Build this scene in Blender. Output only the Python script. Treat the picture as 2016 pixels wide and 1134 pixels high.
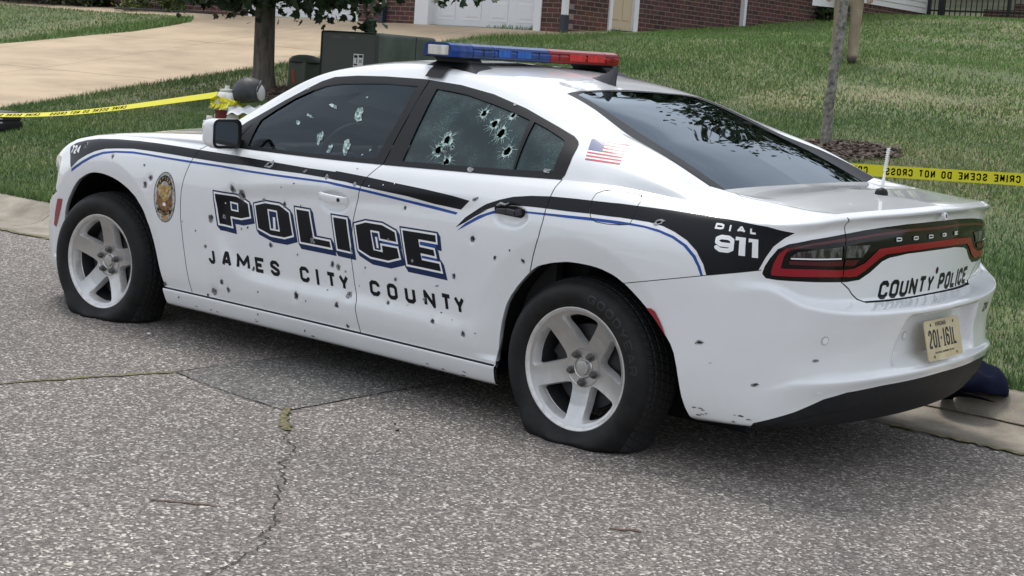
import bpy, bmesh, math, random
import numpy as np
from mathutils import Vector, Matrix, noise

for o in list(bpy.data.objects):
    bpy.data.objects.remove(o)
scene = bpy.context.scene
COL = scene.collection
R = math.radians
rng = random.Random(7)

# ------------------------------------------------------------------ camera, world, sun
LEAN = R(1.0)                      # the car leans towards its two flat tyres
CAR_M = Matrix.Translation((0, .9, 0)) @ Matrix.Rotation(-LEAN, 4, 'X') @ Matrix.Translation((0, -.9, 0))

cam_d = bpy.data.cameras.new('camera')
cam = bpy.data.objects.new('camera', cam_d)
COL.objects.link(cam)
scene.camera = cam
cam_d.sensor_width = 36.0
cam_d.lens = 3009.45 / 2016 * 36.0
cam_d.clip_end = 3000
_yaw, _pit, _rol = -.8791, -.1549, .0619
_f = Vector((math.cos(_yaw) * math.cos(_pit), math.sin(_yaw) * math.cos(_pit), math.sin(_pit)))
_r = _f.cross(Vector((0, 0, 1))).normalized()
_u = _r.cross(_f)
_r2 = _r * math.cos(_rol) + _u * math.sin(_rol)
_u2 = -_r * math.sin(_rol) + _u * math.cos(_rol)
_m = Matrix((( _r2.x, _u2.x, -_f.x, -4.9768), (_r2.y, _u2.y, -_f.y, 5.4818), (_r2.z, _u2.z, -_f.z, 1.4793), (0, 0, 0, 1)))
cam.matrix_world = CAR_M @ _m

SUN_EL, SUN_AZ = 66.0, -25.0       # azimuth measured from +x towards +y
world = bpy.data.worlds.new('World')
scene.world = world
world.use_nodes = True
wn = world.node_tree
wn.nodes.clear()
_out = wn.nodes.new('ShaderNodeOutputWorld')
_bg = wn.nodes.new('ShaderNodeBackground')
_sky = wn.nodes.new('ShaderNodeTexSky')
_sky.sky_type = 'NISHITA'
_sky.sun_disc = False
_sky.sun_elevation = R(SUN_EL)
_sky.sun_rotation = R(90 - SUN_AZ)
_sky.air_density = 1.0
_sky.dust_density = 2.5
_bg.inputs['Strength'].default_value = .12
# broken cloud cover: soft noise in the direction of the sky
_tc = wn.nodes.new('ShaderNodeTexCoord')
_map = wn.nodes.new('ShaderNodeMapping'); _map.inputs['Scale'].default_value = (1.3, 1.3, 3.2)
_nz = wn.nodes.new('ShaderNodeTexNoise'); _nz.inputs['Scale'].default_value = 2.1; _nz.inputs['Detail'].default_value = 7; _nz.inputs['Roughness'].default_value = .55
_rp = wn.nodes.new('ShaderNodeValToRGB')
_rp.color_ramp.elements[0].position = .36; _rp.color_ramp.elements[1].position = .66
_cl = wn.nodes.new('ShaderNodeMixRGB'); _cl.inputs['Color1'].default_value = (5.2, 5.6, 6.3, 1); _cl.inputs['Color2'].default_value = (9.5, 9.8, 10.2, 1)
_mx = wn.nodes.new('ShaderNodeMixRGB'); _mx.inputs['Fac'].default_value = .8
wn.links.new(_tc.outputs['Generated'], _map.inputs['Vector'])
wn.links.new(_map.outputs['Vector'], _nz.inputs['Vector'])
wn.links.new(_nz.outputs['Fac'], _rp.inputs['Fac'])
wn.links.new(_rp.outputs['Color'], _cl.inputs['Fac'])
wn.links.new(_sky.outputs['Color'], _mx.inputs['Color1'])
wn.links.new(_cl.outputs['Color'], _mx.inputs['Color2'])
wn.links.new(_mx.outputs['Color'], _bg.inputs['Color'])
wn.links.new(_bg.outputs['Background'], _out.inputs['Surface'])

sun_d = bpy.data.lights.new('sun', 'SUN')
sun_d.energy = 1.5
sun_d.angle = R(18)
sun_d.color = (1.0, .965, .91)
sun = bpy.data.objects.new('sun', sun_d)
COL.objects.link(sun)
_sd = Vector((math.cos(R(SUN_EL)) * math.cos(R(SUN_AZ)), math.cos(R(SUN_EL)) * math.sin(R(SUN_AZ)), math.sin(R(SUN_EL))))
sun.rotation_euler = _sd.to_track_quat('Z', 'Y').to_euler()
scene.view_settings.view_transform = 'Standard'
scene.view_settings.look = 'None'
scene.view_settings.exposure = .34
scene.view_settings.gamma = 1.0

# ------------------------------------------------------------------ materials
MATS = {}
def mat(name, col=(.5, .5, .5), rough=.5, metal=0.0, coat=0.0, spec=.5, alpha=None):
    if name in MATS: return MATS[name]
    m = bpy.data.materials.new(name); m.use_nodes = True
    b = m.node_tree.nodes['Principled BSDF']
    b.inputs['Base Color'].default_value = (*col, 1)
    b.inputs['Roughness'].default_value = rough
    b.inputs['Metallic'].default_value = metal
    b.inputs['Coat Weight'].default_value = coat
    b.inputs['Coat Roughness'].default_value = .03
    b.inputs['Specular IOR Level'].default_value = spec
    MATS[name] = m
    return m
def nd(m, typ, **kw):
    n = m.node_tree.nodes.new(typ)
    for k, v in kw.items():
        if k in n.inputs: n.inputs[k].default_value = v
        else: setattr(n, k, v)
    return n
def lk(m, a, b): m.node_tree.links.new(a, b)
def bsdf(m): return m.node_tree.nodes['Principled BSDF']
def noise_col(m, c1, c2, scale, lo=.35, hi=.65, detail=6, coord='Object', vscale=None, rough=.6):
    tc = nd(m, 'ShaderNodeTexCoord')
    src = tc.outputs[coord]
    if vscale:
        mp = nd(m, 'ShaderNodeMapping'); mp.inputs['Scale'].default_value = vscale
        lk(m, src, mp.inputs['Vector']); src = mp.outputs['Vector']
    n = nd(m, 'ShaderNodeTexNoise', Scale=scale, Detail=detail, Roughness=rough)
    lk(m, src, n.inputs['Vector'])
    r = nd(m, 'ShaderNodeValToRGB')
    r.color_ramp.elements[0].position = lo; r.color_ramp.elements[1].position = hi
    r.color_ramp.elements[0].color = (*c1, 1); r.color_ramp.elements[1].color = (*c2, 1)
    lk(m, n.outputs['Fac'], r.inputs['Fac'])
    lk(m, r.outputs['Color'], bsdf(m).inputs['Base Color'])
    return r, n, src
def bump(m, height, strength=.3, dist=.01):
    b = nd(m, 'ShaderNodeBump', Strength=strength, Distance=dist)
    lk(m, height, b.inputs['Height']); lk(m, b.outputs['Normal'], bsdf(m).inputs['Normal'])
    return b

# ------------------------------------------------------------------ object helpers
def link(o, parent=None):
    COL.objects.link(o)
    if parent is not None: o.parent = parent
    return o
def empty(name, loc=(0, 0, 0), rz=0):
    o = bpy.data.objects.new(name, None); o.location = loc; o.rotation_euler = (0, 0, rz)
    o.empty_display_size = .2
    return link(o)
def tag(o, label=None, cat=None, group=None, kind=None):
    if label: o['label'] = label
    if cat: o['category'] = cat
    if group: o['group'] = group
    if kind: o['kind'] = kind
    return o
def mesh_obj(name, verts, faces, m, parent=None, smooth=True, normals=None, mats=None, midx=None):
    me = bpy.data.meshes.new(name)
    me.from_pydata([tuple(map(float, v)) for v in verts], [], [tuple(map(int, f)) for f in faces])
    for mm in (mats or [m]): me.materials.append(mm)
    if midx is not None: me.polygons.foreach_set('material_index', np.asarray(midx, dtype=np.int32))
    me.polygons.foreach_set('use_smooth', [bool(smooth)] * len(me.polygons))
    me.update()
    if normals is not None:
        me.normals_split_custom_set_from_vertices([tuple(map(float, n)) for n in normals])
    return link(bpy.data.objects.new(name, me), parent)
def bm_obj(name, bm, m, parent=None, smooth=False, angle=None):
    me = bpy.data.meshes.new(name)
    bm.normal_update(); bm.to_mesh(me); bm.free()
    for mm in (m if isinstance(m, (list, tuple)) else [m]): me.materials.append(mm)
    me.polygons.foreach_set('use_smooth', [bool(smooth)] * len(me.polygons))
    if smooth and angle: me.set_sharp_from_angle(angle=R(angle))
    return link(bpy.data.objects.new(name, me), parent)
def add_box(bm, c, d, rot=None, bevel=0.0, seg=2, mi=0):
    r = bmesh.ops.create_cube(bm, size=1.0)
    vs = r['verts']
    M4 = Matrix.Translation(c) @ (rot.to_4x4() if rot is not None else Matrix.Identity(4)) @ Matrix.Diagonal((*d, 1))
    bmesh.ops.transform(bm, matrix=M4, verts=vs)
    fs = {f for v in vs for f in v.link_faces}
    for f in fs: f.material_index = mi
    if bevel > 0:
        es = list({e for v in vs for e in v.link_edges})
        rr = bmesh.ops.bevel(bm, geom=es, offset=bevel, segments=seg, profile=.6, affect='EDGES')
        for f in rr['faces']: f.material_index = mi
def add_tube(bm, pts, rad, n=10, cap=True, mi=0):
    pts = [Vector(p) for p in pts]
    rads = rad if hasattr(rad, '__len__') else [rad] * len(pts)
    rings = []
    t0 = (pts[1] - pts[0]).normalized()
    ref = Vector((0, 0, 1)) if abs(t0.z) < .9 else Vector((1, 0, 0))
    for i, p in enumerate(pts):
        t = ((pts[min(i + 1, len(pts) - 1)] - pts[max(i - 1, 0)])).normalized()
        a = t.cross(ref).normalized(); b = a.cross(t)
        ref = b if abs(b.dot(t)) < .9 else ref
        rings.append([bm.verts.new(p + (a * math.cos(2 * math.pi * k / n) + b * math.sin(2 * math.pi * k / n)) * rads[i]) for k in range(n)])
    for i in range(len(rings) - 1):
        for k in range(n):
            f = bm.faces.new((rings[i][k], rings[i][(k + 1) % n], rings[i + 1][(k + 1) % n], rings[i + 1][k])); f.material_index = mi
    if cap:
        f = bm.faces.new(rings[0][::-1]); f.material_index = mi
        f = bm.faces.new(rings[-1]); f.material_index = mi
def add_lathe(bm, prof, n=48, axis='Y', c=(0, 0, 0), close=False, mi=0):
    """prof: (radius, along-axis) pairs"""
    rings = []
    for k in range(n):
        a = 2 * math.pi * k / n
        ring = []
        for r, h in prof:
            if axis == 'Y': p = (r * math.cos(a), h, r * math.sin(a))
            elif axis == 'Z': p = (r * math.cos(a), r * math.sin(a), h)
            else: p = (h, r * math.cos(a), r * math.sin(a))
            ring.append(bm.verts.new(Vector(p) + Vector(c)))
        rings.append(ring)
    m_ = len(prof)
    for k in range(n):
        A, B = rings[k], rings[(k + 1) % n]
        for i in range(m_ - 1 if not close else m_):
            j = (i + 1) % m_
            try:
                f = bm.faces.new((A[i], A[j], B[j], B[i])); f.material_index = mi
            except ValueError: pass
    bmesh.ops.remove_doubles(bm, verts=[v for r_ in rings for v in r_], dist=1e-6)
    bmesh.ops.recalc_face_normals(bm, faces=bm.faces[:])

# ------------------------------------------------------------------ curve maths
def pchip(x, y, xq):
    x = np.asarray(x, float); y = np.asarray(y, float); xq = np.asarray(xq, float)
    h = np.diff(x); d = np.diff(y) / h
    m_ = np.zeros_like(y)
    m_[0], m_[-1] = d[0], d[-1]
    for i in range(1, len(x) - 1):
        if d[i - 1] * d[i] > 0:
            w1 = 2 * h[i] + h[i - 1]; w2 = h[i] + 2 * h[i - 1]
            m_[i] = (w1 + w2) / (w1 / d[i - 1] + w2 / d[i])
    k = np.clip(np.searchsorted(x, xq) - 1, 0, len(x) - 2)
    t = (xq - x[k]) / h[k]
    return ((2 * t**3 - 3 * t**2 + 1) * y[k] + (t**3 - 2 * t**2 + t) * h[k] * m_[k] +
            (-2 * t**3 + 3 * t**2) * y[k + 1] + (t**3 - t**2) * h[k] * m_[k + 1])
def cspline(x, y, xq):
    """natural cubic spline"""
    x = np.asarray(x, float); y = np.asarray(y, float); n = len(x); h = np.diff(x)
    A = np.zeros((n, n)); b = np.zeros(n); A[0, 0] = A[-1, -1] = 1
    for i in range(1, n - 1):
        A[i, i - 1], A[i, i], A[i, i + 1] = h[i - 1], 2 * (h[i - 1] + h[i]), h[i]
        b[i] = 3 * ((y[i + 1] - y[i]) / h[i] - (y[i] - y[i - 1]) / h[i - 1])
    c = np.linalg.solve(A, b)
    k = np.clip(np.searchsorted(x, xq) - 1, 0, n - 2); t = xq - x[k]
    bb = (y[k + 1] - y[k]) / h[k] - h[k] * (2 * c[k] + c[k + 1]) / 3
    return y[k] + bb * t + c[k] * t**2 + (c[k + 1] - c[k]) / (3 * h[k]) * t**3
def sstep(a, b, x):
    t = np.clip((x - a) / (b - a), 0, 1); return t * t * (3 - 2 * t)
def smooth_line(pts, n=6, closed=False):
    """Catmull-Rom through 2-D points"""
    P = [np.array(p, float) for p in pts]; out = []; m_ = len(P)
    rg = range(m_ if closed else m_ - 1)
    for i in rg:
        p1, p2 = P[i], P[(i + 1) % m_]
        p0 = P[i - 1] if (closed or i > 0) else 2 * p1 - p2
        p3 = P[(i + 2) % m_] if (closed or i + 2 < m_) else 2 * p2 - p1
        for k in range(n):
            t = k / n
            out.append(.5 * (2 * p1 + (p2 - p0) * t + (2 * p0 - 5 * p1 + 4 * p2 - p3) * t * t + (3 * p1 - p0 - 3 * p2 + p3) * t**3))
    if not closed: out.append(P[-1])
    return [tuple(p) for p in out]
def in_poly(pts, contours):
    """even-odd test, pts (n,2)"""
    res = np.zeros(len(pts), bool)
    X, Y = pts[:, 0], pts[:, 1]
    for c in contours:
        c = np.asarray(c, float); d = np.roll(c, -1, 0)
        for (x1, y1), (x2, y2) in zip(c, d):
            if y1 == y2: continue
            k = ((y1 > Y) != (y2 > Y)) & (X < (x2 - x1) * (Y - y1) / (y2 - y1) + x1)
            res ^= k
    return res
def in_union(pts, contours):
    res = np.zeros(len(pts), bool)
    for c in contours:
        c = np.asarray(c, float); lo, hi = c.min(0), c.max(0)
        k = np.nonzero(((pts >= lo) & (pts <= hi)).all(1) & ~res)[0]
        if len(k): res[k] = in_poly(pts[k], [c])
    return res
def offset_poly(P, d):
    """move a closed outline outward by d (miter), whatever its winding"""
    P = np.asarray(P, float); n = len(P)
    area = .5 * np.sum(P[:, 0] * np.roll(P[:, 1], -1) - np.roll(P[:, 0], -1) * P[:, 1])
    sgn = 1 if area > 0 else -1
    out = []
    for i in range(n):
        a, b, c = P[i - 1], P[i], P[(i + 1) % n]
        e1 = (b - a) / (np.linalg.norm(b - a) + 1e-12); e2 = (c - b) / (np.linalg.norm(c - b) + 1e-12)
        n1 = np.array([e1[1], -e1[0]]) * sgn; n2 = np.array([e2[1], -e2[0]]) * sgn
        k = n1 + n2; l2 = k @ k
        k = k * (2 / l2) if l2 > .35 else n1
        out.append(b + k * d)
    return np.array(out)

class Surf:
    """a smooth sheet cut into tagged pieces; every vertex keeps its position, normal and two maps"""
    def __init__(s):
        s.P = np.zeros((0, 3)); s.N = np.zeros((0, 3)); s.C = np.zeros((0, 3)); s.F = []; s.T = []
    @staticmethod
    def grid(P, cs, flip=False):
        """P (r,c,3); cs (r,c) coordinate along the perimeter"""
        s = Surf(); r, c, _ = P.shape
        du = np.gradient(P, axis=1); dv = np.gradient(P, axis=0)
        N = np.cross(du, dv); N /= (np.linalg.norm(N, axis=2, keepdims=True) + 1e-12)
        if flip: N = -N
        s.P = P.reshape(-1, 3).copy(); s.N = N.reshape(-1, 3).copy()
        s.C = np.stack([s.P[:, 0], s.P[:, 2], cs.reshape(-1)], 1)
        for i in range(r - 1):
            for j in range(c - 1):
                a = i * c + j
                s.F.append((a, a + 1, a + 1 + c, a + c) if not flip else (a, a + c, a + 1 + c, a + 1))
        s.T = [''] * len(s.F)
        return s
    def co(s, m_):
        if m_ == 'xz': return s.C[:, [0, 1]]
        if m_ == 'sz': return s.C[:, [2, 1]]
        if m_ == 'xy': return s.P[:, [0, 1]]
        if m_ == 'yz': return s.P[:, [1, 2]]
    def _boxes(s, m_):
        key = (m_, len(s.F), len(s.P), id(s.F))
        if getattr(s, '_bk', None) != key:
            Q = s.co(m_)
            F4 = np.array([f if len(f) == 4 else (f + (f[-1],) if len(f) == 3 else f[:4]) for f in s.F], dtype=int).reshape(-1, 4)
            lo = Q[F4].min(1); hi = Q[F4].max(1)
            for i in [i for i, f in enumerate(s.F) if len(f) > 4]:
                q = Q[list(s.F[i])]; lo[i] = q.min(0); hi[i] = q.max(0)
            s._bk, s._bx = key, (lo, hi)
        return s._bx
    def _clip(s, contours, m_, only=None, union=False):
        """-> (indices wholly inside, dict of crossed faces, inside pieces, outside pieces); adds cut vertices"""
        Q = s.co(m_); nF = len(s.F)
        contours = [np.asarray(c, float) for c in contours]
        lo, hi = s._boxes(m_)
        allp = np.vstack(contours); cl, ch = allp.min(0), allp.max(0)
        w = (lo[:, 0] <= ch[0]) & (hi[:, 0] >= cl[0]) & (lo[:, 1] <= ch[1]) & (hi[:, 1] >= cl[1])
        idx0 = np.nonzero(w)[0]
        if only is not None: idx0 = np.array([i for i in idx0 if s.T[i] in only], int)
        if union:
            bx = [(c.min(0), c.max(0)) for c in contours]; B0 = np.array([b[0] for b in bx]); B1 = np.array([b[1] for b in bx])
            def test(q, cs_):
                if len(q) == 0: return np.zeros(0, bool)
                k = np.nonzero((B0 <= q.max(0)).all(1) & (B1 >= q.min(0)).all(1))[0]
                return in_union(q, [cs_[i] for i in k])
        else: test = in_poly
        segs = [(a, b) for c in contours for a, b in zip(c, np.roll(c, -1, 0)) if abs(a - b).max() > 1e-9]
        hits = {}
        L0, H0 = lo[idx0], hi[idx0]
        for k, (a, b) in enumerate(segs):
            l, h = np.minimum(a, b), np.maximum(a, b)
            ii = idx0[(L0[:, 0] <= h[0]) & (H0[:, 0] >= l[0]) & (L0[:, 1] <= h[1]) & (H0[:, 1] >= l[1])]
            if len(ii) == 0: continue
            e = b - a; nrm = np.array([-e[1], e[0]])
            for i in ii:
                q = (Q[list(s.F[i])] - a) @ nrm
                if q.min() < 0 < q.max(): hits.setdefault(int(i), []).append(k)
        ctr = np.array([Q[list(s.F[i])].mean(0) for i in idx0]).reshape(-1, 2)
        ins = set(int(i) for i in idx0[test(ctr, contours)]) if len(idx0) else set()
        newP, newN, newC = [], [], []
        base = len(s.P)
        def getP(i): return s.P[i] if i < base else newP[i - base]
        def getN(i): return s.N[i] if i < base else newN[i - base]
        def getC(i): return s.C[i] if i < base else newC[i - base]
        _q = {'xz': lambda P, C: C[[0, 1]], 'sz': lambda P, C: C[[2, 1]], 'xy': lambda P, C: P[[0, 1]], 'yz': lambda P, C: P[[1, 2]]}[m_]
        def q2(i): return Q[i] if i < base else _q(newP[i - base], newC[i - base])
        fin, fout = [], []
        cache = {}
        def cutv(i, j, t):
            key = (min(i, j), max(i, j), round(t if i < j else 1 - t, 5))
            if key in cache: return cache[key]
            newP.append(getP(i) * (1 - t) + getP(j) * t)
            n = getN(i) * (1 - t) + getN(j) * t; newN.append(n / (np.linalg.norm(n) + 1e-12))
            newC.append(getC(i) * (1 - t) + getC(j) * t)
            cache[key] = base + len(newP) - 1
            return cache[key]
        for i, ks in hits.items():
            pieces = [list(s.F[i])]
            for k in ks:
                a, b = segs[k]; e = b - a; nrm = np.array([-e[1], e[0]]) / (np.linalg.norm(e) + 1e-12)
                nxt = []
                for pc in pieces:
                    qs = np.array([q2(v) for v in pc])
                    d = (qs - a) @ nrm; tt = (qs - a) @ e / (e @ e)
                    if d.min() > -1e-6 or d.max() < 1e-6 or tt.max() < 0 or tt.min() > 1:
                        nxt.append(pc); continue
                    A, B = [], []
                    for u in range(len(pc)):
                        v = (u + 1) % len(pc)
                        if d[u] >= -1e-7: A.append(pc[u])
                        if d[u] <= 1e-7: B.append(pc[u])
                        if (d[u] > 1e-7 and d[v] < -1e-7) or (d[u] < -1e-7 and d[v] > 1e-7):
                            w_ = cutv(pc[u], pc[v], d[u] / (d[u] - d[v])); A.append(w_); B.append(w_)
                    for X_ in (A, B):
                        if len(X_) >= 3: nxt.append(X_)
                pieces = nxt
            cc = np.array([np.mean([q2(v) for v in pc], axis=0) for pc in pieces])
            for pc, isin in zip(pieces, test(cc, contours)):
                (fin if isin else fout).append((tuple(pc), i))
        if newP:
            s.P = np.vstack([s.P, newP]); s.N = np.vstack([s.N, newN]); s.C = np.vstack([s.C, newC])
        return ins, hits, fin, fout
    def mark(s, contours, tagname, m_='xz', only=None, union=False):
        """faces of the given tags inside the contours get a new tag"""
        ins, hits, fin, fout = s._clip(contours, m_, only, union)
        F, T = [], []
        for i, f in enumerate(s.F):
            if i in hits: continue
            F.append(f); T.append(tagname if i in ins else s.T[i])
        oldT = s.T
        for f, i in fin: F.append(f); T.append(tagname)
        for f, i in fout: F.append(f); T.append(oldT[i])
        s.F, s.T = F, T
    def patch(s, contours, m_='xz', off=.001, only=None, union=False):
        """(verts, faces, normals) of the sheet inside the contours, raised along the normal"""
        n0 = len(s.P)
        ins, hits, fin, fout = s._clip(contours, m_, only, union)
        fs = [s.F[i] for i in sorted(ins) if i not in hits] + [f for f, i in fin]
        r = s._pack(fs, off)
        s.P, s.N, s.C = s.P[:n0], s.N[:n0], s.C[:n0]
        return r
    def _pack(s, fs, off=0.0, mirror=False):
        used = sorted({v for f in fs for v in f}); mp = {v: k for k, v in enumerate(used)}
        if not used: return np.zeros((0, 3)), [], np.zeros((0, 3))
        P = s.P[used] + s.N[used] * off; N = s.N[used].copy()
        return P, [tuple(mp[v] for v in f) for f in fs], N
    def obj(s, name, tags, m, parent=None, off=0.0, side='L'):
        """side L: as is; R: mirrored; B: both halves in one mesh"""
        fs = [f for f, t in zip(s.F, s.T) if t in tags]
        P, F, N = s._pack(fs, off)
        return half_obj(name, P, F, N, m, parent, side)
def half_obj(name, P, F, N, m, parent, side='L', smooth=True):
    if side in 'RB':
        P2 = P * [1, -1, 1]; N2 = N * [1, -1, 1]; F2 = [tuple(reversed(f)) for f in F]
        if side == 'R': P, F, N = P2, F2, N2
        else:
            F = F + [tuple(v + len(P) for v in f) for f in F2]
            P = np.vstack([P, P2]); N = np.vstack([N, N2])
    return mesh_obj(name, P, F, m, parent, True, N)
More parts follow.
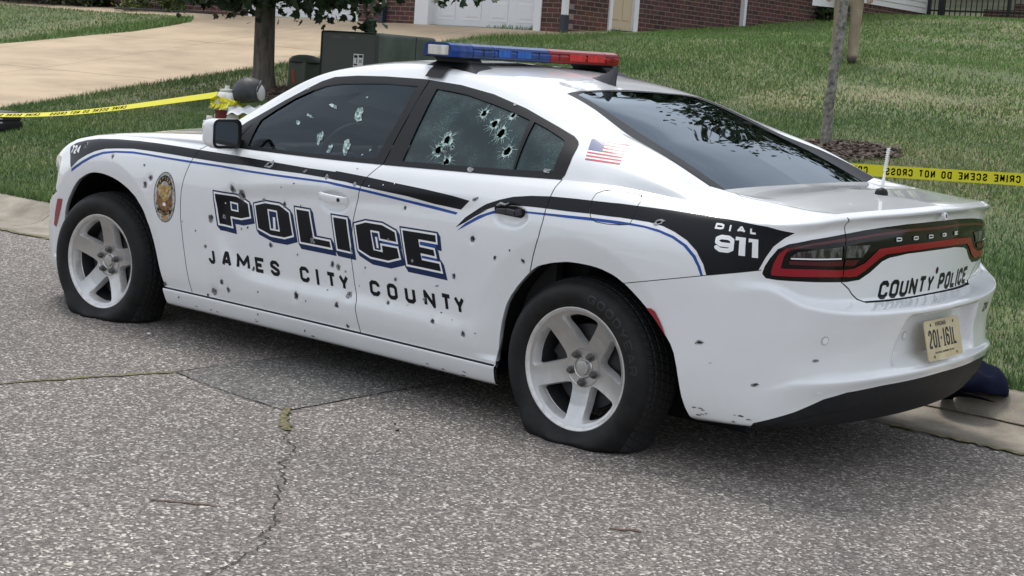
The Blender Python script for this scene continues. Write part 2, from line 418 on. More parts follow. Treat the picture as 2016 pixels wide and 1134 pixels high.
TR = {   # outlines on the left flank as (x, z), metres
 'stripe1': [(1.858, 0.841), (1.812, 0.864), (1.716, 0.886), (1.608, 0.902), (1.457, 0.913), (1.287, 0.919), (1.118, 0.921), (0.955, 0.920), (0.805, 0.918), (0.586, 0.916), (0.393, 0.913), (0.205, 0.909), (0.024, 0.906), (-0.149, 0.907), (-0.139, 0.911), (-0.334, 0.905), (-0.534, 0.896), (-0.695, 0.890), (-0.851, 0.881), (-0.953, 0.871), (-0.908, 0.830), (-0.755, 0.836), (-0.602, 0.851), (-0.443, 0.858), (-0.322, 0.864), (-0.229, 0.872), (-0.161, 0.873), (-0.109, 0.876), (0.067, 0.879), (0.246, 0.877), (0.433, 0.879), (0.622, 0.876), (0.820, 0.878), (0.998, 0.881), (1.158, 0.882), (1.280, 0.881), (1.399, 0.872), (1.496, 0.862), (1.577, 0.843), (1.644, 0.818), (1.712, 0.786), (1.780, 0.740)],
 'blue1': [(1.774, 0.735), (1.679, 0.784), (1.593, 0.821), (1.504, 0.847), (1.407, 0.860), (1.270, 0.869), (1.148, 0.868), (0.989, 0.865), (0.823, 0.864), (0.616, 0.864), (0.423, 0.860), (0.238, 0.860), (0.059, 0.862), (-0.115, 0.864), (-0.165, 0.862), (-0.319, 0.855), (-0.444, 0.847), (-0.602, 0.836), (-0.755, 0.827), (-0.892, 0.817), (-0.883, 0.807), (-0.755, 0.814), (-0.601, 0.825), (-0.444, 0.836), (-0.320, 0.844), (-0.169, 0.851), (-0.118, 0.855), (0.055, 0.853), (0.234, 0.851), (0.419, 0.851), (0.611, 0.855), (0.826, 0.854), (0.984, 0.856), (1.143, 0.859), (1.264, 0.859), (1.401, 0.851), (1.498, 0.836), (1.580, 0.810), (1.668, 0.773), (1.773, 0.720)],
 'stripe2': [(-0.889, 0.756), (-0.939, 0.803), (-1.008, 0.847), (-1.002, 0.844), (-1.047, 0.869), (-1.111, 0.893), (-1.174, 0.911), (-1.260, 0.924), (-1.356, 0.932), (-1.475, 0.936), (-1.549, 0.937), (-1.635, 0.938), (-1.668, 0.939), (-1.749, 0.938), (-1.870, 0.937), (-1.989, 0.934), (-2.070, 0.931), (-2.154, 0.930), (-2.275, 0.924), (-2.351, 0.908), (-2.329, 0.889), (-2.301, 0.856), (-2.281, 0.816), (-2.263, 0.770), (-2.086, 0.731), (-2.069, 0.767), (-2.034, 0.811), (-1.987, 0.844), (-1.933, 0.866), (-1.879, 0.881), (-1.819, 0.888), (-1.747, 0.890), (-1.693, 0.891), (-1.659, 0.890), (-1.560, 0.890), (-1.456, 0.887), (-1.351, 0.886), (-1.279, 0.884), (-1.234, 0.882), (-1.171, 0.877), (-1.097, 0.864), (-1.005, 0.830), (-1.058, 0.848), (-0.989, 0.811), (-0.943, 0.784)],
 'blue2': [(-0.899, 0.744), (-0.943, 0.780), (-1.013, 0.819), (-1.087, 0.846), (-1.130, 0.858), (-1.177, 0.861), (-1.256, 0.865), (-1.357, 0.869), (-1.461, 0.873), (-1.565, 0.877), (-1.665, 0.878), (-1.699, 0.878), (-1.741, 0.877), (-1.804, 0.874), (-1.869, 0.867), (-1.934, 0.852), (-1.992, 0.827), (-2.034, 0.794), (-2.059, 0.759), (-2.074, 0.728), (-2.064, 0.727), (-2.048, 0.757), (-2.023, 0.789), (-1.982, 0.821), (-1.929, 0.844), (-1.872, 0.858), (-1.807, 0.867), (-1.744, 0.869), (-1.703, 0.866), (-1.669, 0.867), (-1.569, 0.866), (-1.464, 0.863), (-1.359, 0.861), (-1.270, 0.858), (-1.180, 0.852), (-1.133, 0.848), (-1.088, 0.835), (-1.057, 0.824), (-1.010, 0.802)],
 'P': [(0.618, 0.732), (0.483, 0.731), (0.404, 0.706), (0.388, 0.649), (0.448, 0.635), (0.524, 0.636), (0.512, 0.590), (0.591, 0.594)],
 'Ph': [(0.529, 0.705), (0.473, 0.702), (0.466, 0.662), (0.519, 0.663)],
 'O': [(0.352, 0.706), (0.288, 0.723), (0.190, 0.723), (0.125, 0.698), (0.096, 0.600), (0.148, 0.584), (0.240, 0.584), (0.327, 0.605)],
 'Oh': [(0.269, 0.699), (0.204, 0.698), (0.180, 0.606), (0.246, 0.606)],
 'L': [(0.077, 0.719), (-0.005, 0.719), (-0.041, 0.604), (-0.146, 0.603), (-0.155, 0.577), (0.041, 0.578)],
 'I': [(-0.163, 0.712), (-0.245, 0.712), (-0.280, 0.576), (-0.198, 0.578)],
 'C': [(-0.305, 0.695), (-0.364, 0.713), (-0.465, 0.714), (-0.543, 0.693), (-0.555, 0.654), (-0.458, 0.656), (-0.450, 0.685), (-0.396, 0.685), (-0.420, 0.602), (-0.477, 0.600), (-0.469, 0.628), (-0.561, 0.628), (-0.576, 0.589), (-0.511, 0.569), (-0.404, 0.571), (-0.331, 0.594)],
 'E': [(-0.587, 0.708), (-0.778, 0.710), (-0.784, 0.682), (-0.682, 0.682), (-0.691, 0.651), (-0.772, 0.649), (-0.781, 0.624), (-0.698, 0.626), (-0.708, 0.598), (-0.808, 0.597), (-0.820, 0.567), (-0.625, 0.569)],
 'badge': [(0.982, 0.797), (0.987, 0.553), (1.069, 0.661), (0.903, 0.694)],
 'flag': [(-1.392, 1.155), (-1.545, 1.143), (-1.577, 1.072), (-1.426, 1.077), (-1.452, 1.151), (-1.470, 1.115)],
 'n724f': [(1.837, 0.846), (1.724, 0.858), (1.714, 0.815), (1.815, 0.807)],
 'fuel': [(-1.556, 0.899), (-1.547, 0.941), (-1.552, 0.964), (-1.578, 0.978), (-1.639, 0.979), (-1.635, 0.979), (-1.705, 0.977), (-1.723, 0.973), (-1.735, 0.967), (-1.743, 0.952), (-1.742, 0.938), (-1.745, 0.915), (-1.747, 0.890), (-1.744, 0.875), (-1.736, 0.870), (-1.704, 0.865), (-1.651, 0.862), (-1.599, 0.864), (-1.575, 0.873)],
 'doorF': [(0.751, 0.950), (0.801, 0.921), (0.816, 0.884), (0.828, 0.849), (0.851, 0.783), (0.864, 0.718), (0.867, 0.654), (0.864, 0.580), (0.825, 0.349), (0.805, 0.236)],
 'doorB': [(-0.391, 0.960), (-0.344, 0.906), (-0.326, 0.867), (-0.302, 0.791), (-0.289, 0.720), (-0.285, 0.697), (-0.283, 0.552), (-0.298, 0.484), (-0.310, 0.427), (-0.331, 0.368), (-0.329, 0.337), (-0.353, 0.230)],
 'doorR': [(-1.362, 0.993), (-1.355, 0.967), (-1.354, 0.935), (-1.353, 0.886), (-1.353, 0.838), (-1.343, 0.775), (-1.315, 0.698), (-1.298, 0.639)],
 'seam': [(-1.743, 0.654), (-2.086, 0.731), (-2.264, 0.769), (-2.277, 0.772)],
 'reflector': [(-1.851, 0.580), (-1.878, 0.582), (-1.896, 0.574), (-1.925, 0.534), (-1.964, 0.461), (-1.963, 0.440), (-1.945, 0.426), (-1.914, 0.487), (-1.881, 0.541)],
 'reflF': [(1.920, 0.565), (1.872, 0.570), (1.893, 0.522), (1.958, 0.413), (1.980, 0.421), (1.959, 0.486)],
 'trim': [(0.577, 1.015), (0.603, 1.049), (0.514, 1.110), (0.394, 1.182), (0.299, 1.233), (0.208, 1.280), (0.134, 1.304), (-0.007, 1.318), (-0.178, 1.325), (-0.413, 1.327), (-0.632, 1.315), (-0.826, 1.289), (-1.020, 1.245), (-1.220, 1.186), (-1.316, 1.156), (-1.344, 1.141), (-1.355, 1.130), (-1.361, 1.113), (-1.369, 1.058), (-1.368, 1.013), (-1.360, 1.000)],
 'glassF': [(0.484, 1.084), (0.415, 1.137), (0.329, 1.192), (0.231, 1.236), (0.156, 1.263), (0.075, 1.277), (-0.034, 1.286), (-0.203, 1.296), (-0.399, 1.296), (-0.379, 1.142), (-0.344, 0.988), (-0.319, 0.978), (-0.009, 0.969), (0.227, 0.964), (0.492, 0.963), (0.487, 1.023)],
 'glassR': [(-0.513, 1.291), (-0.597, 1.286), (-0.692, 1.278), (-0.857, 1.249), (-0.987, 1.222), (-1.074, 1.201), (-1.108, 1.008), (-0.777, 0.995), (-0.501, 0.985), (-0.509, 1.139)],
 'glassQ': [(-1.100, 1.196), (-1.179, 1.174), (-1.261, 1.147), (-1.286, 1.137), (-1.296, 1.121), (-1.308, 1.019), (-1.116, 1.009)],
 'pillarline': [(-0.448, 1.318), (-0.429, 1.155), (-0.398, 0.971)],
 'jcc_top': [(0.656, 0.469), (0.571, 0.469), (0.479, 0.470), (0.354, 0.470), (0.249, 0.470), (0.051, 0.467), (-0.056, 0.469), (-0.123, 0.469), (-0.203, 0.471), (-0.395, 0.472), (-0.501, 0.474), (-0.607, 0.475), (-0.717, 0.477), (-0.818, 0.479), (-0.895, 0.480)],
 'jcc_bot': [(0.612, 0.400), (0.494, 0.399), (0.378, 0.401), (0.278, 0.400), (0.175, 0.399), (-0.025, 0.400), (-0.108, 0.400), (-0.188, 0.402), (-0.270, 0.403), (-0.470, 0.406), (-0.576, 0.407), (-0.683, 0.408), (-0.798, 0.408), (-0.880, 0.409), (-0.963, 0.409)],
 'dial_top': [(-2.075, 0.914), (-2.126, 0.913), (-2.163, 0.914), (-2.214, 0.914), (-2.092, 0.877), (-2.166, 0.877), (-2.214, 0.876)],
 'dial_bot': [(-2.112, 0.894), (-2.147, 0.892), (-2.199, 0.893), (-2.241, 0.892), (-2.171, 0.818), (-2.219, 0.814), (-2.263, 0.812)],
 'handle2': [(-1.093, 0.860), (-1.104, 0.870), (-1.199, 0.877), (-1.254, 0.868), (-1.239, 0.841), (-1.227, 0.833), (-1.097, 0.837)],
}
TS = {   # outlines at the tail as (distance along the plan curve, z)
 'lidgap': [(5.680, 0.968), (5.712, 0.950), (5.722, 0.908), (5.704, 0.868), (5.709, 0.820), (5.729, 0.774), (5.759, 0.732), (5.774, 0.706), (5.835, 0.667), (5.848, 0.647), (5.847, 0.640)],
 'lampT': [(5.356, 0.764), (5.362, 0.786), (5.378, 0.816), (5.403, 0.850), (5.441, 0.869), (5.540, 0.886), (5.722, 0.905), (5.841, 0.915), (5.973, 0.923), (6.120, 0.929), (6.294, 0.930)],
 'lampB': [(5.356, 0.758), (5.369, 0.745), (5.407, 0.741), (5.514, 0.738), (5.654, 0.734), (5.762, 0.731), (5.818, 0.736), (5.773, 0.731), (5.834, 0.735), (5.894, 0.759), (5.957, 0.797), (6.002, 0.809), (6.127, 0.819), (6.301, 0.820)],
 'redBar': [(5.386, 0.766), (5.392, 0.799), (5.408, 0.834), (5.429, 0.851), (5.442, 0.856), (5.436, 0.842), (5.426, 0.826), (5.421, 0.800), (5.418, 0.783), (5.551, 0.783), (5.723, 0.777), (5.741, 0.778), (5.782, 0.779), (5.851, 0.797), (5.927, 0.845), (6.120, 0.854), (6.293, 0.855), (6.297, 0.832), (6.124, 0.829), (5.977, 0.824), (5.934, 0.809), (5.859, 0.769), (5.809, 0.750), (5.755, 0.749), (5.745, 0.751), (5.582, 0.755), (5.473, 0.756), (5.389, 0.757)],
 'redTop': [(5.442, 0.856), (5.541, 0.874), (5.717, 0.891), (5.721, 0.888), (5.906, 0.902), (6.120, 0.911), (6.294, 0.910), (6.293, 0.899), (6.120, 0.901), (5.906, 0.892), (5.721, 0.879), (5.716, 0.879), (5.541, 0.866), (5.463, 0.851), (5.433, 0.839)],
 'lensA': [(5.448, 0.824), (5.478, 0.842), (5.586, 0.854), (5.699, 0.859), (5.705, 0.823), (5.545, 0.822)],
 'lensB': [(5.445, 0.811), (5.708, 0.810), (5.712, 0.791), (5.447, 0.798)],
 'lensC': [(5.711, 0.862), (5.773, 0.862), (5.873, 0.861), (5.830, 0.818), (5.716, 0.820)],
 'lensD': [(5.719, 0.813), (5.814, 0.810), (5.785, 0.790), (5.725, 0.791)],
 'valance': [(5.522, 0.256), (5.634, 0.306), (5.731, 0.322), (5.928, 0.329)],
 'dodge': [(6.032, 0.879), (6.072, 0.865), (6.165, 0.883), (6.210, 0.867), (6.297, 0.885), (6.340, 0.869)],
 'countyT': [(5.970, 0.720), (6.044, 0.723), (6.115, 0.722), (6.184, 0.720), (6.250, 0.719), (6.304, 0.720)],
 'countyB': [(5.961, 0.651), (6.032, 0.651), (6.104, 0.650), (6.166, 0.650), (6.228, 0.648), (6.297, 0.647)],
}
HOLE_TABLE = [   # x, z, radius, kind
 (1.418, 0.831, 0.0106, 'h'), (1.157, 0.813, 0.0072, 's'), (1.102, 0.756, 0.0144, 'h'), (1.138, 0.720, 0.0155, 'h'), (1.694, 0.863, 0.0153, 'h'), (0.851, 0.574, 0.0035, 's'),
 (0.751, 0.540, 0.0050, 's'), (0.506, 0.765, 0.0176, 'h'), (0.447, 0.743, 0.0209, 'h'), (0.645, 0.612, 0.0179, 'h'), (0.567, 0.629, 0.0110, 'g'), (0.172, 0.808, 0.0036, 's'),
 (0.090, 0.833, 0.0048, 's'), (0.444, 0.586, 0.0054, 's'), (0.400, 0.599, 0.0075, 's'), (0.752, 0.541, 0.0048, 's'), (0.298, 0.734, 0.0091, 'g'), (0.160, 0.730, 0.0114, 'h'),
 (-0.202, 0.797, 0.0051, 's'), (0.282, 0.898, 0.0246, 'gash'), (0.042, 0.891, 0.0104, 'gash'), (-0.100, 0.881, 0.0118, 'g'), (0.558, 0.693, 0.0038, 'w'), (0.049, 0.737, 0.0056, 's'),
 (-0.029, 0.594, 0.0119, 'g'), (-0.589, 0.801, 0.0082, 'h'), (-0.990, 0.724, 0.0136, 'h'), (-0.981, 0.880, 0.0121, 'gash'), (-0.284, 0.867, 0.0100, 'g'), (-0.507, 0.658, 0.0060, 'g'),
 (-0.374, 0.870, 0.0034, 'w'), (-0.455, 0.882, 0.0030, 'w'), (-0.516, 0.894, 0.0034, 'w'), (-0.267, 0.932, 0.0070, 'd'), (0.682, 0.475, 0.0095, 'g'), (0.246, 0.536, 0.0123, 'h'),
 (0.359, 0.412, 0.0100, 'h'), (0.573, 0.320, 0.0120, 'h'), (0.633, 0.266, 0.0181, 'g'), (0.530, 0.288, 0.0128, 'h'), (0.682, 0.241, 0.0095, 's'), (0.312, 0.312, 0.0058, 's'),
 (0.058, 0.332, 0.0170, 'h'), (-0.012, 0.320, 0.0048, 's'), (0.062, 0.518, 0.0052, 's'), (-0.163, 0.505, 0.0118, 'h'), (-0.201, 0.497, 0.0149, 'g'), (-0.250, 0.486, 0.0055, 'g'),
 (-0.142, 0.388, 0.0047, 's'), (-0.275, 0.388, 0.0164, 'g'), (-0.208, 0.331, 0.0141, 'h'), (-0.268, 0.246, 0.0094, 'h'), (-0.371, 0.519, 0.0054, 's'), (-0.554, 0.494, 0.0083, 'h'),
 (-0.338, 0.435, 0.0039, 's'), (-0.516, 0.388, 0.0091, 'h'), (-0.728, 0.437, 0.0089, 'g'), (-0.798, 0.504, 0.0088, 'd'), (-0.893, 0.559, 0.0116, 'h'), (-1.125, 0.666, 0.0077, 's'),
 (-0.789, 0.355, 0.0111, 'h'), (-0.895, 0.378, 0.0036, 's'), (-0.961, 0.332, 0.0116, 'h'), (-0.828, 0.397, 0.0051, 's'), (-1.030, 0.346, 0.0036, 's'), (-0.632, 0.397, 0.0052, 'd'),
 (-0.652, 0.588, 0.0074, 'g'), (-1.127, 0.667, 0.0077, 's'), (-1.202, 0.706, 0.0042, 's'), (-1.264, 0.672, 0.0090, 'h'), (-1.592, 0.696, 0.0054, 's'), (-0.993, 0.886, 0.0043, 's'),
 (1.007, 0.246, 0.0121, 'h'), (0.891, 0.200, 0.0064, 's'), (0.314, 0.207, 0.0052, 's'), (0.004, 0.181, 0.0055, 's'), (1.015, 0.174, 0.0037, 's'), (-2.081, 0.489, 0.0135, 'gash'),
 (-2.128, 0.421, 0.0058, 'd'), (-2.289, 0.366, 0.0115, 'gash'), (-2.444, 0.464, 0.0058, 'g'), (-2.463, 0.350, 0.0063, 'w'), (-1.857, 0.892, 0.0165, 'gash')]

# ------------------------------------------------------------------ the car body as smooth sheets (left half, mirrored)
PLAN = [(2.46, 0), (2.44, .25), (2.375, .5), (2.26, .70), (2.11, .83), (1.93, .905), (1.72, .94), (1.526, .95), (1.25, .945), (.95, .935), (.5, .93),
        (0, .93), (-.5, .935), (-1.0, .945), (-1.526, .957), (-1.85, .948), (-2.1, .92), (-2.3, .868), (-2.42, .79), (-2.505, .655), (-2.56, .45), (-2.595, .22), (-2.605, 0)]
_pl = np.array(PLAN)
S_ST = np.concatenate([[0], np.cumsum(np.linalg.norm(np.diff(_pl, axis=0), axis=1))])
ROWS = {   # station: (z, inset) bottom to top
 0: [(.17,.06),(.18,.03),(.23,.015),(.25,.012),(.30,.006),(.40,0),(.50,.006),(.55,.025),(.58,.04),(.62,.04),(.66,.038),(.69,.035),(.71,.04),(.73,.08)],
 2: [(.165,.06),(.18,.03),(.23,.015),(.25,.012),(.30,.006),(.40,0),(.51,.006),(.555,.025),(.59,.045),(.635,.045),(.675,.04),(.705,.035),(.725,.04),(.745,.08)],
 3: [(.16,.06),(.175,.03),(.23,.012),(.25,.01),(.30,.004),(.40,0),(.52,.004),(.56,.022),(.595,.055),(.64,.055),(.685,.042),(.722,.028),(.752,.034),(.778,.075)],
 4: [(.155,.05),(.175,.025),(.23,.01),(.25,.008),(.30,.004),(.40,0),(.53,.004),(.57,.018),(.605,.045),(.65,.046),(.70,.036),(.738,.030),(.776,.040),(.804,.082)],
 5: [(.155,.06),(.175,.03),(.23,.012),(.25,.01),(.30,.008),(.40,.006),(.53,0),(.61,.002),(.67,.008),(.72,.016),(.765,.028),(.812,.04),(.848,.062),(.872,.10)],
 7: [(.17,.06),(.185,.04),(.23,.03),(.245,.03),(.30,.02),(.40,.012),(.55,.004),(.68,0),(.74,.002),(.79,.01),(.83,.022),(.872,.04),(.905,.068),(.924,.115)],
 9: [(.14,.075),(.155,.045),(.222,.022),(.236,.034),(.30,.02),(.40,.010),(.55,.003),(.68,0),(.745,.002),(.80,.009),(.845,.018),(.882,.032),(.915,.052),(.944,.085)],
 11: [(.14,.075),(.155,.045),(.222,.022),(.236,.034),(.30,.02),(.40,.010),(.55,.003),(.68,0),(.75,.002),(.81,.008),(.855,.018),(.893,.033),(.925,.05),(.952,.072)],
 13: [(.14,.075),(.155,.045),(.222,.022),(.236,.034),(.30,.02),(.40,.010),(.55,.003),(.68,0),(.75,.002),(.815,.008),(.865,.018),(.905,.034),(.945,.055),(.980,.084)],
 14: [(.17,.07),(.185,.05),(.23,.035),(.245,.03),(.30,.02),(.40,.010),(.55,.002),(.66,0),(.745,.001),(.805,.006),(.865,.02),(.915,.042),(.96,.072),(.998,.115)],
 15: [(.185,.06),(.20,.035),(.24,.02),(.27,.015),(.31,.01),(.40,.004),(.55,0),(.66,0),(.74,.003),(.80,.01),(.86,.028),(.91,.058),(.948,.095),(.976,.155)],
 16: [(.195,.06),(.21,.03),(.25,.015),(.29,.008),(.33,.004),(.41,0),(.55,0),(.66,0),(.735,.004),(.79,.012),(.845,.025),(.89,.045),(.928,.072),(.956,.125)],
 17: [(.205,.05),(.215,.025),(.26,.015),(.33,.01),(.36,.01),(.43,.008),(.58,.002),(.70,0),(.735,.018),(.79,.018),(.85,.021),(.892,.024),(.930,.026),(.947,.06)],
 18: [(.21,.06),(.235,.03),(.30,.02),(.375,.006),(.40,.012),(.46,.014),(.58,.004),(.655,0),(.685,.055),(.77,.052),(.85,.052),(.905,.062),(.940,.045),(.958,.068)],
 19: [(.21,.08),(.27,.035),(.34,.015),(.385,0),(.405,.018),(.48,.025),(.57,.012),(.635,0),(.668,.085),(.75,.078),(.84,.075),(.925,.088),(.957,.06),(.977,.085)],
 20: [(.21,.08),(.29,.032),(.355,.013),(.388,0),(.408,.018),(.485,.026),(.57,.013),(.625,0),(.66,.10),(.75,.095),(.84,.09),(.932,.10),(.967,.07),(.985,.095)],
 22: [(.21,.08),(.30,.03),(.365,.012),(.392,0),(.41,.018),(.49,.028),(.57,.014),(.622,0),(.655,.105),(.74,.10),(.84,.095),(.937,.105),(.975,.072),(.993,.095)],
}
_ks = sorted(ROWS)
NR = 14
def plan_at(s):
    x = cspline(S_ST, _pl[:, 0], s); y = cspline(S_ST, _pl[:, 1], s)
    return np.stack([x, y], -1)
def plan_frame(s):
    e = 1e-3
    p = plan_at(s); t = plan_at(np.minimum(s + e, S_ST[-1])) - plan_at(np.maximum(s - e, 0))
    t /= np.linalg.norm(t, axis=-1, keepdims=True)
    n = np.stack([-t[..., 1], t[..., 0]], -1)        # outward for a path running front to rear on the left side
    n = -n if n[len(n) // 2, 1] < 0 else n
    n[0] = (1, 0); n[-1] = (-1, 0)
    return p, n
def row_tables(s):
    Z = np.array([pchip(S_ST[_ks], [ROWS[k][r][0] for k in _ks], s) for r in range(NR)])
    I = np.array([pchip(S_ST[_ks], [ROWS[k][r][1] for k in _ks], s) for r in range(NR)])
    return Z, I
# column positions: fine where the picture needs it
_sx = lambda x: float(np.interp(-x, -_pl[5:18, 0], S_ST[5:18]))       # x on the side -> s
SC = np.concatenate([np.linspace(0, _sx(1.2), 110, endpoint=False), np.linspace(_sx(1.2), _sx(-1.3), 250, endpoint=False), np.linspace(_sx(-1.3), S_ST[-1], 150)])
SUBR = 6
_pq, _nq = plan_frame(SC)
_Z, _I = row_tables(SC)
_rr = np.linspace(0, NR - 1, (NR - 1) * SUBR + 1)
ZG = np.array([pchip(np.arange(NR), _Z[:, j], _rr) for j in range(len(SC))]).T
IG = np.array([pchip(np.arange(NR), _I[:, j], _rr) for j in range(len(SC))]).T
BODY_P = np.zeros((len(_rr), len(SC), 3))
BODY_P[..., 0] = _pq[None, :, 0] - IG * _nq[None, :, 0]
BODY_P[..., 1] = _pq[None, :, 1] - IG * _nq[None, :, 1]
BODY_P[..., 2] = ZG
BODY_P[:, 0, 1] = BODY_P[:, -1, 1] = 0
AX_F, AX_R, WZ = 1.526, -1.526, .288      # axle positions, wheel-centre height

def dist_poly(px, pz, poly):
    """distance to a closed outline, positive inside"""
    Q = np.stack([px.ravel(), pz.ravel()], 1); d = np.full(len(Q), 1e9); c = np.asarray(poly, float)
    for a, b in zip(c, np.roll(c, -1, 0)):
        e = b - a; t = np.clip((Q - a) @ e / (e @ e), 0, 1)
        d = np.minimum(d, np.linalg.norm(Q - a - t[:, None] * e, axis=1))
    return (np.where(in_poly(Q, [c]), d, -d)).reshape(px.shape)
HOLES = [(x, z, r) for x, z, r, k in HOLE_TABLE if k in 'hg' and r > .008]      # each sits in a shallow dent
SCALLOP = smooth_line([(.632, .70), (.634, .62), (.627, .536), (.578, .444), (.51, .394), (.41, .353), (.21, .335), (0, .334), (-.375, .339), (-.76, .338), (-1.03, .347), (-1.16, .50),
           (-1.22, .70), (-1.20, .86), (-1.10, .905), (-.66, .885), (-.35, .868), (-.08, .85), (.154, .83), (.395, .80), (.56, .765)], 4, True)

def body_displace(P):
    X, Y, Z = P[..., 0], P[..., 1], P[..., 2]
    d = np.zeros(X.shape)
    side = (np.abs(X) < 2.2)
    m_ = (X > -1.3) & (X < .75) & (Z > .28) & (Z < .95)
    sd = np.zeros(X.shape); sd[m_] = dist_poly(X[m_], Z[m_], SCALLOP)
    low = sstep(0, .075, sd) * sstep(-1.22, -.75, X)
    d -= .019 * low
    # arch mouldings: the sheet turns in towards the wheel
    for cx, cz, r in ((AX_F - .02, .325, .50), (AX_R + .02, .30, .495)):
        rr = np.hypot(X - cx, Z - cz)
        d -= np.where((rr < r) & side & (Z > .26), .018 * np.clip((r - rr) / .10, 0, 1.2), 0)
    d += .004 * np.exp(-((X + 1.5) / .5)**2) * sstep(.6, .8, Z)
    for hx, hz, hs in HOLES:
        r2 = (X - hx)**2 + (Z - hz)**2
        d -= np.where(r2 < .02, .34 * hs * np.exp(-r2 / (1.25 * hs)**2), 0)
    for hx, hz, rx, rz, dp in ((-.160, .778, .088, .042, .016), (-1.182, .838, .088, .042, .020)):
        q = ((X - hx) / rx)**2 + ((Z - hz) / rz)**2
        d -= dp * sstep(1.25, .55, q)
    Pn = P.copy()
    Pn[..., 1] += np.where(side & (Y > .4), d, 0)
    # number-plate recess in the bumper
    w = sstep(.31, .265, np.abs(Y) - .30 * (.6 - Z)) * sstep(.405, .44, Z) * sstep(.606, .592, Z) * (X < -2.3)
    Pn[..., 0] += .055 * w
    return Pn
BODY_P = body_displace(BODY_P)
SG = np.repeat(SC[None, :], len(_rr), 0)
body = Surf.grid(BODY_P, SG)
_i = len(SC) // 2
if body.N.reshape(len(_rr), len(SC), 3)[20, _i, 1] < 0:
    body.N = -body.N; body.F = [tuple(reversed(f)) for f in body.F]
R13 = BODY_P[-1]                                   # top edge of the side sheet
def r13_at_x(x):
    k = (R13[:, 1] > .3)
    xs = R13[k, 0]; o = np.argsort(xs)
    return np.array([x, np.interp(x, xs[o], R13[k, 1][o]), np.interp(x, xs[o], R13[k, 2][o])])

# --- greenhouse: rows from belt to roof centre, columns from windscreen foot to backlight foot
GX = [.78, .60, .40, .15, -.10, -.40, -.75, -1.05, -1.37, -1.65, -1.90]
G2 = [(.755,.832,.972),(.60,.775,1.062),(.40,.71,1.186),(.15,.652,1.305),(-.10,.643,1.326),(-.40,.641,1.331),(-.75,.657,1.301),(-1.05,.688,1.238),(-1.37,.752,1.133),(-1.65,.757,1.075),(-1.90,.735,.992)]
G3 = [(.79,.80,.985),(.655,.735,1.085),(.41,.668,1.236),(.17,.618,1.332),(-.1,.598,1.366),(-.38,.592,1.378),(-.73,.60,1.352),(-1.05,.612,1.297),(-1.37,.672,1.193),(-1.65,.695,1.110),(-1.9,.70,1.004)]
G4 = [(.85,.735,.99),(.70,.675,1.095),(.44,.605,1.247),(.19,.552,1.341),(-.1,.53,1.385),(-.38,.52,1.394),(-.73,.515,1.368),(-1.055,.505,1.315),(-1.37,.568,1.224),(-1.65,.618,1.130),(-1.905,.66,1.022)]
G5 = [(1.02,.40,.997),(.80,.38,1.102),(.50,.35,1.263),(.235,.32,1.361),(-.1,.30,1.403),(-.38,.29,1.411),(-.74,.29,1.380),(-1.01,.27,1.330),(-1.36,.30,1.244),(-1.65,.33,1.147),(-1.915,.35,1.035)]
G6 = [(1.08,0,1.002),(.84,0,1.107),(.52,0,1.269),(.25,0,1.367),(-.1,0,1.408),(-.38,0,1.417),(-.75,0,1.384),(-1.0,0,1.335),(-1.355,0,1.249),(-1.65,0,1.151),(-1.92,0,1.037)]
G0 = [r13_at_x(x) for x in GX]
_g0 = np.array(G0); _g2 = np.array(G2)
G1 = _g0 * .5 + _g2 * .5; G1[:, 1] += .014
GNET = np.array([_g0, G1, _g2, np.array(G3), np.array(G4), np.array(G5), np.array(G6)])
_ug = np.linspace(0, 1, len(GX)); _uq = np.linspace(0, 1, 220)
_g = np.zeros((7, len(_uq), 3))
for r in range(7):
    for c in range(3): _g[r, :, c] = cspline(_ug, GNET[r, :, c], _uq)
_xs = np.clip(_g[0, :, 0], -1.9, .78)
_g[0] = np.array([r13_at_x(x) for x in _xs])
_vr = np.array([0, .22, .44, .52, .60, .80, 1.0])
_vq = np.concatenate([np.linspace(0, .40, 26, endpoint=False), np.linspace(.40, .62, 22, endpoint=False), np.linspace(.62, 1, 14)])
GP = np.zeros((len(_vq), len(_uq), 3))
for j in range(len(_uq)):
    for c in range(3): GP[:, j, c] = pchip(_vr, _g[:, j, c], _vq)
def sail_recess(P):
    x, y = P[..., 0], P[..., 1]
    return .024 * sstep(-1.12, -1.55, x) * (1 - sstep(-1.95, -2.2, x)) * sstep(.675, .57, np.abs(y))
GP[..., 2] -= sail_recess(GP)
roof = Surf.grid(GP, np.repeat(_uq[None, :], len(_vq), 0))
if roof.N.reshape(len(_vq), len(_uq), 3)[-1, 100, 2] < 0:
    roof.N = -roof.N; roof.F = [tuple(reversed(f)) for f in roof.F]

def coons(side, rear, base, centre, nu, nv):
    """side(u) and centre(u) run from base to rear; base(v) and rear(v) run from side to centre"""
    def rs(c, n):
        c = np.asarray(c, float); s = np.concatenate([[0], np.cumsum(np.linalg.norm(np.diff(c, axis=0), axis=1))])
        q = np.linspace(0, s[-1], n); return np.stack([np.interp(q, s, c[:, k]) for k in range(3)], 1)
    a, b, c, d = rs(side, nu), rs(centre, nu), rs(base, nv), rs(rear, nv)
    u = np.linspace(0, 1, nu)[:, None, None]; v = np.linspace(0, 1, nv)[None, :, None]
    P = (1 - v) * a[:, None] + v * b[:, None] + (1 - u) * c[None] + u * d[None]
    P -= (1 - u) * (1 - v) * a[0] + u * (1 - v) * a[-1] + (1 - u) * v * b[0] + u * v * b[-1]
    return P
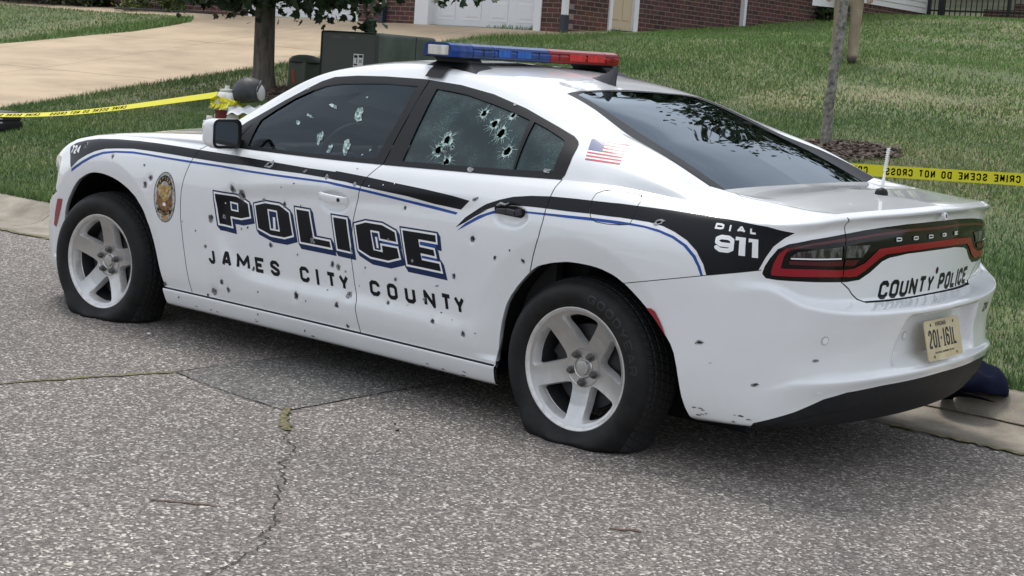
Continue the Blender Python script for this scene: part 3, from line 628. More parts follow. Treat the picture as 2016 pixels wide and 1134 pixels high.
# deck lid top
_kx = np.nonzero((R13[:, 0] <= -1.90) & (R13[:, 1] > .2))[0][0]
_kc = int(np.argmin(np.abs(SC - S_ST[18] - .02)))
_side = np.vstack([[GP[0, -1]], R13[_kx:_kc + 1]]); _rear = R13[_kc:]
_cen = np.array([(GP[-1, -1, 0], 0, 1.037), (-2.05, 0, 1.026), (-2.27, 0, 1.010), (-2.42, 0, 1.001), R13[-1]])
_cen = np.stack([cspline(np.linspace(0, 1, 5), _cen[:, k], np.linspace(0, 1, 40)) for k in range(3)], 1)
_base = GP[:, -1].copy(); _base[:, 2] += sail_recess(_base)
DP = coons(_side, _rear, _base, _cen, 60, 50)
DP[..., 2] -= sail_recess(DP)
deck = Surf.grid(DP, np.zeros(DP.shape[:2]))
if deck.N[DP.shape[1] * 20 + 20, 2] < 0: deck.N = -deck.N; deck.F = [tuple(reversed(f)) for f in deck.F]
# bonnet
_k0 = int(np.argmin(np.abs(SC - S_ST[4]))); _k1 = np.nonzero(R13[:, 0] <= .78)[0][0]
_side = np.vstack([R13[_k0:_k1][::-1]]); _side = np.vstack([[GP[0, 0]], _side]); _front = R13[:_k0 + 1][::-1]
_cx = [1.08, 1.30, 1.60, 1.95, 2.20, R13[0, 0]]; _cz = [1.002, .978, .942, .885, .825, R13[0, 2]]
_t = np.linspace(0, 1, 50)
_cen = np.stack([np.interp(_t, np.linspace(0, 1, 6), _cx), 0 * _t, cspline(np.linspace(0, 1, 6), _cz, _t)], 1)
HP = coons(_side, _front, GP[:, 0], _cen, 70, 50)
_w = sstep(.60, .42, HP[..., 1]) * sstep(2.25, 1.9, HP[..., 0]) * sstep(.8, 1.3, HP[..., 0] + HP[..., 1] * .3)
HP[..., 2] += .012 * _w
hood = Surf.grid(HP, np.zeros(HP.shape[:2]))
if hood.N[HP.shape[1] * 20 + 20, 2] < 0: hood.N = -hood.N; hood.F = [tuple(reversed(f)) for f in hood.F]

# ------------------------------------------------------------------ lettering: strokes on a unit cell
GL = {
 'A': [[(0, 0), (.42, 1), (.58, 1), (1, 0)], [(.18, .3), (.82, .3)]],
 'B': [[(0, 0), (0, 1), (.8, 1), (1, .85), (1, .65), (.8, .52), (0, .52)], [(.8, .52), (1, .38), (1, .15), (.8, 0), (0, 0)]],
 'C': [[(1, .7), (1, .84), (.75, 1), (.25, 1), (0, .84), (0, .16), (.25, 0), (.75, 0), (1, .16), (1, .3)]],
 'D': [[(0, 0), (0, 1), (.7, 1), (1, .82), (1, .18), (.7, 0), (0, 0)]],
 'E': [[(1, 1), (0, 1), (0, 0), (1, 0)], [(0, .5), (.8, .5)]],
 'F': [[(1, 1), (0, 1), (0, 0)], [(0, .5), (.8, .5)]],
 'G': [[(1, .72), (1, .84), (.75, 1), (.25, 1), (0, .84), (0, .16), (.25, 0), (.75, 0), (1, .16), (1, .46), (.55, .46)]],
 'I': [[(.5, 0), (.5, 1)]],
 'J': [[(.9, 1), (.9, .16), (.68, 0), (.3, 0), (.05, .16), (.05, .3)]],
 'L': [[(0, 1), (0, 0), (1, 0)]],
 'M': [[(0, 0), (0, 1), (.5, .3), (1, 1), (1, 0)]],
 'N': [[(0, 0), (0, 1), (1, 0), (1, 1)]],
 'O': [[(0, .16), (0, .84), (.25, 1), (.75, 1), (1, .84), (1, .16), (.75, 0), (.25, 0), (0, .16)]],
 'P': [[(0, 0), (0, 1), (.75, 1), (1, .84), (1, .6), (.75, .45), (0, .45)]],
 'R': [[(0, 0), (0, 1), (.75, 1), (1, .84), (1, .62), (.75, .48), (0, .48)], [(.5, .48), (1, 0)]],
 'S': [[(1, .74), (1, .84), (.75, 1), (.25, 1), (0, .84), (0, .66), (1, .34), (1, .16), (.75, 0), (.25, 0), (0, .16), (0, .26)]],
 'T': [[(0, 1), (1, 1)], [(.5, 1), (.5, 0)]],
 'U': [[(0, 1), (0, .16), (.25, 0), (.75, 0), (1, .16), (1, 1)]],
 'V': [[(0, 1), (.5, 0), (1, 1)]],
 'Y': [[(0, 1), (.5, .45), (1, 1)], [(.5, .45), (.5, 0)]],
 '0': [[(0, .16), (0, .84), (.25, 1), (.75, 1), (1, .84), (1, .16), (.75, 0), (.25, 0), (0, .16)]],
 '1': [[(.1, .82), (.5, 1), (.5, 0)]],
 '2': [[(0, .74), (0, .84), (.25, 1), (.75, 1), (1, .84), (1, .6), (0, .14), (0, 0), (1, 0)]],
 '4': [[(.75, 0), (.75, 1), (0, .36), (0, .26), (1, .26)]],
 '6': [[(1, .76), (1, .84), (.75, 1), (.25, 1), (0, .84), (0, .16), (.25, 0), (.75, 0), (1, .16), (1, .42), (.75, .57), (0, .57)]],
 '7': [[(0, 1), (1, 1), (1, .86), (.4, 0)]],
 '9': [[(0, .24), (0, .16), (.25, 0), (.75, 0), (1, .16), (1, .84), (.75, 1), (.25, 1), (0, .84), (0, .58), (.25, .43), (1, .43)]],
 '-': [[(.1, .5), (.9, .5)]],
}
def strokes(ch, w, h, t):
    """glyph as a list of polygons in a w x h cell, stroke t"""
    out = []
    for line in GL.get(ch, []):
        P = [np.array((t / 2 + a * (w - t), t / 2 + b * (h - t))) for a, b in line]
        if ch in 'I': P = [np.array((w / 2, b * h)) for a, b in line]
        for i in range(len(P) - 1):
            a, b = P[i], P[i + 1]; e = (b - a) / np.linalg.norm(b - a); n = np.array([-e[1], e[0]]) * t / 2
            ca = e * t / 2 if (i == 0 and len(P) > 2 and ch in 'DE') else e * 0
            out.append([a - n - ca, b - n, b + n, a + n - ca])
        for i, p in enumerate(P):
            if 0 < i < len(P) - 1 or np.allclose(P[0], P[-1]):
                out.append([p + t / 2 * np.array((math.cos(k * math.pi / 4 + math.pi / 8), math.sin(k * math.pi / 4 + math.pi / 8))) * 1.04 for k in range(8)])
    return out
def text_polys(txt, h, w, gap, t, place, widths=None):
    """place maps a (u, v) point of the text line to the target map"""
    res = []; u = 0
    for k, ch in enumerate(txt):
        cw = (widths or {}).get(ch, w)
        if ch == ' ': u += w * .7 + gap; continue
        if ch in 'I': cw = t * 1.05
        if ch == '1': cw = w * .7
        for poly in strokes(ch, cw, h, t): res.append([place(u + p[0], p[1]) for p in poly])
        u += cw + gap
    return res, u - gap

# ------------------------------------------------------------------ car materials
M_white = mat('white_paint', (.78, .79, .80), .32, coat=1.0)
_r, _n, _s = noise_col(M_white, (.745, .76, .775), (.785, .80, .81), 3.0)
M_black = mat('black_vinyl', (.005, .006, .009), .32, coat=0, spec=.22)
M_navy = mat('navy_vinyl', (.008, .024, .085), .32, coat=0, spec=.25)
M_blue = mat('blue_vinyl', (.014, .068, .30), .32, coat=0, spec=.3)
M_wvin = mat('white_vinyl', (.84, .85, .86), .35, coat=.3)
M_trim = mat('trim_plastic', (.009, .010, .012), .42, spec=.25)
M_val = mat('valance_plastic', (.012, .013, .015), .55, spec=.25)
noise_col(M_val, (.009, .010, .012), (.016, .016, .018), 40)
M_dark = mat('dark_cavity', (.006, .006, .007), .8)
M_shell = mat('inner_panel', (.05, .052, .055), .6)
M_bare = mat('bare_metal', (.34, .35, .36), .42, metal=.6)
noise_col(M_bare, (.09, .095, .10), (.44, .45, .46), 130, .3, .7)
M_chip = mat('paint_chip', (.045, .047, .05), .6)
M_chrome = mat('chrome', (.70, .71, .72), .3, metal=.3)
M_lampb = mat('smoked_lens', (.004, .004, .005), .08, coat=0, spec=.3)
M_red = mat('red_lens', (.27, .008, .018), .12, coat=.1, spec=.4)
M_redd = mat('dark_red_lens', (.075, .006, .011), .15, coat=.1, spec=.4)
M_grey = mat('grey_lens', (.20, .20, .20), .18, coat=.1)
noise_col(M_grey, (.012, .012, .013), (.22, .22, .21), 26, .44, .72, vscale=(3, 1, .6))
M_refl = mat('red_reflector', (.30, .012, .02), .2, coat=.6)
M_rubber = mat('tyre_rubber', (.010, .010, .011), .6, spec=.3)
M_alloy = mat('alloy', (.6, .6, .6), .30, metal=.88)
noise_col(M_alloy, (.50, .50, .50), (.60, .60, .595), 9)  # spoke faces toned darker for the dark horizon they mirror
M_alloy_lit = mat('alloy_lit', (.42, .41, .39), .38, metal=.45)
noise_col(M_alloy_lit, (.46, .45, .43), (.74, .73, .72), 14, .25, .55)  # same alloy lightened for the light on rim and spoke walls
M_steel = mat('dark_steel', (.06, .06, .065), .5, metal=.6)
M_nut = mat('lug_nut', (.16, .155, .15), .35, metal=.9)
def glass_mat(name, tint, rough=.015, ior=1.5):
    m = bpy.data.materials.new(name); m.use_nodes = True; nt = m.node_tree; nt.nodes.clear()
    o = nt.nodes.new('ShaderNodeOutputMaterial'); mx = nt.nodes.new('ShaderNodeMixShader')
    tr = nt.nodes.new('ShaderNodeBsdfTransparent'); tr.inputs['Color'].default_value = (*tint, 1)
    gl = nt.nodes.new('ShaderNodeBsdfGlossy'); gl.inputs['Roughness'].default_value = rough; gl.inputs['Color'].default_value = (.80, .90, 1, 1)
    fr = nt.nodes.new('ShaderNodeFresnel'); fr.inputs['IOR'].default_value = ior
    nt.links.new(fr.outputs[0], mx.inputs[0]); nt.links.new(tr.outputs[0], mx.inputs[1]); nt.links.new(gl.outputs[0], mx.inputs[2])
    nt.links.new(mx.outputs[0], o.inputs['Surface'])
    return m
M_glass = glass_mat('tinted_glass', (.30, .36, .37), ior=1.5)
M_gback = glass_mat('rear_glass', (.05, .06, .065), ior=1.75)
M_gshield = glass_mat('windscreen_glass', (.6, .65, .63))
# crazed safety glass of the shot-out rear door window
M_crazed = mat('crazed_glass', (.03, .05, .05), .16, coat=.1, spec=.35)
_tc = nd(M_crazed, 'ShaderNodeTexCoord')
_v = nd(M_crazed, 'ShaderNodeTexVoronoi', Scale=150); _v.feature = 'DISTANCE_TO_EDGE'
_nz = nd(M_crazed, 'ShaderNodeTexNoise', Scale=7, Detail=5)
_m1 = nd(M_crazed, 'ShaderNodeMapRange'); _m1.inputs[1].default_value = 0; _m1.inputs[2].default_value = .10; _m1.inputs[3].default_value = 1; _m1.inputs[4].default_value = 0
_m2 = nd(M_crazed, 'ShaderNodeMapRange'); _m2.inputs[1].default_value = .40; _m2.inputs[2].default_value = .72
_mu = nd(M_crazed, 'ShaderNodeMath', operation='MULTIPLY')
_cm = nd(M_crazed, 'ShaderNodeMixRGB'); _cm.inputs[1].default_value = (.010, .024, .027, 1); _cm.inputs[2].default_value = (.13, .22, .21, 1)
lk(M_crazed, _tc.outputs['Object'], _v.inputs['Vector']); lk(M_crazed, _tc.outputs['Object'], _nz.inputs['Vector'])
lk(M_crazed, _v.outputs['Distance'], _m1.inputs[0]); lk(M_crazed, _nz.outputs['Fac'], _m2.inputs[0])
lk(M_crazed, _m1.outputs[0], _mu.inputs[0]); lk(M_crazed, _m2.outputs[0], _mu.inputs[1]); lk(M_crazed, _mu.outputs[0], _cm.inputs[0])
lk(M_crazed, _cm.outputs[0], bsdf(M_crazed).inputs['Base Color'])
M_frost = mat('frosted_glass_rim', (.42, .55, .52), .5)
noise_col(M_frost, (.03, .09, .085), (.58, .72, .68), 70, .40, .64)

# ------------------------------------------------------------------ cut the sheets into panels
FA = smooth_line([(1.905, .15), (1.885, .36), (1.872, .429), (1.855, .51), (1.816, .58), (1.732, .669), (1.653, .714), (1.574, .737), (1.469, .737), (1.365, .717), (1.28, .685), (1.22, .651),
                  (1.168, .601), (1.125, .54), (1.076, .44), (1.04, .33), (1.011, .237), (.99, .05)], 3)
RA = smooth_line([(-1.12, .05), (-1.135, .248), (-1.155, .41), (-1.201, .527), (-1.309, .644), (-1.378, .676), (-1.443, .692), (-1.507, .700), (-1.593, .699), (-1.67, .687), (-1.747, .657),
                  (-1.856, .58), (-1.93, .51), (-1.985, .434), (-2.025, .276), (-2.055, .195), (-2.07, .12)], 3)
SEND = S_ST[-1] + .05
FA2 = [(FA[0][0], -.1)] + FA + [(FA[-1][0], -.1)]; RA2 = [(RA[0][0], -.1)] + RA + [(RA[-1][0], -.1)]
body.mark([FA2], 'cut', only={''}); body.mark([RA2], 'cut', only={''})
GAP = .0022
def ribbon(pts, w=GAP):
    P = np.array(pts, float); t = np.gradient(P, axis=0); t /= np.linalg.norm(t, axis=1, keepdims=True) + 1e-12
    n = np.stack([-t[:, 1], t[:, 0]], 1) * w
    return np.vstack([P + n, (P - n)[::-1]])
dF = [(.742, .962)] + TR['doorF'][1:]; dF[-1] = (.803, .232)
dB = TR['doorB'][:-1] + [(-.356, .20)]; dB = [(-.405, .985)] + dB
dRr = [(-1.372, 1.02)] + TR['doorR'] + [(-1.290, .60)]
body.mark([[(-1.3, 0), (1.2, 0), (1.2, .231), (-1.3, .231)]], 'sill', only={''})
body.mark([dF + [(.78, .20)] + [(-.357, .20)] + dB[::-1]], 'door_front', only={''})
body.mark([dB + [(-1.3, .20)] + dRr[::-1]], 'door_rear', only={''})
body.mark([[(.2, 1.5), (.2, 0), (1.3, 0), (1.3, 1.5)]], 'fender', only={''})
# front bumper: below a seam running forward from the arch
_sb = float(np.interp(-1.80, -_pl[5:18, 0], S_ST[5:18]))
body.mark([[(-.1, 0), (_sx(1.80), 0), (_sx(1.80), .60), (_sx(1.95), .575), (1.0, .572), (.6, .565), (-.1, .565)]], 'bumper_front', 'sz', only={''})
body.mark([[(-.1, .567), (1.06, .575), (_sx(1.985), .60), (1.02, .66), (.90, .695), (.6, .70), (.34, .685), (.34, .574)]], 'headlight', 'sz', only={''})
body.mark([[(-.1, .566), (.338, .574), (.338, .685), (-.1, .68)]], 'grille', 'sz', only={''})
body.mark([[(-.1, 1.5), (-.1, 0), (_sx(1.25), 0), (_sx(1.25), 1.5)]], 'fender', 'sz', only={''})
lamp = TS['lampT'] + [(SEND, .930), (SEND, .820)] + TS['lampB'][::-1]
body.mark([lamp], 'tail_lamp', 'sz', only={''})
seam = [(_sx(x), z) for x, z in [(-1.70, .648)] + TR['seam']]
bump_top = seam[:-1] + [(5.345, .766), (5.357, .756)] + TS['lampB'][1:6] + [TS['lampB'][5], (5.772, .706), (5.80, .684), (5.836, .664), (5.875, .6525), (SEND, .6505)]
body.mark([bump_top + [(SEND, 0), (_sx(-1.7), 0)]], 'bumper_rear', 'sz', only={''})
body.mark([[(5.722, 1.2), (5.700, .966), (5.714, .948), (5.722, .908), (5.722, .60), (SEND, .60), (SEND, 1.2)]], 'trunk_lid', 'sz', only={''})
body.mark([[(_sx(-2.25), .16), (5.37, .225), (5.52, .278), (5.63, .325), (5.73, .345), (5.93, .355), (SEND, .362), (SEND, 0), (_sx(-2.25), 0)]], 'valance', 'sz', only={'bumper_rear'})
body.mark([[(-.5, 1.5), (-.5, 0), (-3, 0), (-3, 1.5)]], 'quarter', only={''})
body.mark([TR['fuel']], 'fuel_door', only={'quarter'})
# shut lines are real gaps
for line, tags in ((dF, {'fender', 'door_front'}), (dB, {'door_front', 'door_rear'}), (dRr, {'door_rear', 'quarter'})):
    body.mark([ribbon(line)], 'cut', only=tags)
body.mark([ribbon([(1.02, .2305), (.4, .2305), (-.3, .2305), (-1.13, .2305)], .0035)], 'cut', only={'sill', 'door_front', 'door_rear', 'fender'})
_fu = TR['fuel'] + TR['fuel'][:1]
body.mark([ribbon(_fu, .0015)], 'cut', only={'fuel_door', 'quarter'})
body.mark([ribbon(seam, .0015)], 'cut', 'sz', only={'quarter', 'bumper_rear'})
body.mark([ribbon([(5.700, .966), (5.714, .948), (5.722, .908), (5.722, .82), (5.722, .731), (5.745, .72), (5.775, .704), (5.80, .684), (5.836, .664), (5.875, .6525), (6.0, .6505), (SEND, .6505)], .0025)], 'cut', 'sz',
          only={'quarter', 'bumper_rear', 'trunk_lid', 'tail_lamp'})
import copy
body_r = copy.deepcopy(body)                         # the right flank keeps its panels whole
def blob(x, z, r, n=11, k=.35, sx=1.0, sz=1.0, ang=0.0, rg=rng):
    a0 = rg.random() * 6.28; P = []
    for i in range(n):
        a = a0 + 2 * math.pi * i / n; q = r * (1 + k * (rg.random() * 2 - 1))
        u, v = q * math.cos(a) * sx, q * math.sin(a) * sz
        P.append((x + u * math.cos(ang) - v * math.sin(ang), z + u * math.sin(ang) + v * math.cos(ang)))
    return P
PANELS = {'fender', 'door_front', 'door_rear', 'quarter', 'sill', 'bumper_rear', 'trunk_lid'}
hole_marks = []
for x, z, r, kd in HOLE_TABLE:
    r *= 1.22
    # an entry hole: a torn lip of bare metal round a dark opening
    if kd == 'h':
        hole = blob(x, z, r * .66, 11, .28); body.mark([hole], 'cut', only=PANELS)
        hole_marks.append((x, z, 'funnel', (hole, r)))
        hole_marks.append((x, z, 'rim', blob(x - r * .10, z + r * .05, r * .86, 12, .30)))
    elif kd == 'gash':
        ang = -.25 if x < 0 else -.45
        hole = blob(x, z, r * .5, 9, .3, 1.0, .42, ang); body.mark([hole], 'cut', only=PANELS)
        hole_marks.append((x, z, 'rim', blob(x, z, r * .85, 12, .3, 1.15, .55, ang)))
    elif kd == 'g':
        hole = blob(x, z, r * .28, 7, .4); body.mark([hole], 'cut', only=PANELS)
        hole_marks.append((x, z, 'rim', blob(x, z, r * .85, 11, .28, 1, .9)))
    elif kd == 's': hole_marks.append((x, z, 'chip', blob(x, z, r * .85, 7, .4, 1.0, .75, rng.random() * 3)))
    elif kd == 'w': hole_marks.append((x, z, 'white', blob(x, z, r * .8, 7, .3)))
    else: hole_marks.append((x, z, 'scuff', blob(x, z, r * .7, 8, .4, 1.2, .35, -.3)))

# greenhouse
TRIM = TR['trim']
trim_out = [(.80, .90), (.655, 1.005)] + [(.585, 1.068)] + TRIM[2:] + [(-1.365, .985), (-1.37, .90)]
roof.mark([trim_out], 'window_trim', only={''})
roof.mark([TR['glassF']], 'glass_front', only={'window_trim'})
roof.mark([TR['glassR']], 'glass_rear', only={'window_trim'})
roof.mark([TR['glassQ']], 'glass_quarter', only={'window_trim'})
roof.mark([[(1.4, -.2), (1.4, .85), (.97, .74), (.85, .722), (.70, .662), (.44, .594), (.205, .545), (.235, .32), (.25, .1), (.25, -.2)]], 'windscreen', 'xy', only={''})
BACK = [(-1.012, -.2), (-1.012, .02), (-1.02, .2), (-1.04, .36), (-1.075, .495), (-1.26, .53), (-1.463, .585), (-1.654, .63), (-1.80, .652), (-1.925, .662), (-1.96, .40), (-1.97, -.2)]
roof.mark([BACK], 'frit', 'xy', only={''})
roof.mark([[(-1.03, -.2), (-1.035, .2), (-1.055, .36), (-1.085, .44), (-1.26, .475), (-1.463, .505), (-1.654, .53), (-1.80, .545), (-1.97, .553), (-1.97, -.2)]], 'backlight', 'xy', only={'frit'})
roof.mark([ribbon([(-.4477, 1.33), (-.4286, 1.155), (-.3975, .95)], .003)], 'cut', only={'window_trim'})

# ------------------------------------------------------------------ the police car
car = empty('police_car'); car.matrix_world = CAR_M
tag(car, 'white police sedan riddled with bullet holes, standing on flat tyres at the kerb', 'police car')
M_tub = mat('cabin_lining', (.025, .026, .028), .8)
# lining behind the panels (seen through holes and shut lines)
_in = Surf.grid(BODY_P[:, ::3], SG[:, ::3]); _in.N = body.N[:len(SC) * len(_rr)].reshape(len(_rr), len(SC), 3)[:, ::3].reshape(-1, 3)
_in.mark([FA2], 'cut'); _in.mark([RA2], 'cut')
_in.obj('inner_panel', {''}, M_shell, car, off=-.016, side='B')

def mark_mesh(kind, poly, parent, name='bullet_hole'):
    m_ = {'rim': M_bare, 'chip': M_chip, 'white': M_wvin, 'scuff': M_bare}[kind]
    P, F, N = body.patch([poly], 'xz', .0022 if kind in ('white',) else .0019, only=PANELS)
    if F: mesh_obj(name, P, F, m_, parent, True, N)
def decal(name, contours, m, parent, off, m_='xz', union=False, only=None, surf=None):
    P, F, N = (surf or body).patch(contours, m_, off, only or PANELS | {'fuel_door'}, union)
    if F: return mesh_obj(name, P, F, m, parent, True, N)

parts = {}
for key, nm in (('fender', 'fender'), ('door_front', 'door'), ('door_rear', 'door'), ('quarter', 'quarter_panel'), ('sill', 'side_sill')):
    parts[key] = body.obj(nm, {key}, M_white, car)
    body_r.obj(nm, {key}, M_white, car, side='R')
parts['door_front']['label'] = 'bullet-riddled front door lettered POLICE'
parts['door_rear']['label'] = 'bullet-riddled rear door with a torn-off handle'
parts['fuel_door'] = body.obj('fuel_door', {'fuel_door'}, M_white, parts['quarter'])
body_r.obj('fuel_door', {'fuel_door'}, M_white, car, side='R')
parts['bumper_rear'] = body.obj('rear_bumper', {'bumper_rear'}, M_white, car, side='B')
parts['valance'] = body.obj('rear_valance', {'valance'}, M_val, car, side='B')
parts['bumper_front'] = body.obj('front_bumper', {'bumper_front'}, M_white, car, side='B')
body.obj('headlight', {'headlight'}, M_lampb, car, off=-.004); body.obj('headlight', {'headlight'}, M_lampb, car, off=-.004, side='R')
body.obj('grille', {'grille'}, M_trim, car, off=-.006, side='B')
parts['hood'] = hood.obj('hood', {''}, M_white, car, side='B')
_deck = [f for f in deck.F]
# trunk lid = rear face plus deck inside the lid lines
deck.mark([[(-1.94, -.1), (-1.94, .62), (-2.05, .672), (-2.30, .655), (-2.42, .625), (-2.462, .60), (-2.60, .60), (-2.60, -.1)]], 'lid', 'xy')
deck.mark([ribbon([(-1.94, .62), (-2.05, .672), (-2.30, .655), (-2.42, .625), (-2.445, .612)], .002)], 'cut', 'xy')
P1, F1, N1 = body._pack([f for f, t in zip(body.F, body.T) if t == 'trunk_lid'])
P2, F2, N2 = deck._pack([f for f, t in zip(deck.F, deck.T) if t == 'lid'])
parts['lid'] = half_obj('trunk_lid', np.vstack([P1, P2]), F1 + [tuple(v + len(P1) for v in f) for f in F2], np.vstack([N1, N2]), M_white, car, 'B')
deck.obj('rear_deck', {''}, M_white, car, side='B')
lampo = body.obj('tail_lamp', {'tail_lamp'}, M_lampb, car, side='B')
for nm, key, m_, off in (('red_light', 'redBar', M_red, .003), ('red_light', 'redTop', M_redd, .003), ('reverse_lens', 'lensA', M_grey, .003), ('red_lens', 'lensB', M_redd, .003), ('reverse_lens', 'lensC', M_grey, .003), ('red_lens', 'lensD', M_redd, .003)):
    pts = list(TS[key])
    if key in ('redBar', 'redTop'):
        smax = max(p[0] for p in pts); pts = [(SEND, p[1]) if p[0] > smax - .04 else p for p in pts]
    P, F, N = body.patch([pts], 'sz', off, {'tail_lamp'})
    for sd in (('L', 'R') if 'lens' in nm else 'B'):
        if F: half_obj(nm, P, F, N, m_, lampo, sd)
# white line under the reversing lens
P, F, N = body.patch([[(5.452, .8215), (5.70, .8205), (5.70, .8155), (5.452, .8165)]], 'sz', .0036, {'tail_lamp'})
for sd in 'LR': half_obj('lens_highlight', P, F, N, M_wvin, lampo, sd)

roof_o = roof.obj('roof', {''}, M_white, car, side='B')
for sd in 'LR':
    tr_ = roof.obj('window_frame', {'window_trim'}, M_trim, car, off=.002, side=sd)
    gf_ = roof.obj('window_glass', {'glass_front'}, M_glass, car, off=-.004, side=sd)
    if sd == 'L': gf = gf_
    gq = roof.obj('window_glass', {'glass_quarter'}, M_glass if sd == 'R' else M_crazed, car, off=-.004, side=sd)
    if sd == 'R': roof.obj('window_glass', {'glass_rear'}, M_glass, car, off=-.004, side=sd)
    else: parts['trim'] = tr_
roof.obj('windscreen', {'windscreen'}, M_gshield, car, off=-.003, side='B')
bl = roof.obj('rear_window', {'backlight'}, M_gback, car, off=-.003, side='B')
roof.obj('window_surround', {'frit'}, M_trim, bl, off=-.001, side='B')
# crazed rear door glass with its holes
GH = [(-.828, 1.213, .020), (-.977, 1.217, .017), (-.908, 1.1735, .022), (-.965, 1.140, .027), (-.6985, 1.095, .028), (-.670, 1.048, .025), (-.744, 1.066, .008), (-.743, 1.008, .023), (-1.038, 1.078, .024)]
for x, z, r in GH: roof.mark([blob(x, z, r * .62, 10, .35)], 'cut', only={'glass_rear'})
gr = roof.obj('window_glass', {'glass_rear'}, M_crazed, car, off=-.004)
gr['label'] = 'crazed rear door window with bullet holes'
for x, z, r in GH:
    star = [blob(x, z, r * 1.02, 16, .30)]
    for k in range(16):          # fine cracks run out from the hole
        a = k * .393 + rng.random() * .3; l_ = r * (1.3 + 1.3 * rng.random()); w_ = .0016
        star.append([(x + .7 * r * math.cos(a) - w_ * math.sin(a), z + .7 * r * math.sin(a) + w_ * math.cos(a)), (x + l_ * math.cos(a + .12), z + l_ * math.sin(a + .12)), (x + .7 * r * math.cos(a) + w_ * math.sin(a), z + .7 * r * math.sin(a) - w_ * math.cos(a))])
    P, F, N = roof.patch(star, 'xz', -.0028, {'glass_rear'}, True)
    if F: mesh_obj('bullet_hole', P, F, M_frost, gr, True, N)
for x, z, r, k in [(-.134, 1.152, .027, 1.9), (.052, 1.041, .026, 1.6), (-.041, .996, .018, 1.5), (-.136, 1.012, .026, 1.6), (-.131, 1.231, .007, 1), (-.285, 1.0135, .007, 1), (.052, 1.181, .034, .3), (.226, 1.091, .024, .5), (-.25, .9912, .006, .7), (.171, 1.127, .03, .25)]:
    P, F, N = roof.patch([blob(x, z, r * .8, 13, .35, 1.0, k * .9, -.3 if k > .6 else .25)], 'xz', -.002, {'glass_front'})
    if F: mesh_obj('bullet_mark', P, F, M_frost, gf, True, N)
for x, z, r in ((-.96, 1.256, .008), (-.8925, .9877, .012), (-1.28, 1.02, .012), (.27, 1.2425, .008)):
    P, F, N = roof.patch([blob(x, z, r, 8, .4, 1.4, .7)], 'xz', .0042, {'window_trim', 'glass_quarter'})
    if F: mesh_obj('bullet_mark', P, F, M_bare, parts['trim'], True, N)
# the quarter glass divider bar and mirror sail

# ------------------------------------------------------------------ livery
def panel_of(x, z):
    if x > .84: return parts['fender']
    if x > -.33: return parts['door_front']
    return parts['door_rear'] if x > -1.35 else parts['quarter']
def split_decal(name, contours, m_, parent_key, off, union=False):
    return decal(name, contours, m_, parts[parent_key], off, 'xz', union, {parent_key} if parent_key != 'quarter' else {'quarter', 'fuel_door'})
for key in ('fender', 'door_front', 'door_rear', 'quarter'):
    for nm, src_, m_ in (('black_stripe', 'stripe1', M_black), ('blue_stripe', 'blue1', M_blue), ('black_stripe', 'stripe2', M_black), ('blue_stripe', 'blue2', M_blue)):
        split_decal(nm, [TR[src_]], m_, key, .0006)
W1, W2 = .0085, .0155
LET = {k: np.array(TR[k]) for k in 'POLICE'}
CUTS = {'P': TR['Ph'], 'O': TR['Oh']}
for key in ('door_front', 'door_rear'):
    def _d(nm, cs, m_, off, union=False): return split_decal(nm, cs, m_, key, off, union)
    sh = np.array((-.016, -.016))
    navy = []
    for k in 'POLICE':
        o2 = offset_poly(LET[k], W2)
        navy += [o2, o2 + sh * .35, o2 + sh * .7, o2 + sh]
    _d('lettering_shadow', navy, M_navy, .0006, True)
    # the white keyline is the outline grown, minus nothing; counters follow on top
    for j, k in enumerate('POLICE'):
        _d('lettering_outline', [offset_poly(LET[k], W1)], M_wvin, .0010)
        if k in CUTS: _d('lettering', [LET[k], CUTS[k]], M_black, .0014)
        else: _d('lettering', [LET[k]], M_black, .0014)
    for k in CUTS:
        inn = offset_poly(CUTS[k], -.0075)
        _d('lettering_shadow', [inn], M_navy, .0014)
        if k == 'O':
            c = inn.mean(0); _d('lettering_outline', [(inn - c) * [.32, .68] + c + np.array((-.006, -.012))], M_wvin, .0018)
    # the bright keyline inside C and the blue bars of E and C openings
    if key == 'door_rear':
        _d('lettering_shadow', [[(-.404, .677), (-.441, .677), (-.462, .607), (-.428, .606)]], M_navy, .0014)
        _d('lettering_outline', [[(-.427, .660), (-.440, .660), (-.452, .614), (-.440, .614)]], M_wvin, .0018)
        _d('blue_bar', [[(-.470, .647), (-.552, .645), (-.556, .636), (-.470, .637)]], M_blue, .0014)
        _d('blue_bar', [[(-.690, .672), (-.785, .671), (-.788, .660), (-.692, .661)]], M_blue, .0014)
        _d('blue_bar', [[(-.705, .616), (-.790, .6145), (-.795, .606), (-.707, .607)]], M_blue, .0014)
SL = .20
def word(pts_top, pts_bot, txt, m_, key_list, t, name='lettering', off=.0010, slant=SL):
    xs = np.array([p[0] for p in pts_top]); ft = np.polyfit(xs, [p[1] for p in pts_top], 1); fb = np.polyfit([p[0] for p in pts_bot], [p[1] for p in pts_bot], 1)
    for ch, a, b in zip(txt, pts_top, pts_bot):
        a = (a[0], float(np.polyval(ft, a[0]))); b = (b[0], float(np.polyval(fb, b[0])))
        h = a[1] - b[1]; w = {'I': t, 'M': .086, 'N': .066, 'J': .052}.get(ch, .061)
        cs = []
        for poly in strokes(ch, w, h, t):
            cs.append([(a[0] - p[0] - slant * (h - p[1]), b[1] + p[1]) for p in poly])
        for key in key_list: split_decal(name, cs, m_, key, off, True)
jt = list(TR['jcc_top']); jb = list(TR['jcc_bot'])
jt[0] = (.668, .469)
word(jt[:9], jb[:9], 'JAMESCITY', M_black, ['door_front'], .0168)
word(jt[9:], jb[9:], 'COUNTY', M_black, ['door_rear'], .0168)
dt, db = TR['dial_top'], TR['dial_bot']
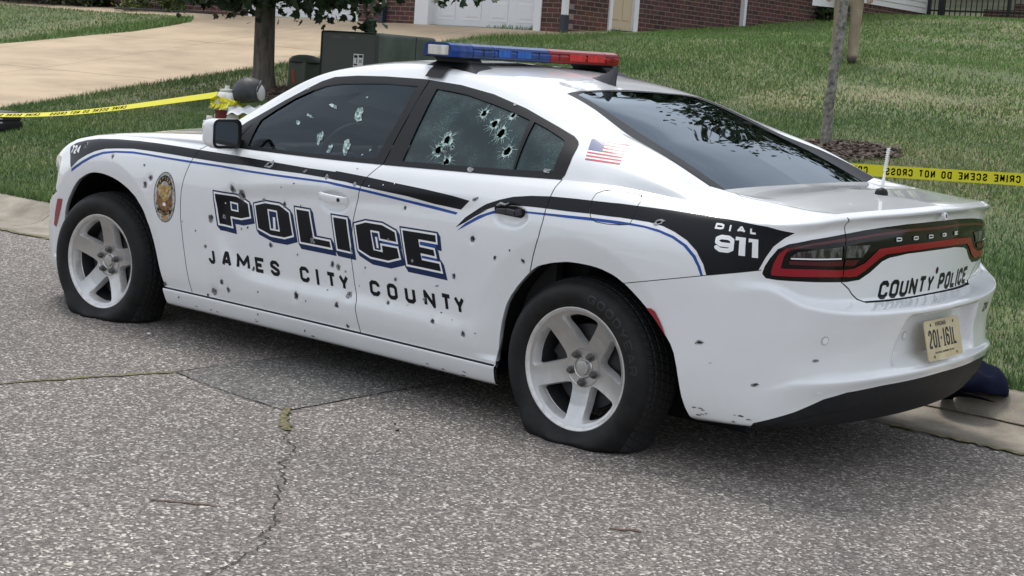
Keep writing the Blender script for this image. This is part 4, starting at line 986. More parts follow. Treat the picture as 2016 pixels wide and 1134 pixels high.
for ch, a, b in zip('DIAL911', dt, db):
    h = a[1] - b[1]; t = .0068 if ch in 'DIAL' else .0152
    w = max(a[0] - b[0] - .12 * h, t)
    cs = [[(a[0] - p[0] - .12 * (h - p[1]), b[1] + p[1]) for p in poly] for poly in strokes(ch, w, h, t)]
    if ch == '1':
        cs = [[(a[0] - q - .12 * (h - v), b[1] + v) for q, v in pl] for pl in ([(w * .36, 0), (w * .86, 0), (w * .86, h), (w * .36, h)], [(w * .04, h), (w * .5, h), (w * .5, h * .83), (w * .04, h * .80)])]
    split_decal('lettering', cs, M_wvin, 'quarter', .0012, True)
n4 = TR['n724f']
for k, ch in enumerate('724'):
    x0 = n4[0][0] - .004 - k * .036
    cs = [[(x0 - p[0] - .10 * (.042 - p[1]), .809 + .003 * k + p[1]) for p in poly] for poly in strokes(ch, .030, .042, .010)]
    split_decal('lettering', cs, M_wvin, 'fender', .0012, True)
# the officer badge: an oval of rings, banners and a gilt eagle
M_gold = mat('gold_print', (.42, .26, .07), .4); noise_col(M_gold, (.20, .09, .02), (.62, .45, .16), 60, .35, .65)
M_silver = mat('silver_print', (.38, .38, .36), .4); noise_col(M_silver, (.14, .14, .13), (.58, .57, .52), 70, .35, .65)
M_brown = mat('brown_print', (.12, .05, .02), .4); noise_col(M_brown, (.05, .02, .01), (.34, .17, .05), 55, .35, .65)
bt, bb, bl_, br = [np.array(q) for q in TR['badge']]
bc = (bt + bb) / 2 - np.array((0.0, 0)); bw = (bl_[0] - br[0]) / 2 * .98; bh = (bt[1] - bb[1]) / 2
def bp_(u, v): return (bc[0] - u * bw - .05 * bh * (1 - v) * 0 + .0 * v, bc[1] + v * bh)
def ell(ru, rv, cu=0, cv=0, n=28): return [bp_(cu + ru * math.cos(2 * math.pi * k / n), cv + rv * math.sin(2 * math.pi * k / n)) for k in range(n)]
badge = decal('badge', [ell(1, 1)], M_black, car, .0008, 'xz', False, {'fender'})
def bd(nm, cs, m_, off, union=False):
    P, F, N = body.patch(cs, 'xz', off, {'fender'}, union)
    if F: mesh_obj(nm, P, F, m_, badge, True, N)
bd('badge_ring', [ell(.95, .97)], M_silver, .0011)
bd('badge_field', [ell(.70, .80, 0, .05)], M_brown, .0014)
bd('badge_field', [ell(.62, .42, 0, .34)], M_silver, .0017)
arc = [bp_(.78 * math.cos(a), .10 + .76 * math.sin(a)) for a in np.linspace(.35, math.pi - .35, 16)] + [bp_(.52 * math.cos(a), .10 + .54 * math.sin(a)) for a in np.linspace(math.pi - .35, .35, 16)]
bd('badge_banner', [arc], M_black, .0020)
cs = []
for k, ch in enumerate('OFFICER'):
    a = math.pi - .55 - k * (math.pi - 1.1) / 6
    for poly in strokes(ch, .13, .13, .035):
        cs.append([bp_(.65 * math.cos(a) + (p[0] - .065) * math.sin(a) + (p[1] - .065) * math.cos(a), .10 + .65 * math.sin(a) - (p[0] - .065) * math.cos(a) + (p[1] - .065) * math.sin(a)) for p in poly])
bd('badge_lettering', cs, M_gold, .0023, True)
bd('badge_eagle', [[bp_(*q) for q in ((0, .52), (.14, .44), (.40, .50), (.62, .34), (.40, .26), (.50, .12), (.26, .10), (.30, -.06), (.12, -.14), (.34, -.30), (0, -.36), (-.34, -.30), (-.12, -.14), (-.30, -.06), (-.26, .10), (-.50, .12), (-.40, .26), (-.62, .34), (-.40, .50), (-.14, .44))]], M_gold, .0022)
bd('badge_banner', [[bp_(*q) for q in ((-.72, -.12), (-.30, -.20), (0, -.17), (.30, -.20), (.72, -.12), (.70, -.34), (.30, -.42), (0, -.40), (-.30, -.42), (-.70, -.34))]], M_brown, .0026)
bd('badge_banner', [[bp_(*q) for q in ((-.66, -.46), (0, -.54), (.66, -.46), (.60, -.62), (0, -.70), (-.60, -.62))]], M_black, .0026)
cs = []
for k, ch in enumerate('POLICE'):
    for poly in strokes(ch, .13, .10, .03): cs.append([bp_(-.48 + k * .16 + p[0], -.635 - .03 * math.cos((k - 2.5) * .6) + p[1]) for p in poly])
bd('badge_lettering', cs, M_gold, .0029, True)
bd('badge_seal', [ell(.15, .075, 0, -.28, 14)], M_wvin, .0030)
bd('badge_banner', [[bp_(*q) for q in ((-.30, -.74), (.30, -.74), (.24, -.88), (-.24, -.88))]], M_gold, .0024)

# flag on the rear pillar
M_fr = mat('flag_red', (.50, .03, .05), .4, coat=.2); M_fb = mat('flag_blue', (.04, .07, .22), .4, coat=.2)
f = [np.array(q) for q in TR['flag']]
def fl(u, v):                      # u along the hoist edge, v downwards
    a = f[0] * (1 - u) + f[1] * u; b = f[3] * (1 - u) + f[2] * u
    return tuple(a * (1 - v) + b * v)
def fdec(nm, cs, m_, off, par):
    P, F, N = roof.patch(cs, 'xz', off, {''})
    return mesh_obj(nm, P, F, m_, par, True, N) if F else None
flag = fdec('flag_decal', [[fl(0, 0), fl(1, 0), fl(1, 1), fl(0, 1)]], M_wvin, .0008, car)
for k in range(0, 13, 2):
    u0 = .40 if k < 7 else 0
    fdec('red_stripe', [[fl(u0, k / 13), fl(1, k / 13), fl(1, (k + 1) / 13), fl(u0, (k + 1) / 13)]], M_fr, .0012, flag)
fdec('blue_field', [[fl(0, 0), fl(.40, 0), fl(.40, 7 / 13), fl(0, 7 / 13)]], M_fb, .0012, flag)
cs = []
for r_ in range(9):
    for c_ in range(6 if r_ % 2 == 0 else 5):
        u = (.033 + c_ * .0667 + (0 if r_ % 2 == 0 else .033)); v = (r_ + 1) * 7 / 13 / 10
        cs.append([fl(u + .010 * math.cos(1.256 * k), v + .020 * math.sin(1.256 * k)) for k in range(5)])
fdec('stars', cs, M_wvin, .0016, flag)

# ------------------------------------------------------------------ bullet marks
_bx, _bz = body.C[:len(SC) * len(_rr), 0], body.C[:len(SC) * len(_rr), 1]
def funnel(x, z, hole, r, par):
    # torn metal turned inwards round the opening
    d2 = (_bx - x)**2 + (_bz - z)**2 + np.where(body.P[:len(_bx), 1] < .5, 9, 0); k = int(np.argmin(d2)); P0, N0 = body.P[k], body.N[k]
    V = []; F = []; n_ = len(hole)
    for a, b in hole:
        y = P0[1] - (N0[0] * (a - P0[0]) + N0[2] * (b - P0[2])) / max(N0[1], .3)
        for f_, dp in ((1.04, -.0004), (.86, .0035), (.58 + .16 * rng.random(), .011)): V.append((x + (a - x) * f_, y - dp, z + (b - z) * f_))
    for i in range(n_):
        j = (i + 1) % n_
        for q in (0, 1): F.append((3 * i + q, 3 * j + q, 3 * j + q + 1, 3 * i + q + 1))
    mesh_obj('bullet_hole', V, F, M_bare, par, False)
for x, z, kd, poly in hole_marks:
    if kd == 'funnel':
        funnel(x, z, poly[0], poly[1], parts['sill'] if z < .23 and x > -1.2 else (parts['bumper_rear'] if x < -1.7 and z < .66 else panel_of(x, z))); continue
    par = parts['sill'] if z < .23 and x > -1.2 else (parts['bumper_rear'] if x < -1.7 and z < .66 else panel_of(x, z))
    mark_mesh(kd, poly, par, {'rim': 'bullet_hole', 'chip': 'paint_chip', 'white': 'paint_chip', 'scuff': 'scuff'}[kd])

# road grime and stone chips along the sill and under the bumper
M_grime = mat('grime', (.20, .175, .14), .9)
g7 = random.Random(21)
for k in range(34):
    if k < 20: x, z, key = g7.uniform(-1.1, 1.0), g7.uniform(.145, .18), 'sill'
    else: x, z, key = g7.uniform(-2.28, -2.06), g7.uniform(.215, .25), 'bumper_rear'
    P, F, N = body.patch([blob(x, z, g7.uniform(.0025, .006), 8, .45, 1.8, .5, 0, g7)], 'xz', .0012, {key})
    if F: mesh_obj('grime', P, F, M_grime if k % 3 else M_chip, parts[key], True, N)
# ------------------------------------------------------------------ tail: lettering, lock, sensors, plate
def tail_word(txt, s0, z0, h, w, gap, t, m_, tags, off, par, slant=.12, name='lettering', both=False):
    cs, _ = text_polys(txt, h, w, gap, t, lambda u, v: (s0 + u + slant * v * 0 + slant * v, z0 + v))
    P, F, N = body.patch(cs, 'sz', off, tags, True)
    return mesh_obj(name, P, F, m_, par, True, N) if F else None
# the word crosses the middle, so it is laid on a sheet made of both halves
_c0 = int(np.argmin(np.abs(SC - 5.55)))
_Ph = BODY_P[:, _c0:]; _Pf = np.concatenate([_Ph, (_Ph * [1, -1, 1])[:, ::-1][:, 1:]], 1)
_sf = np.concatenate([SG[:, _c0:], 2 * SC[-1] - SG[:, _c0:][:, ::-1][:, 1:]], 1)
tail = Surf.grid(_Pf, _sf)
if tail.N.reshape(_Pf.shape)[40, _Pf.shape[1] // 2, 0] > 0: tail.N = -tail.N; tail.F = [tuple(reversed(q)) for q in tail.F]
def tail_dec(nm, cs, m_, off, par, union=True):
    P, F, N = tail.patch(cs, 'sz', off, None, union)
    return mesh_obj(nm, P, F, m_, par, True, N) if F else None
cs, _w = text_polys('COUNTY', .069, .060, .0125, .0165, lambda u, v: (5.962 + u + .10 * v, .655 + v))
cs2, _w2 = text_polys('POLICE', .069, .056, .0125, .0165, lambda u, v: (6.435 + u + .10 * v, .655 + v))
tail_dec('lettering', cs + cs2, M_black, .0010, parts['lid'])
tail_dec('bullet_hole', [[(6.405 + .013 * math.cos(k * .7), .738 + .014 * math.sin(k * .7)) for k in range(9)]], M_dark, .0012, parts['lid'])
tail_dec('bullet_hole', [[(6.405 + .008 * math.cos(k * .7), .737 + .009 * math.sin(k * .7)) for k in range(9)]], M_redd, .0016, parts['lid'])
cs, _ = text_polys('DODGE', .0145, .038, .0865, .0045, lambda u, v: (6.034 + u, .868 + v))
tail_dec('maker_lettering', cs, M_chrome, .0045, lampo)
cs, _ = text_polys('724', .040, .026, .006, .008, lambda u, v: (6.770 + u + .08 * v, .546 + v))
tail_dec('lettering', cs, M_black, .0012, parts['bumper_rear'])
# lock on the lid lip
bm = bmesh.new(); add_lathe(bm, [(.0, .004), (.014, .004), (.0155, .002), (.0155, -.01)], 20, 'X', (0, 0, 0))
lock = bm_obj('lid_lock', bm, M_white, parts['lid'], True, 40); lock.location = (-2.536, -.012, .953); lock.rotation_euler = (0, R(-12), R(180))
bm = bmesh.new(); add_box(bm, (.006, 0, 0), (.003, .004, .014), bevel=.001); ko = bm_obj('keyhole', bm, M_dark, parts['lid']); ko.location = lock.location; ko.rotation_euler = lock.rotation_euler
for s_, z_ in ((5.610, .536), (6.143, .511)):
    for sd in (0, 1):
        ss = s_ if sd == 0 else 2 * SC[-1] - s_
        ring = [(ss + .016 * math.cos(k * .349), z_ + .016 * math.sin(k * .349)) for k in range(18)]
        dot = [(ss + .0105 * math.cos(k * .349), z_ + .0105 * math.sin(k * .349)) for k in range(18)]
        o_ = tail_dec('parking_sensor', [ring], M_bare, .0008, parts['bumper_rear'], False)
        P, F, N = tail.patch([[(ss + .0145 * math.cos(k * .349), z_ + .0145 * math.sin(k * .349)) for k in range(18)]], 'sz', .0014)
        mesh_obj('sensor_ring', P, F, M_white, parts['bumper_rear'], True, N)
        P, F, N = tail.patch([dot], 'sz', .0022); mesh_obj('sensor_face', P, F, M_wvin, parts['bumper_rear'], True, N)
# number plate
M_plate = mat('plate_cream', (.60, .50, .30), .45, coat=.2); noise_col(M_plate, (.50, .41, .25), (.63, .54, .34), 9)
M_pblack = mat('plate_ink', (.02, .02, .022), .5)
pl = empty('licence_plate'); pl.parent = car
pl.matrix_parent_inverse = Matrix.Identity(4)
pl.location = (-2.585, 0, .492); pl.rotation_euler = (0, R(15), 0)
def rrect(w, h, r, n=6):
    out = []
    for cx, cy, a0 in ((w - r, h - r, 0), (-w + r, h - r, 90), (-w + r, -h + r, 180), (w - r, -h + r, 270)):
        out += [(cx + r * math.cos(R(a0 + 90 * k / n)), cy + r * math.sin(R(a0 + 90 * k / n))) for k in range(n + 1)]
    return out
bm = bmesh.new()
vs = [bm.verts.new((-.0012, -a, b)) for a, b in rrect(.1524, .0762, .014)]; f_ = bm.faces.new(vs)
ex = bmesh.ops.extrude_face_region(bm, geom=[f_]); bmesh.ops.translate(bm, vec=(.003, 0, 0), verts=[v for v in ex['geom'] if isinstance(v, bmesh.types.BMVert)])
bmesh.ops.recalc_face_normals(bm, faces=bm.faces[:])
plo = bm_obj('plate', bm, M_plate, pl)
gy, gz = np.meshgrid(np.linspace(.16, -.16, 90), np.linspace(-.08, .08, 50))
plane = Surf.grid(np.stack([gy * 0 - .0012, gy, gz], -1), -gy)
plane.N[:] = (-1, 0, 0)
def plate_dec(nm, cs, m_, off=.0006):
    P, F, N = plane.patch(cs, 'sz', off, None, True)
    if F: mesh_obj(nm, P, F, m_, pl, False)
SER = {'2': .036, '0': .038, '1': .024, '-': .028, '6': .038, 'L': .034}
u = -.128; cs = []
for ch in '201-161L':
    w = SER[ch]
    for p_ in strokes(ch, w - .006, .070, .0105): cs.append([(u + q[0], -.030 + q[1]) for q in p_])
    if ch in '1L':    # serifs
        cs.append([(u - .001, -.030), (u + w - .005, -.030), (u + w - .005, -.024), (u - .001, -.024)])
    u += w - .0005
plate_dec('registration', cs, M_pblack)
cs, w_ = text_polys('VIRGINIA', .017, .0115, .0035, .0035, lambda u, v: (-.058 + u, .050 + v)); plate_dec('lettering', cs, M_pblack)
cs, w_ = text_polys('FOR OFFICIAL GOVERNMENT USE ONLY', .0075, .0042, .0014, .0016, lambda u, v: (-.088 + u, -.052 + v)); plate_dec('lettering', cs, M_pblack)
plate_dec('screw', [[(sx * .098 + .006 * math.cos(k * .7), sz + .006 * math.sin(k * .7)) for k in range(9)] for sx, sz in ((-1, .058), (1, .058), (-1, -.062), (1, -.062))], M_pblack)

# side reflectors
for key, pts, tg in (('reflector', TR['reflector'], {'bumper_rear'}), ('reflF', TR['reflF'], {'bumper_front', 'fender', 'headlight'})):
    par = parts['bumper_rear'] if key == 'reflector' else parts['bumper_front']
    P, F, N = body.patch([pts], 'xz', .0035, tg)
    if F: mesh_obj('side_reflector', P, F, M_refl, par, True, N)

# ------------------------------------------------------------------ arch linings and under-body
for cx, arch in ((AX_F, FA), (AX_R, RA)):
    for sd in (1, -1):
        A = np.array([q for q in arch if q[1] > (.245 if (q[0] > 1.5 or -1.6 < q[0] < 1.5) else .235)]); V = []; F = []
        for q in A:
            yb = float(np.interp(q[0], BODY_P[30, ::-1, 0], BODY_P[30, ::-1, 1]))
            k = np.argmin((body.C[:len(SC) * len(_rr), 0] - q[0])**2 + (body.C[:len(SC) * len(_rr), 1] - q[1])**2)
            yb = body.P[k, 1]
            V += [(q[0], yb * sd, q[1]), (q[0], (yb - .022) * sd, q[1]), (q[0], (yb - .022) * sd, q[1] + .02), (q[0], .45 * sd, q[1] + .03)]
        n_ = len(A)
        for i in range(n_ - 1):
            for j in range(3): F.append((4 * i + j, 4 * i + j + 1, 4 * i + 5 + j, 4 * i + 4 + j))
        mi = [0 if (k % 3) == 0 else 1 for k in range(len(F))]
        mesh_obj('arch_lining', V, F, M_white, car, True, mats=[M_white, M_dark], midx=mi)
        bm = bmesh.new(); add_box(bm, (cx, .45 * sd, .42), (1.0, .01, .7)); bm_obj('arch_lining', bm, M_dark, car)
bm = bmesh.new()
add_box(bm, (-.02, 0, .20), (2.10, 1.66, .06)); add_box(bm, (-2.2, 0, .27), (.50, 1.2, .03)); add_box(bm, (2.12, 0, .22), (.36, 1.2, .05))
add_box(bm, (0, 0, .25), (4.6, .80, .05))
bm_obj('underbody', bm, M_dark, car)
for sd in (1, -1): bm = bmesh.new(); add_tube(bm, [(-1.9, .55 * sd, .27), (-2.40, .56 * sd, .275)], .04, 16); bm_obj('exhaust_pipe', bm, M_steel, car, True, 40)
# flat dark patch on the valance, painting the shade round the exhaust
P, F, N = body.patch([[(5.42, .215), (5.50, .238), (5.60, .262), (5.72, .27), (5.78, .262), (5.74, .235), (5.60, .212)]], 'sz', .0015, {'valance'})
for sd in 'LR': half_obj('exhaust_shade', P, F, N, M_dark, parts['valance'], sd)

# ------------------------------------------------------------------ wheels
def wheel(name, cx, sd, rot, steer, gz, label=None):
    w = empty(name); w.parent = car; w.location = (cx, .918 * sd, WZ); w.rotation_euler = (0, 0, steer)
    if label: w['label'] = label
    k = 1
    RT = .352
    # tyre: rings of (radius, depth inwards), flattened where it meets the road
    prof = [(.236, .012), (.240, .000), (.252, -.012), (.272, -.019), (.295, -.020), (.315, -.013), (.329, .003), (.339, .018), (.346, .035), (.350, .060), (.352, .11), (.350, .16), (.345, .19), (.32, .215), (.27, .215), (.236, .20)]
    na = 144; P = np.zeros((len(prof), na + 1, 3)); cs_ = np.zeros((len(prof), na + 1))
    for j in range(na + 1):
        a = 2 * math.pi * j / na
        for i, (r, d) in enumerate(prof):
            x, z = r * math.cos(a), r * math.sin(a); y = -d
            low = max(0, -math.sin(a))
            gnd = -(WZ - gz)
            sq = min(1.0, max(0.0, gnd + .10 - z) / .10) if z < 0 else 0
            y += .030 * sq * (1 if d < .11 else -1) * math.sin(math.pi * min(1, (r - .236) / .116)) * (1 + .25 * math.sin(x * 40))
            if r > .27: x *= 1 + .26 * sq * sq * (r - .27) / .08
            z = max(z, gnd + .002 + .003 * (i % 2))
            P[i, j] = (x, y * sd, z); cs_[i, j] = a * .29
    S = Surf.grid(P, cs_)
    S.C[:, 1] = np.repeat([r for r, d in prof], na + 1)
    if S.N.reshape(P.shape)[4, na // 4, 1] * sd < 0: S.N = -S.N; S.F = [tuple(reversed(q)) for q in S.F]
    nF = len(S.F); mi = [1 if 7 <= (i // na) <= 12 else 0 for i in range(nF)]
    ty = mesh_obj('tyre', S.P, S.F, M_rubber, w, True, None, mats=[M_rubber, M_tread], midx=mi)
    if sd > 0:
        rings = [[(q, r) for q in np.linspace(0, .29 * 2 * math.pi, 130)] for r in ()]
        cs, _ = text_polys('GOODYEAR', .032, .036, .011, .0065, lambda u_, v: (.29 * 1.78 + u_, .276 + v))
        Pp, Ff, Nn = S.patch(cs, 'sz', .0012, None, True)
        if Ff and cx < 0: mesh_obj('tyre_lettering', Pp, Ff, M_rubl, w, True, Nn)
    # alloy rim
    bm = bmesh.new()
    add_lathe(bm, [(.2235, -.012), (.229, -.004), (.237, .0), (.2425, -.001), (.2445, -.006), (.2445, -.02), (.238, -.03)], 96)
    add_lathe(bm, [(.2235, -.012), (.218, -.05), (.208, -.062)], 72)
    if sd < 0: bmesh.ops.transform(bm, matrix=Matrix.Diagonal((1, -1, 1, 1)), verts=bm.verts[:]); bmesh.ops.reverse_faces(bm, faces=bm.faces[:])
    ro = bm_obj('rim', bm, M_alloy_lit, w, True, 35)
    bm = bmesh.new(); add_lathe(bm, [(.208, -.062), (.203, -.10), (.200, -.15), (.236, -.20)], 72)
    if sd < 0: bmesh.ops.transform(bm, matrix=Matrix.Diagonal((1, -1, 1, 1)), verts=bm.verts[:]); bmesh.ops.reverse_faces(bm, faces=bm.faces[:])
    bm_obj('barrel', bm, M_steel, w, True, 35)
    rr_ = np.concatenate([np.linspace(0, .10, 12), np.linspace(.105, .2245, 26)]); aa = np.linspace(0, 2 * math.pi, 181)
    dep = np.interp(rr_, [0, .045, .07, .10, .15, .195, .2245], [-.062, -.062, -.060, -.055, -.042, -.024, -.010])
    G = np.zeros((len(rr_), len(aa), 3)); G[..., 0] = rr_[:, None] * np.cos(aa)[None]; G[..., 2] = rr_[:, None] * np.sin(aa)[None]; G[..., 1] = dep[:, None]
    face = Surf.grid(G, np.zeros(G.shape[:2])); face.C[:, 1] = face.P[:, 2]; face.C[:, 0] = face.P[:, 0]
    if face.N[face.P[:, 0].argmax(), 1] < 0: face.N = -face.N; face.F = [tuple(reversed(q)) for q in face.F]
    wins = []
    for q in range(5):
        a = rot + R(36 + 72 * q)
        # opening between two spokes: wide at the rim, rounded towards the hub
        loc = [(.082, 0), (.088, .011), (.104, .026), (.132, .047), (.160, .068), (.178, .0815), (.191, .0855), (.2005, .074), (.2115, .033), (.2135, 0)]
        loc = loc + [(u_, -v) for u_, v in loc[-2:0:-1]]
        loc = smooth_line(loc, 3, True)
        wins.append([(u_ * math.cos(a) - v * math.sin(a), u_ * math.sin(a) + v * math.cos(a)) for u_, v in loc])
    face.mark(wins, 'open', 'xz', union=True)
    Pf, Ff, Nf = face._pack([q for q, t in zip(face.F, face.T) if t == ''])
    if sd < 0: Pf = Pf * [1, -1, 1]; Nf = Nf * [1, -1, 1]; Ff = [tuple(reversed(q)) for q in Ff]
    mesh_obj('spokes', Pf, Ff, M_alloy, w, True, Nf)
    V, F = [], []
    for wn_ in wins:
        b0 = len(V); n_ = len(wn_)
        for x, z in wn_:
            r = math.hypot(x, z); d = float(np.interp(r, rr_, dep)); sh_ = 1 - .02 / max(r, .05)
            V += [(x, d * sd, z), (x * 1.0, (d - .008) * sd, z), (x * (1 + .012), (d - .040) * sd, z * (1 + .012))]
        cxm = np.mean([p_[0] for p_ in wn_]); czm = np.mean([p_[1] for p_ in wn_])
        for i in range(n_):       # walls lean into the opening
            x, z = wn_[i]; V[b0 + 3 * i + 1] = (x + (cxm - x) * .06, V[b0 + 3 * i + 1][1], z + (czm - z) * .06)
            V[b0 + 3 * i + 2] = (x + (cxm - x) * .13, V[b0 + 3 * i + 2][1], z + (czm - z) * .13)
        for i in range(n_):
            j = (i + 1) % n_
            for t_ in (0, 1): F.append((b0 + 3 * i + t_, b0 + 3 * j + t_, b0 + 3 * j + t_ + 1, b0 + 3 * i + t_ + 1))
    mesh_obj('spoke_sides', V, F, M_alloy_lit, w, True)
    for q in range(5):
        bm = bmesh.new(); a = rot + R(72 * q); c = (.0575 * math.cos(a), 0, .0575 * math.sin(a))
        add_lathe(bm, [(.0, -.036), (.0085, -.037), (.0115, -.042), (.0125, -.053), (.0165, -.054), (.0165, -.064)], 12, 'Y', c)
        if sd < 0: bmesh.ops.transform(bm, matrix=Matrix.Diagonal((1, -1, 1, 1)), verts=bm.verts[:]); bmesh.ops.reverse_faces(bm, faces=bm.faces[:])
        bm_obj('lug_nut', bm, M_nut, w, True, 35)
    bm = bmesh.new(); add_lathe(bm, [(0, -.052), (.022, -.052), (.0275, -.053), (.0295, -.056), (.0305, -.066)], 32)
    add_lathe(bm, [(.038, -.0605), (.041, -.0575), (.0435, -.0605)], 40); add_lathe(bm, [(.0715, -.0602), (.0745, -.0575), (.0785, -.0575)], 48)
    add_box(bm, (0, -.0517, .002), (.034, .0012, .006), Matrix.Rotation(R(20), 3, 'Y'))
    if sd < 0: bmesh.ops.transform(bm, matrix=Matrix.Diagonal((1, -1, 1, 1)), verts=bm.verts[:]); bmesh.ops.reverse_faces(bm, faces=bm.faces[:])
    bm_obj('centre_cap', bm, M_alloy, w, True, 35)
    bm = bmesh.new(); add_lathe(bm, [(0, -.10), (.07, -.10), (.075, -.108), (.165, -.108), (.168, -.115), (.168, -.13)], 48)
    for q in range(2): add_lathe(bm, [(.118 + .02 * q, -.1075), (.122 + .02 * q, -.1065), (.126 + .02 * q, -.1075)], 48)
    add_box(bm, (.13 * math.cos(.6), -.118, .13 * math.sin(.6)), (.07, .05, .15), Matrix.Rotation(-.6, 3, 'Y'), .01)
    if sd < 0: bmesh.ops.transform(bm, matrix=Matrix.Diagonal((1, -1, 1, 1)), verts=bm.verts[:]); bmesh.ops.reverse_faces(bm, faces=bm.faces[:])
    bm_obj('brake_disc', bm, M_steel, w, True, 35)
    return w
M_rubl = mat('tyre_letter', (.015, .016, .017), .55)
M_tread = mat('tyre_tread', (.016, .016, .017), .7)
_tc = nd(M_tread, 'ShaderNodeTexCoord'); _sx_ = nd(M_tread, 'ShaderNodeSeparateXYZ'); lk(M_tread, _tc.outputs['Object'], _sx_.inputs[0])
_at = nd(M_tread, 'ShaderNodeMath', operation='ARCTAN2'); lk(M_tread, _sx_.outputs['Z'], _at.inputs[0]); lk(M_tread, _sx_.outputs['X'], _at.inputs[1])
_ml = nd(M_tread, 'ShaderNodeMath', operation='MULTIPLY'); _ml.inputs[1].default_value = 64; lk(M_tread, _at.outputs[0], _ml.inputs[0])
_y6 = nd(M_tread, 'ShaderNodeMath', operation='MULTIPLY'); _y6.inputs[1].default_value = 60; lk(M_tread, _sx_.outputs['Y'], _y6.inputs[0])
_ad = nd(M_tread, 'ShaderNodeMath', operation='ADD'); lk(M_tread, _ml.outputs[0], _ad.inputs[0]); lk(M_tread, _y6.outputs[0], _ad.inputs[1])
_sn = nd(M_tread, 'ShaderNodeMath', operation='SINE'); lk(M_tread, _ad.outputs[0], _sn.inputs[0])
_yb = nd(M_tread, 'ShaderNodeMath', operation='MULTIPLY'); _yb.inputs[1].default_value = 175; lk(M_tread, _sx_.outputs['Y'], _yb.inputs[0])
_sb_ = nd(M_tread, 'ShaderNodeMath', operation='SINE'); lk(M_tread, _yb.outputs[0], _sb_.inputs[0])
_mn = nd(M_tread, 'ShaderNodeMath', operation='MINIMUM'); lk(M_tread, _sn.outputs[0], _mn.inputs[0]); lk(M_tread, _sb_.outputs[0], _mn.inputs[1])
_cl_ = nd(M_tread, 'ShaderNodeMapRange'); _cl_.inputs[1].default_value = -.9; _cl_.inputs[2].default_value = -.3; lk(M_tread, _mn.outputs[0], _cl_.inputs[0])
bump(M_tread, _cl_.outputs[0], .9, .008)
noise_col(M_rubber, (.007, .007, .008), (.016, .016, .016), 18, .35, .7)
wheel('wheel', AX_F, 1, R(90 + 4), R(6), 0)
wheel('wheel', AX_R, 1, R(-90), 0, 0)
wheel('wheel', AX_F, -1, R(80), R(6), -.031); wheel('wheel', AX_R, -1, R(40), 0, -.031)

# ------------------------------------------------------------------ mirror, handles, light bar, antennas
def mirror(sd):
    m = empty('side_mirror'); m.parent = car; m.location = (.50, .965 * sd, 1.018)
    bm = bmesh.new()
    # housing: rounded-square rings from the glass plane forwards
    rings = []
    for d, s_ in ((0, 1.0), (.010, 1.03), (.04, 1.02), (.075, .93), (.105, .74), (.125, .45), (.13, .08)):
        ring = []
        for a, b in rrect(.076 * s_, .066 * s_, .030 * s_, 5): ring.append(bm.verts.new((d + a * .10, a * sd, b + .012 * (1 - s_))))
        rings.append(ring)
    n_ = len(rings[0])
    for i in range(len(rings) - 1):
        for k in range(n_): bm.faces.new((rings[i][k], rings[i][(k + 1) % n_], rings[i + 1][(k + 1) % n_], rings[i + 1][k]))
    bmesh.ops.recalc_face_normals(bm, faces=bm.faces[:])
    bm_obj('mirror_housing', bm, M_white, m, True, 50)
    bm = bmesh.new()
    o_ = [bm.verts.new((a * .10 - .001, a * sd, b)) for a, b in rrect(.077, .067, .031, 5)]; i_ = [bm.verts.new((a * .10 - .004, a * sd, b)) for a, b in rrect(.066, .056, .024, 5)]
    k_ = [bm.verts.new((a * .10 + .008, a * sd, b)) for a, b in rrect(.063, .053, .022, 5)]
    for k in range(n_):
        bm.faces.new((o_[k], o_[(k + 1) % n_], i_[(k + 1) % n_], i_[k])); bm.faces.new((i_[k], i_[(k + 1) % n_], k_[(k + 1) % n_], k_[k]))
    add_box(bm, (.065, -.09 * sd, -.045), (.06, .09, .035), None, .01)
    bm_obj('mirror_frame', bm, M_trim, m, True, 40)
    bm = bmesh.new(); bm.faces.new([bm.verts.new((a * .10 + .005, a * sd, b)) for a, b in rrect(.0635, .0535, .023, 5)])
    bm_obj('mirror_glass', bm, mat('mirror_glass', (.42, .43, .44), .03, metal=1), m)
    bm = bmesh.new()
    v = [(.70, .862, .955), (.60, .862, .955), (.525, .79, 1.062), (.66, .79, 1.04)]
    bm.faces.new([bm.verts.new((a - .50, b * sd - .965 * sd + .006 * sd, c - 1.018)) for a, b, c in v]); bm_obj('mirror_sail', bm, M_trim, m)
mirror(1); mirror(-1)
# door pulls
def pull(x0, z, sd, par):
    bm = bmesh.new()
    pts = [(x0 + .080, .914, z + .004), (x0 + .066, .938, z + .003), (x0 + .03, .947, z + .001), (x0 - .03, .947, z - .002), (x0 - .066, .940, z - .004), (x0 - .082, .916, z - .006)]
    secs = []
    for i, p in enumerate(pts):
        hh = .017 if 0 < i < 5 else .015
        secs.append([bm.verts.new((p[0] + (0), (p[1] + dy) * sd, p[2] + dz)) for dy, dz in ((-.006, -hh), (.004, -hh * .8), (.008, 0), (.005, hh * .85), (-.006, hh))])
    for i in range(5):
        for k in range(5): bm.faces.new((secs[i][k], secs[i][(k + 1) % 5], secs[i + 1][(k + 1) % 5], secs[i + 1][k]))
    bm.faces.new(secs[0]); bm.faces.new(secs[-1][::-1])
    bmesh.ops.recalc_face_normals(bm, faces=bm.faces[:])
    h = bm_obj('handle', bm, M_white, par, True, 50)
    if sd > 0:
        bm = bmesh.new(); add_lathe(bm, [(0, .0), (.0075, .0), (.009, -.003)], 14, 'Y', (x0 - .062, .9505, z - .002)); bm_obj('bullet_hole', bm, M_dark, par)
pull(-.163, .797, 1, parts['door_front'])
dr = [o for o in car.children if o.name.startswith('door.')]
pull(-.163, .797, -1, [o for o in car.children if o.name.startswith('door')][1]); pull(-1.18, .855, -1, [o for o in car.children if o.name.startswith('door')][3])
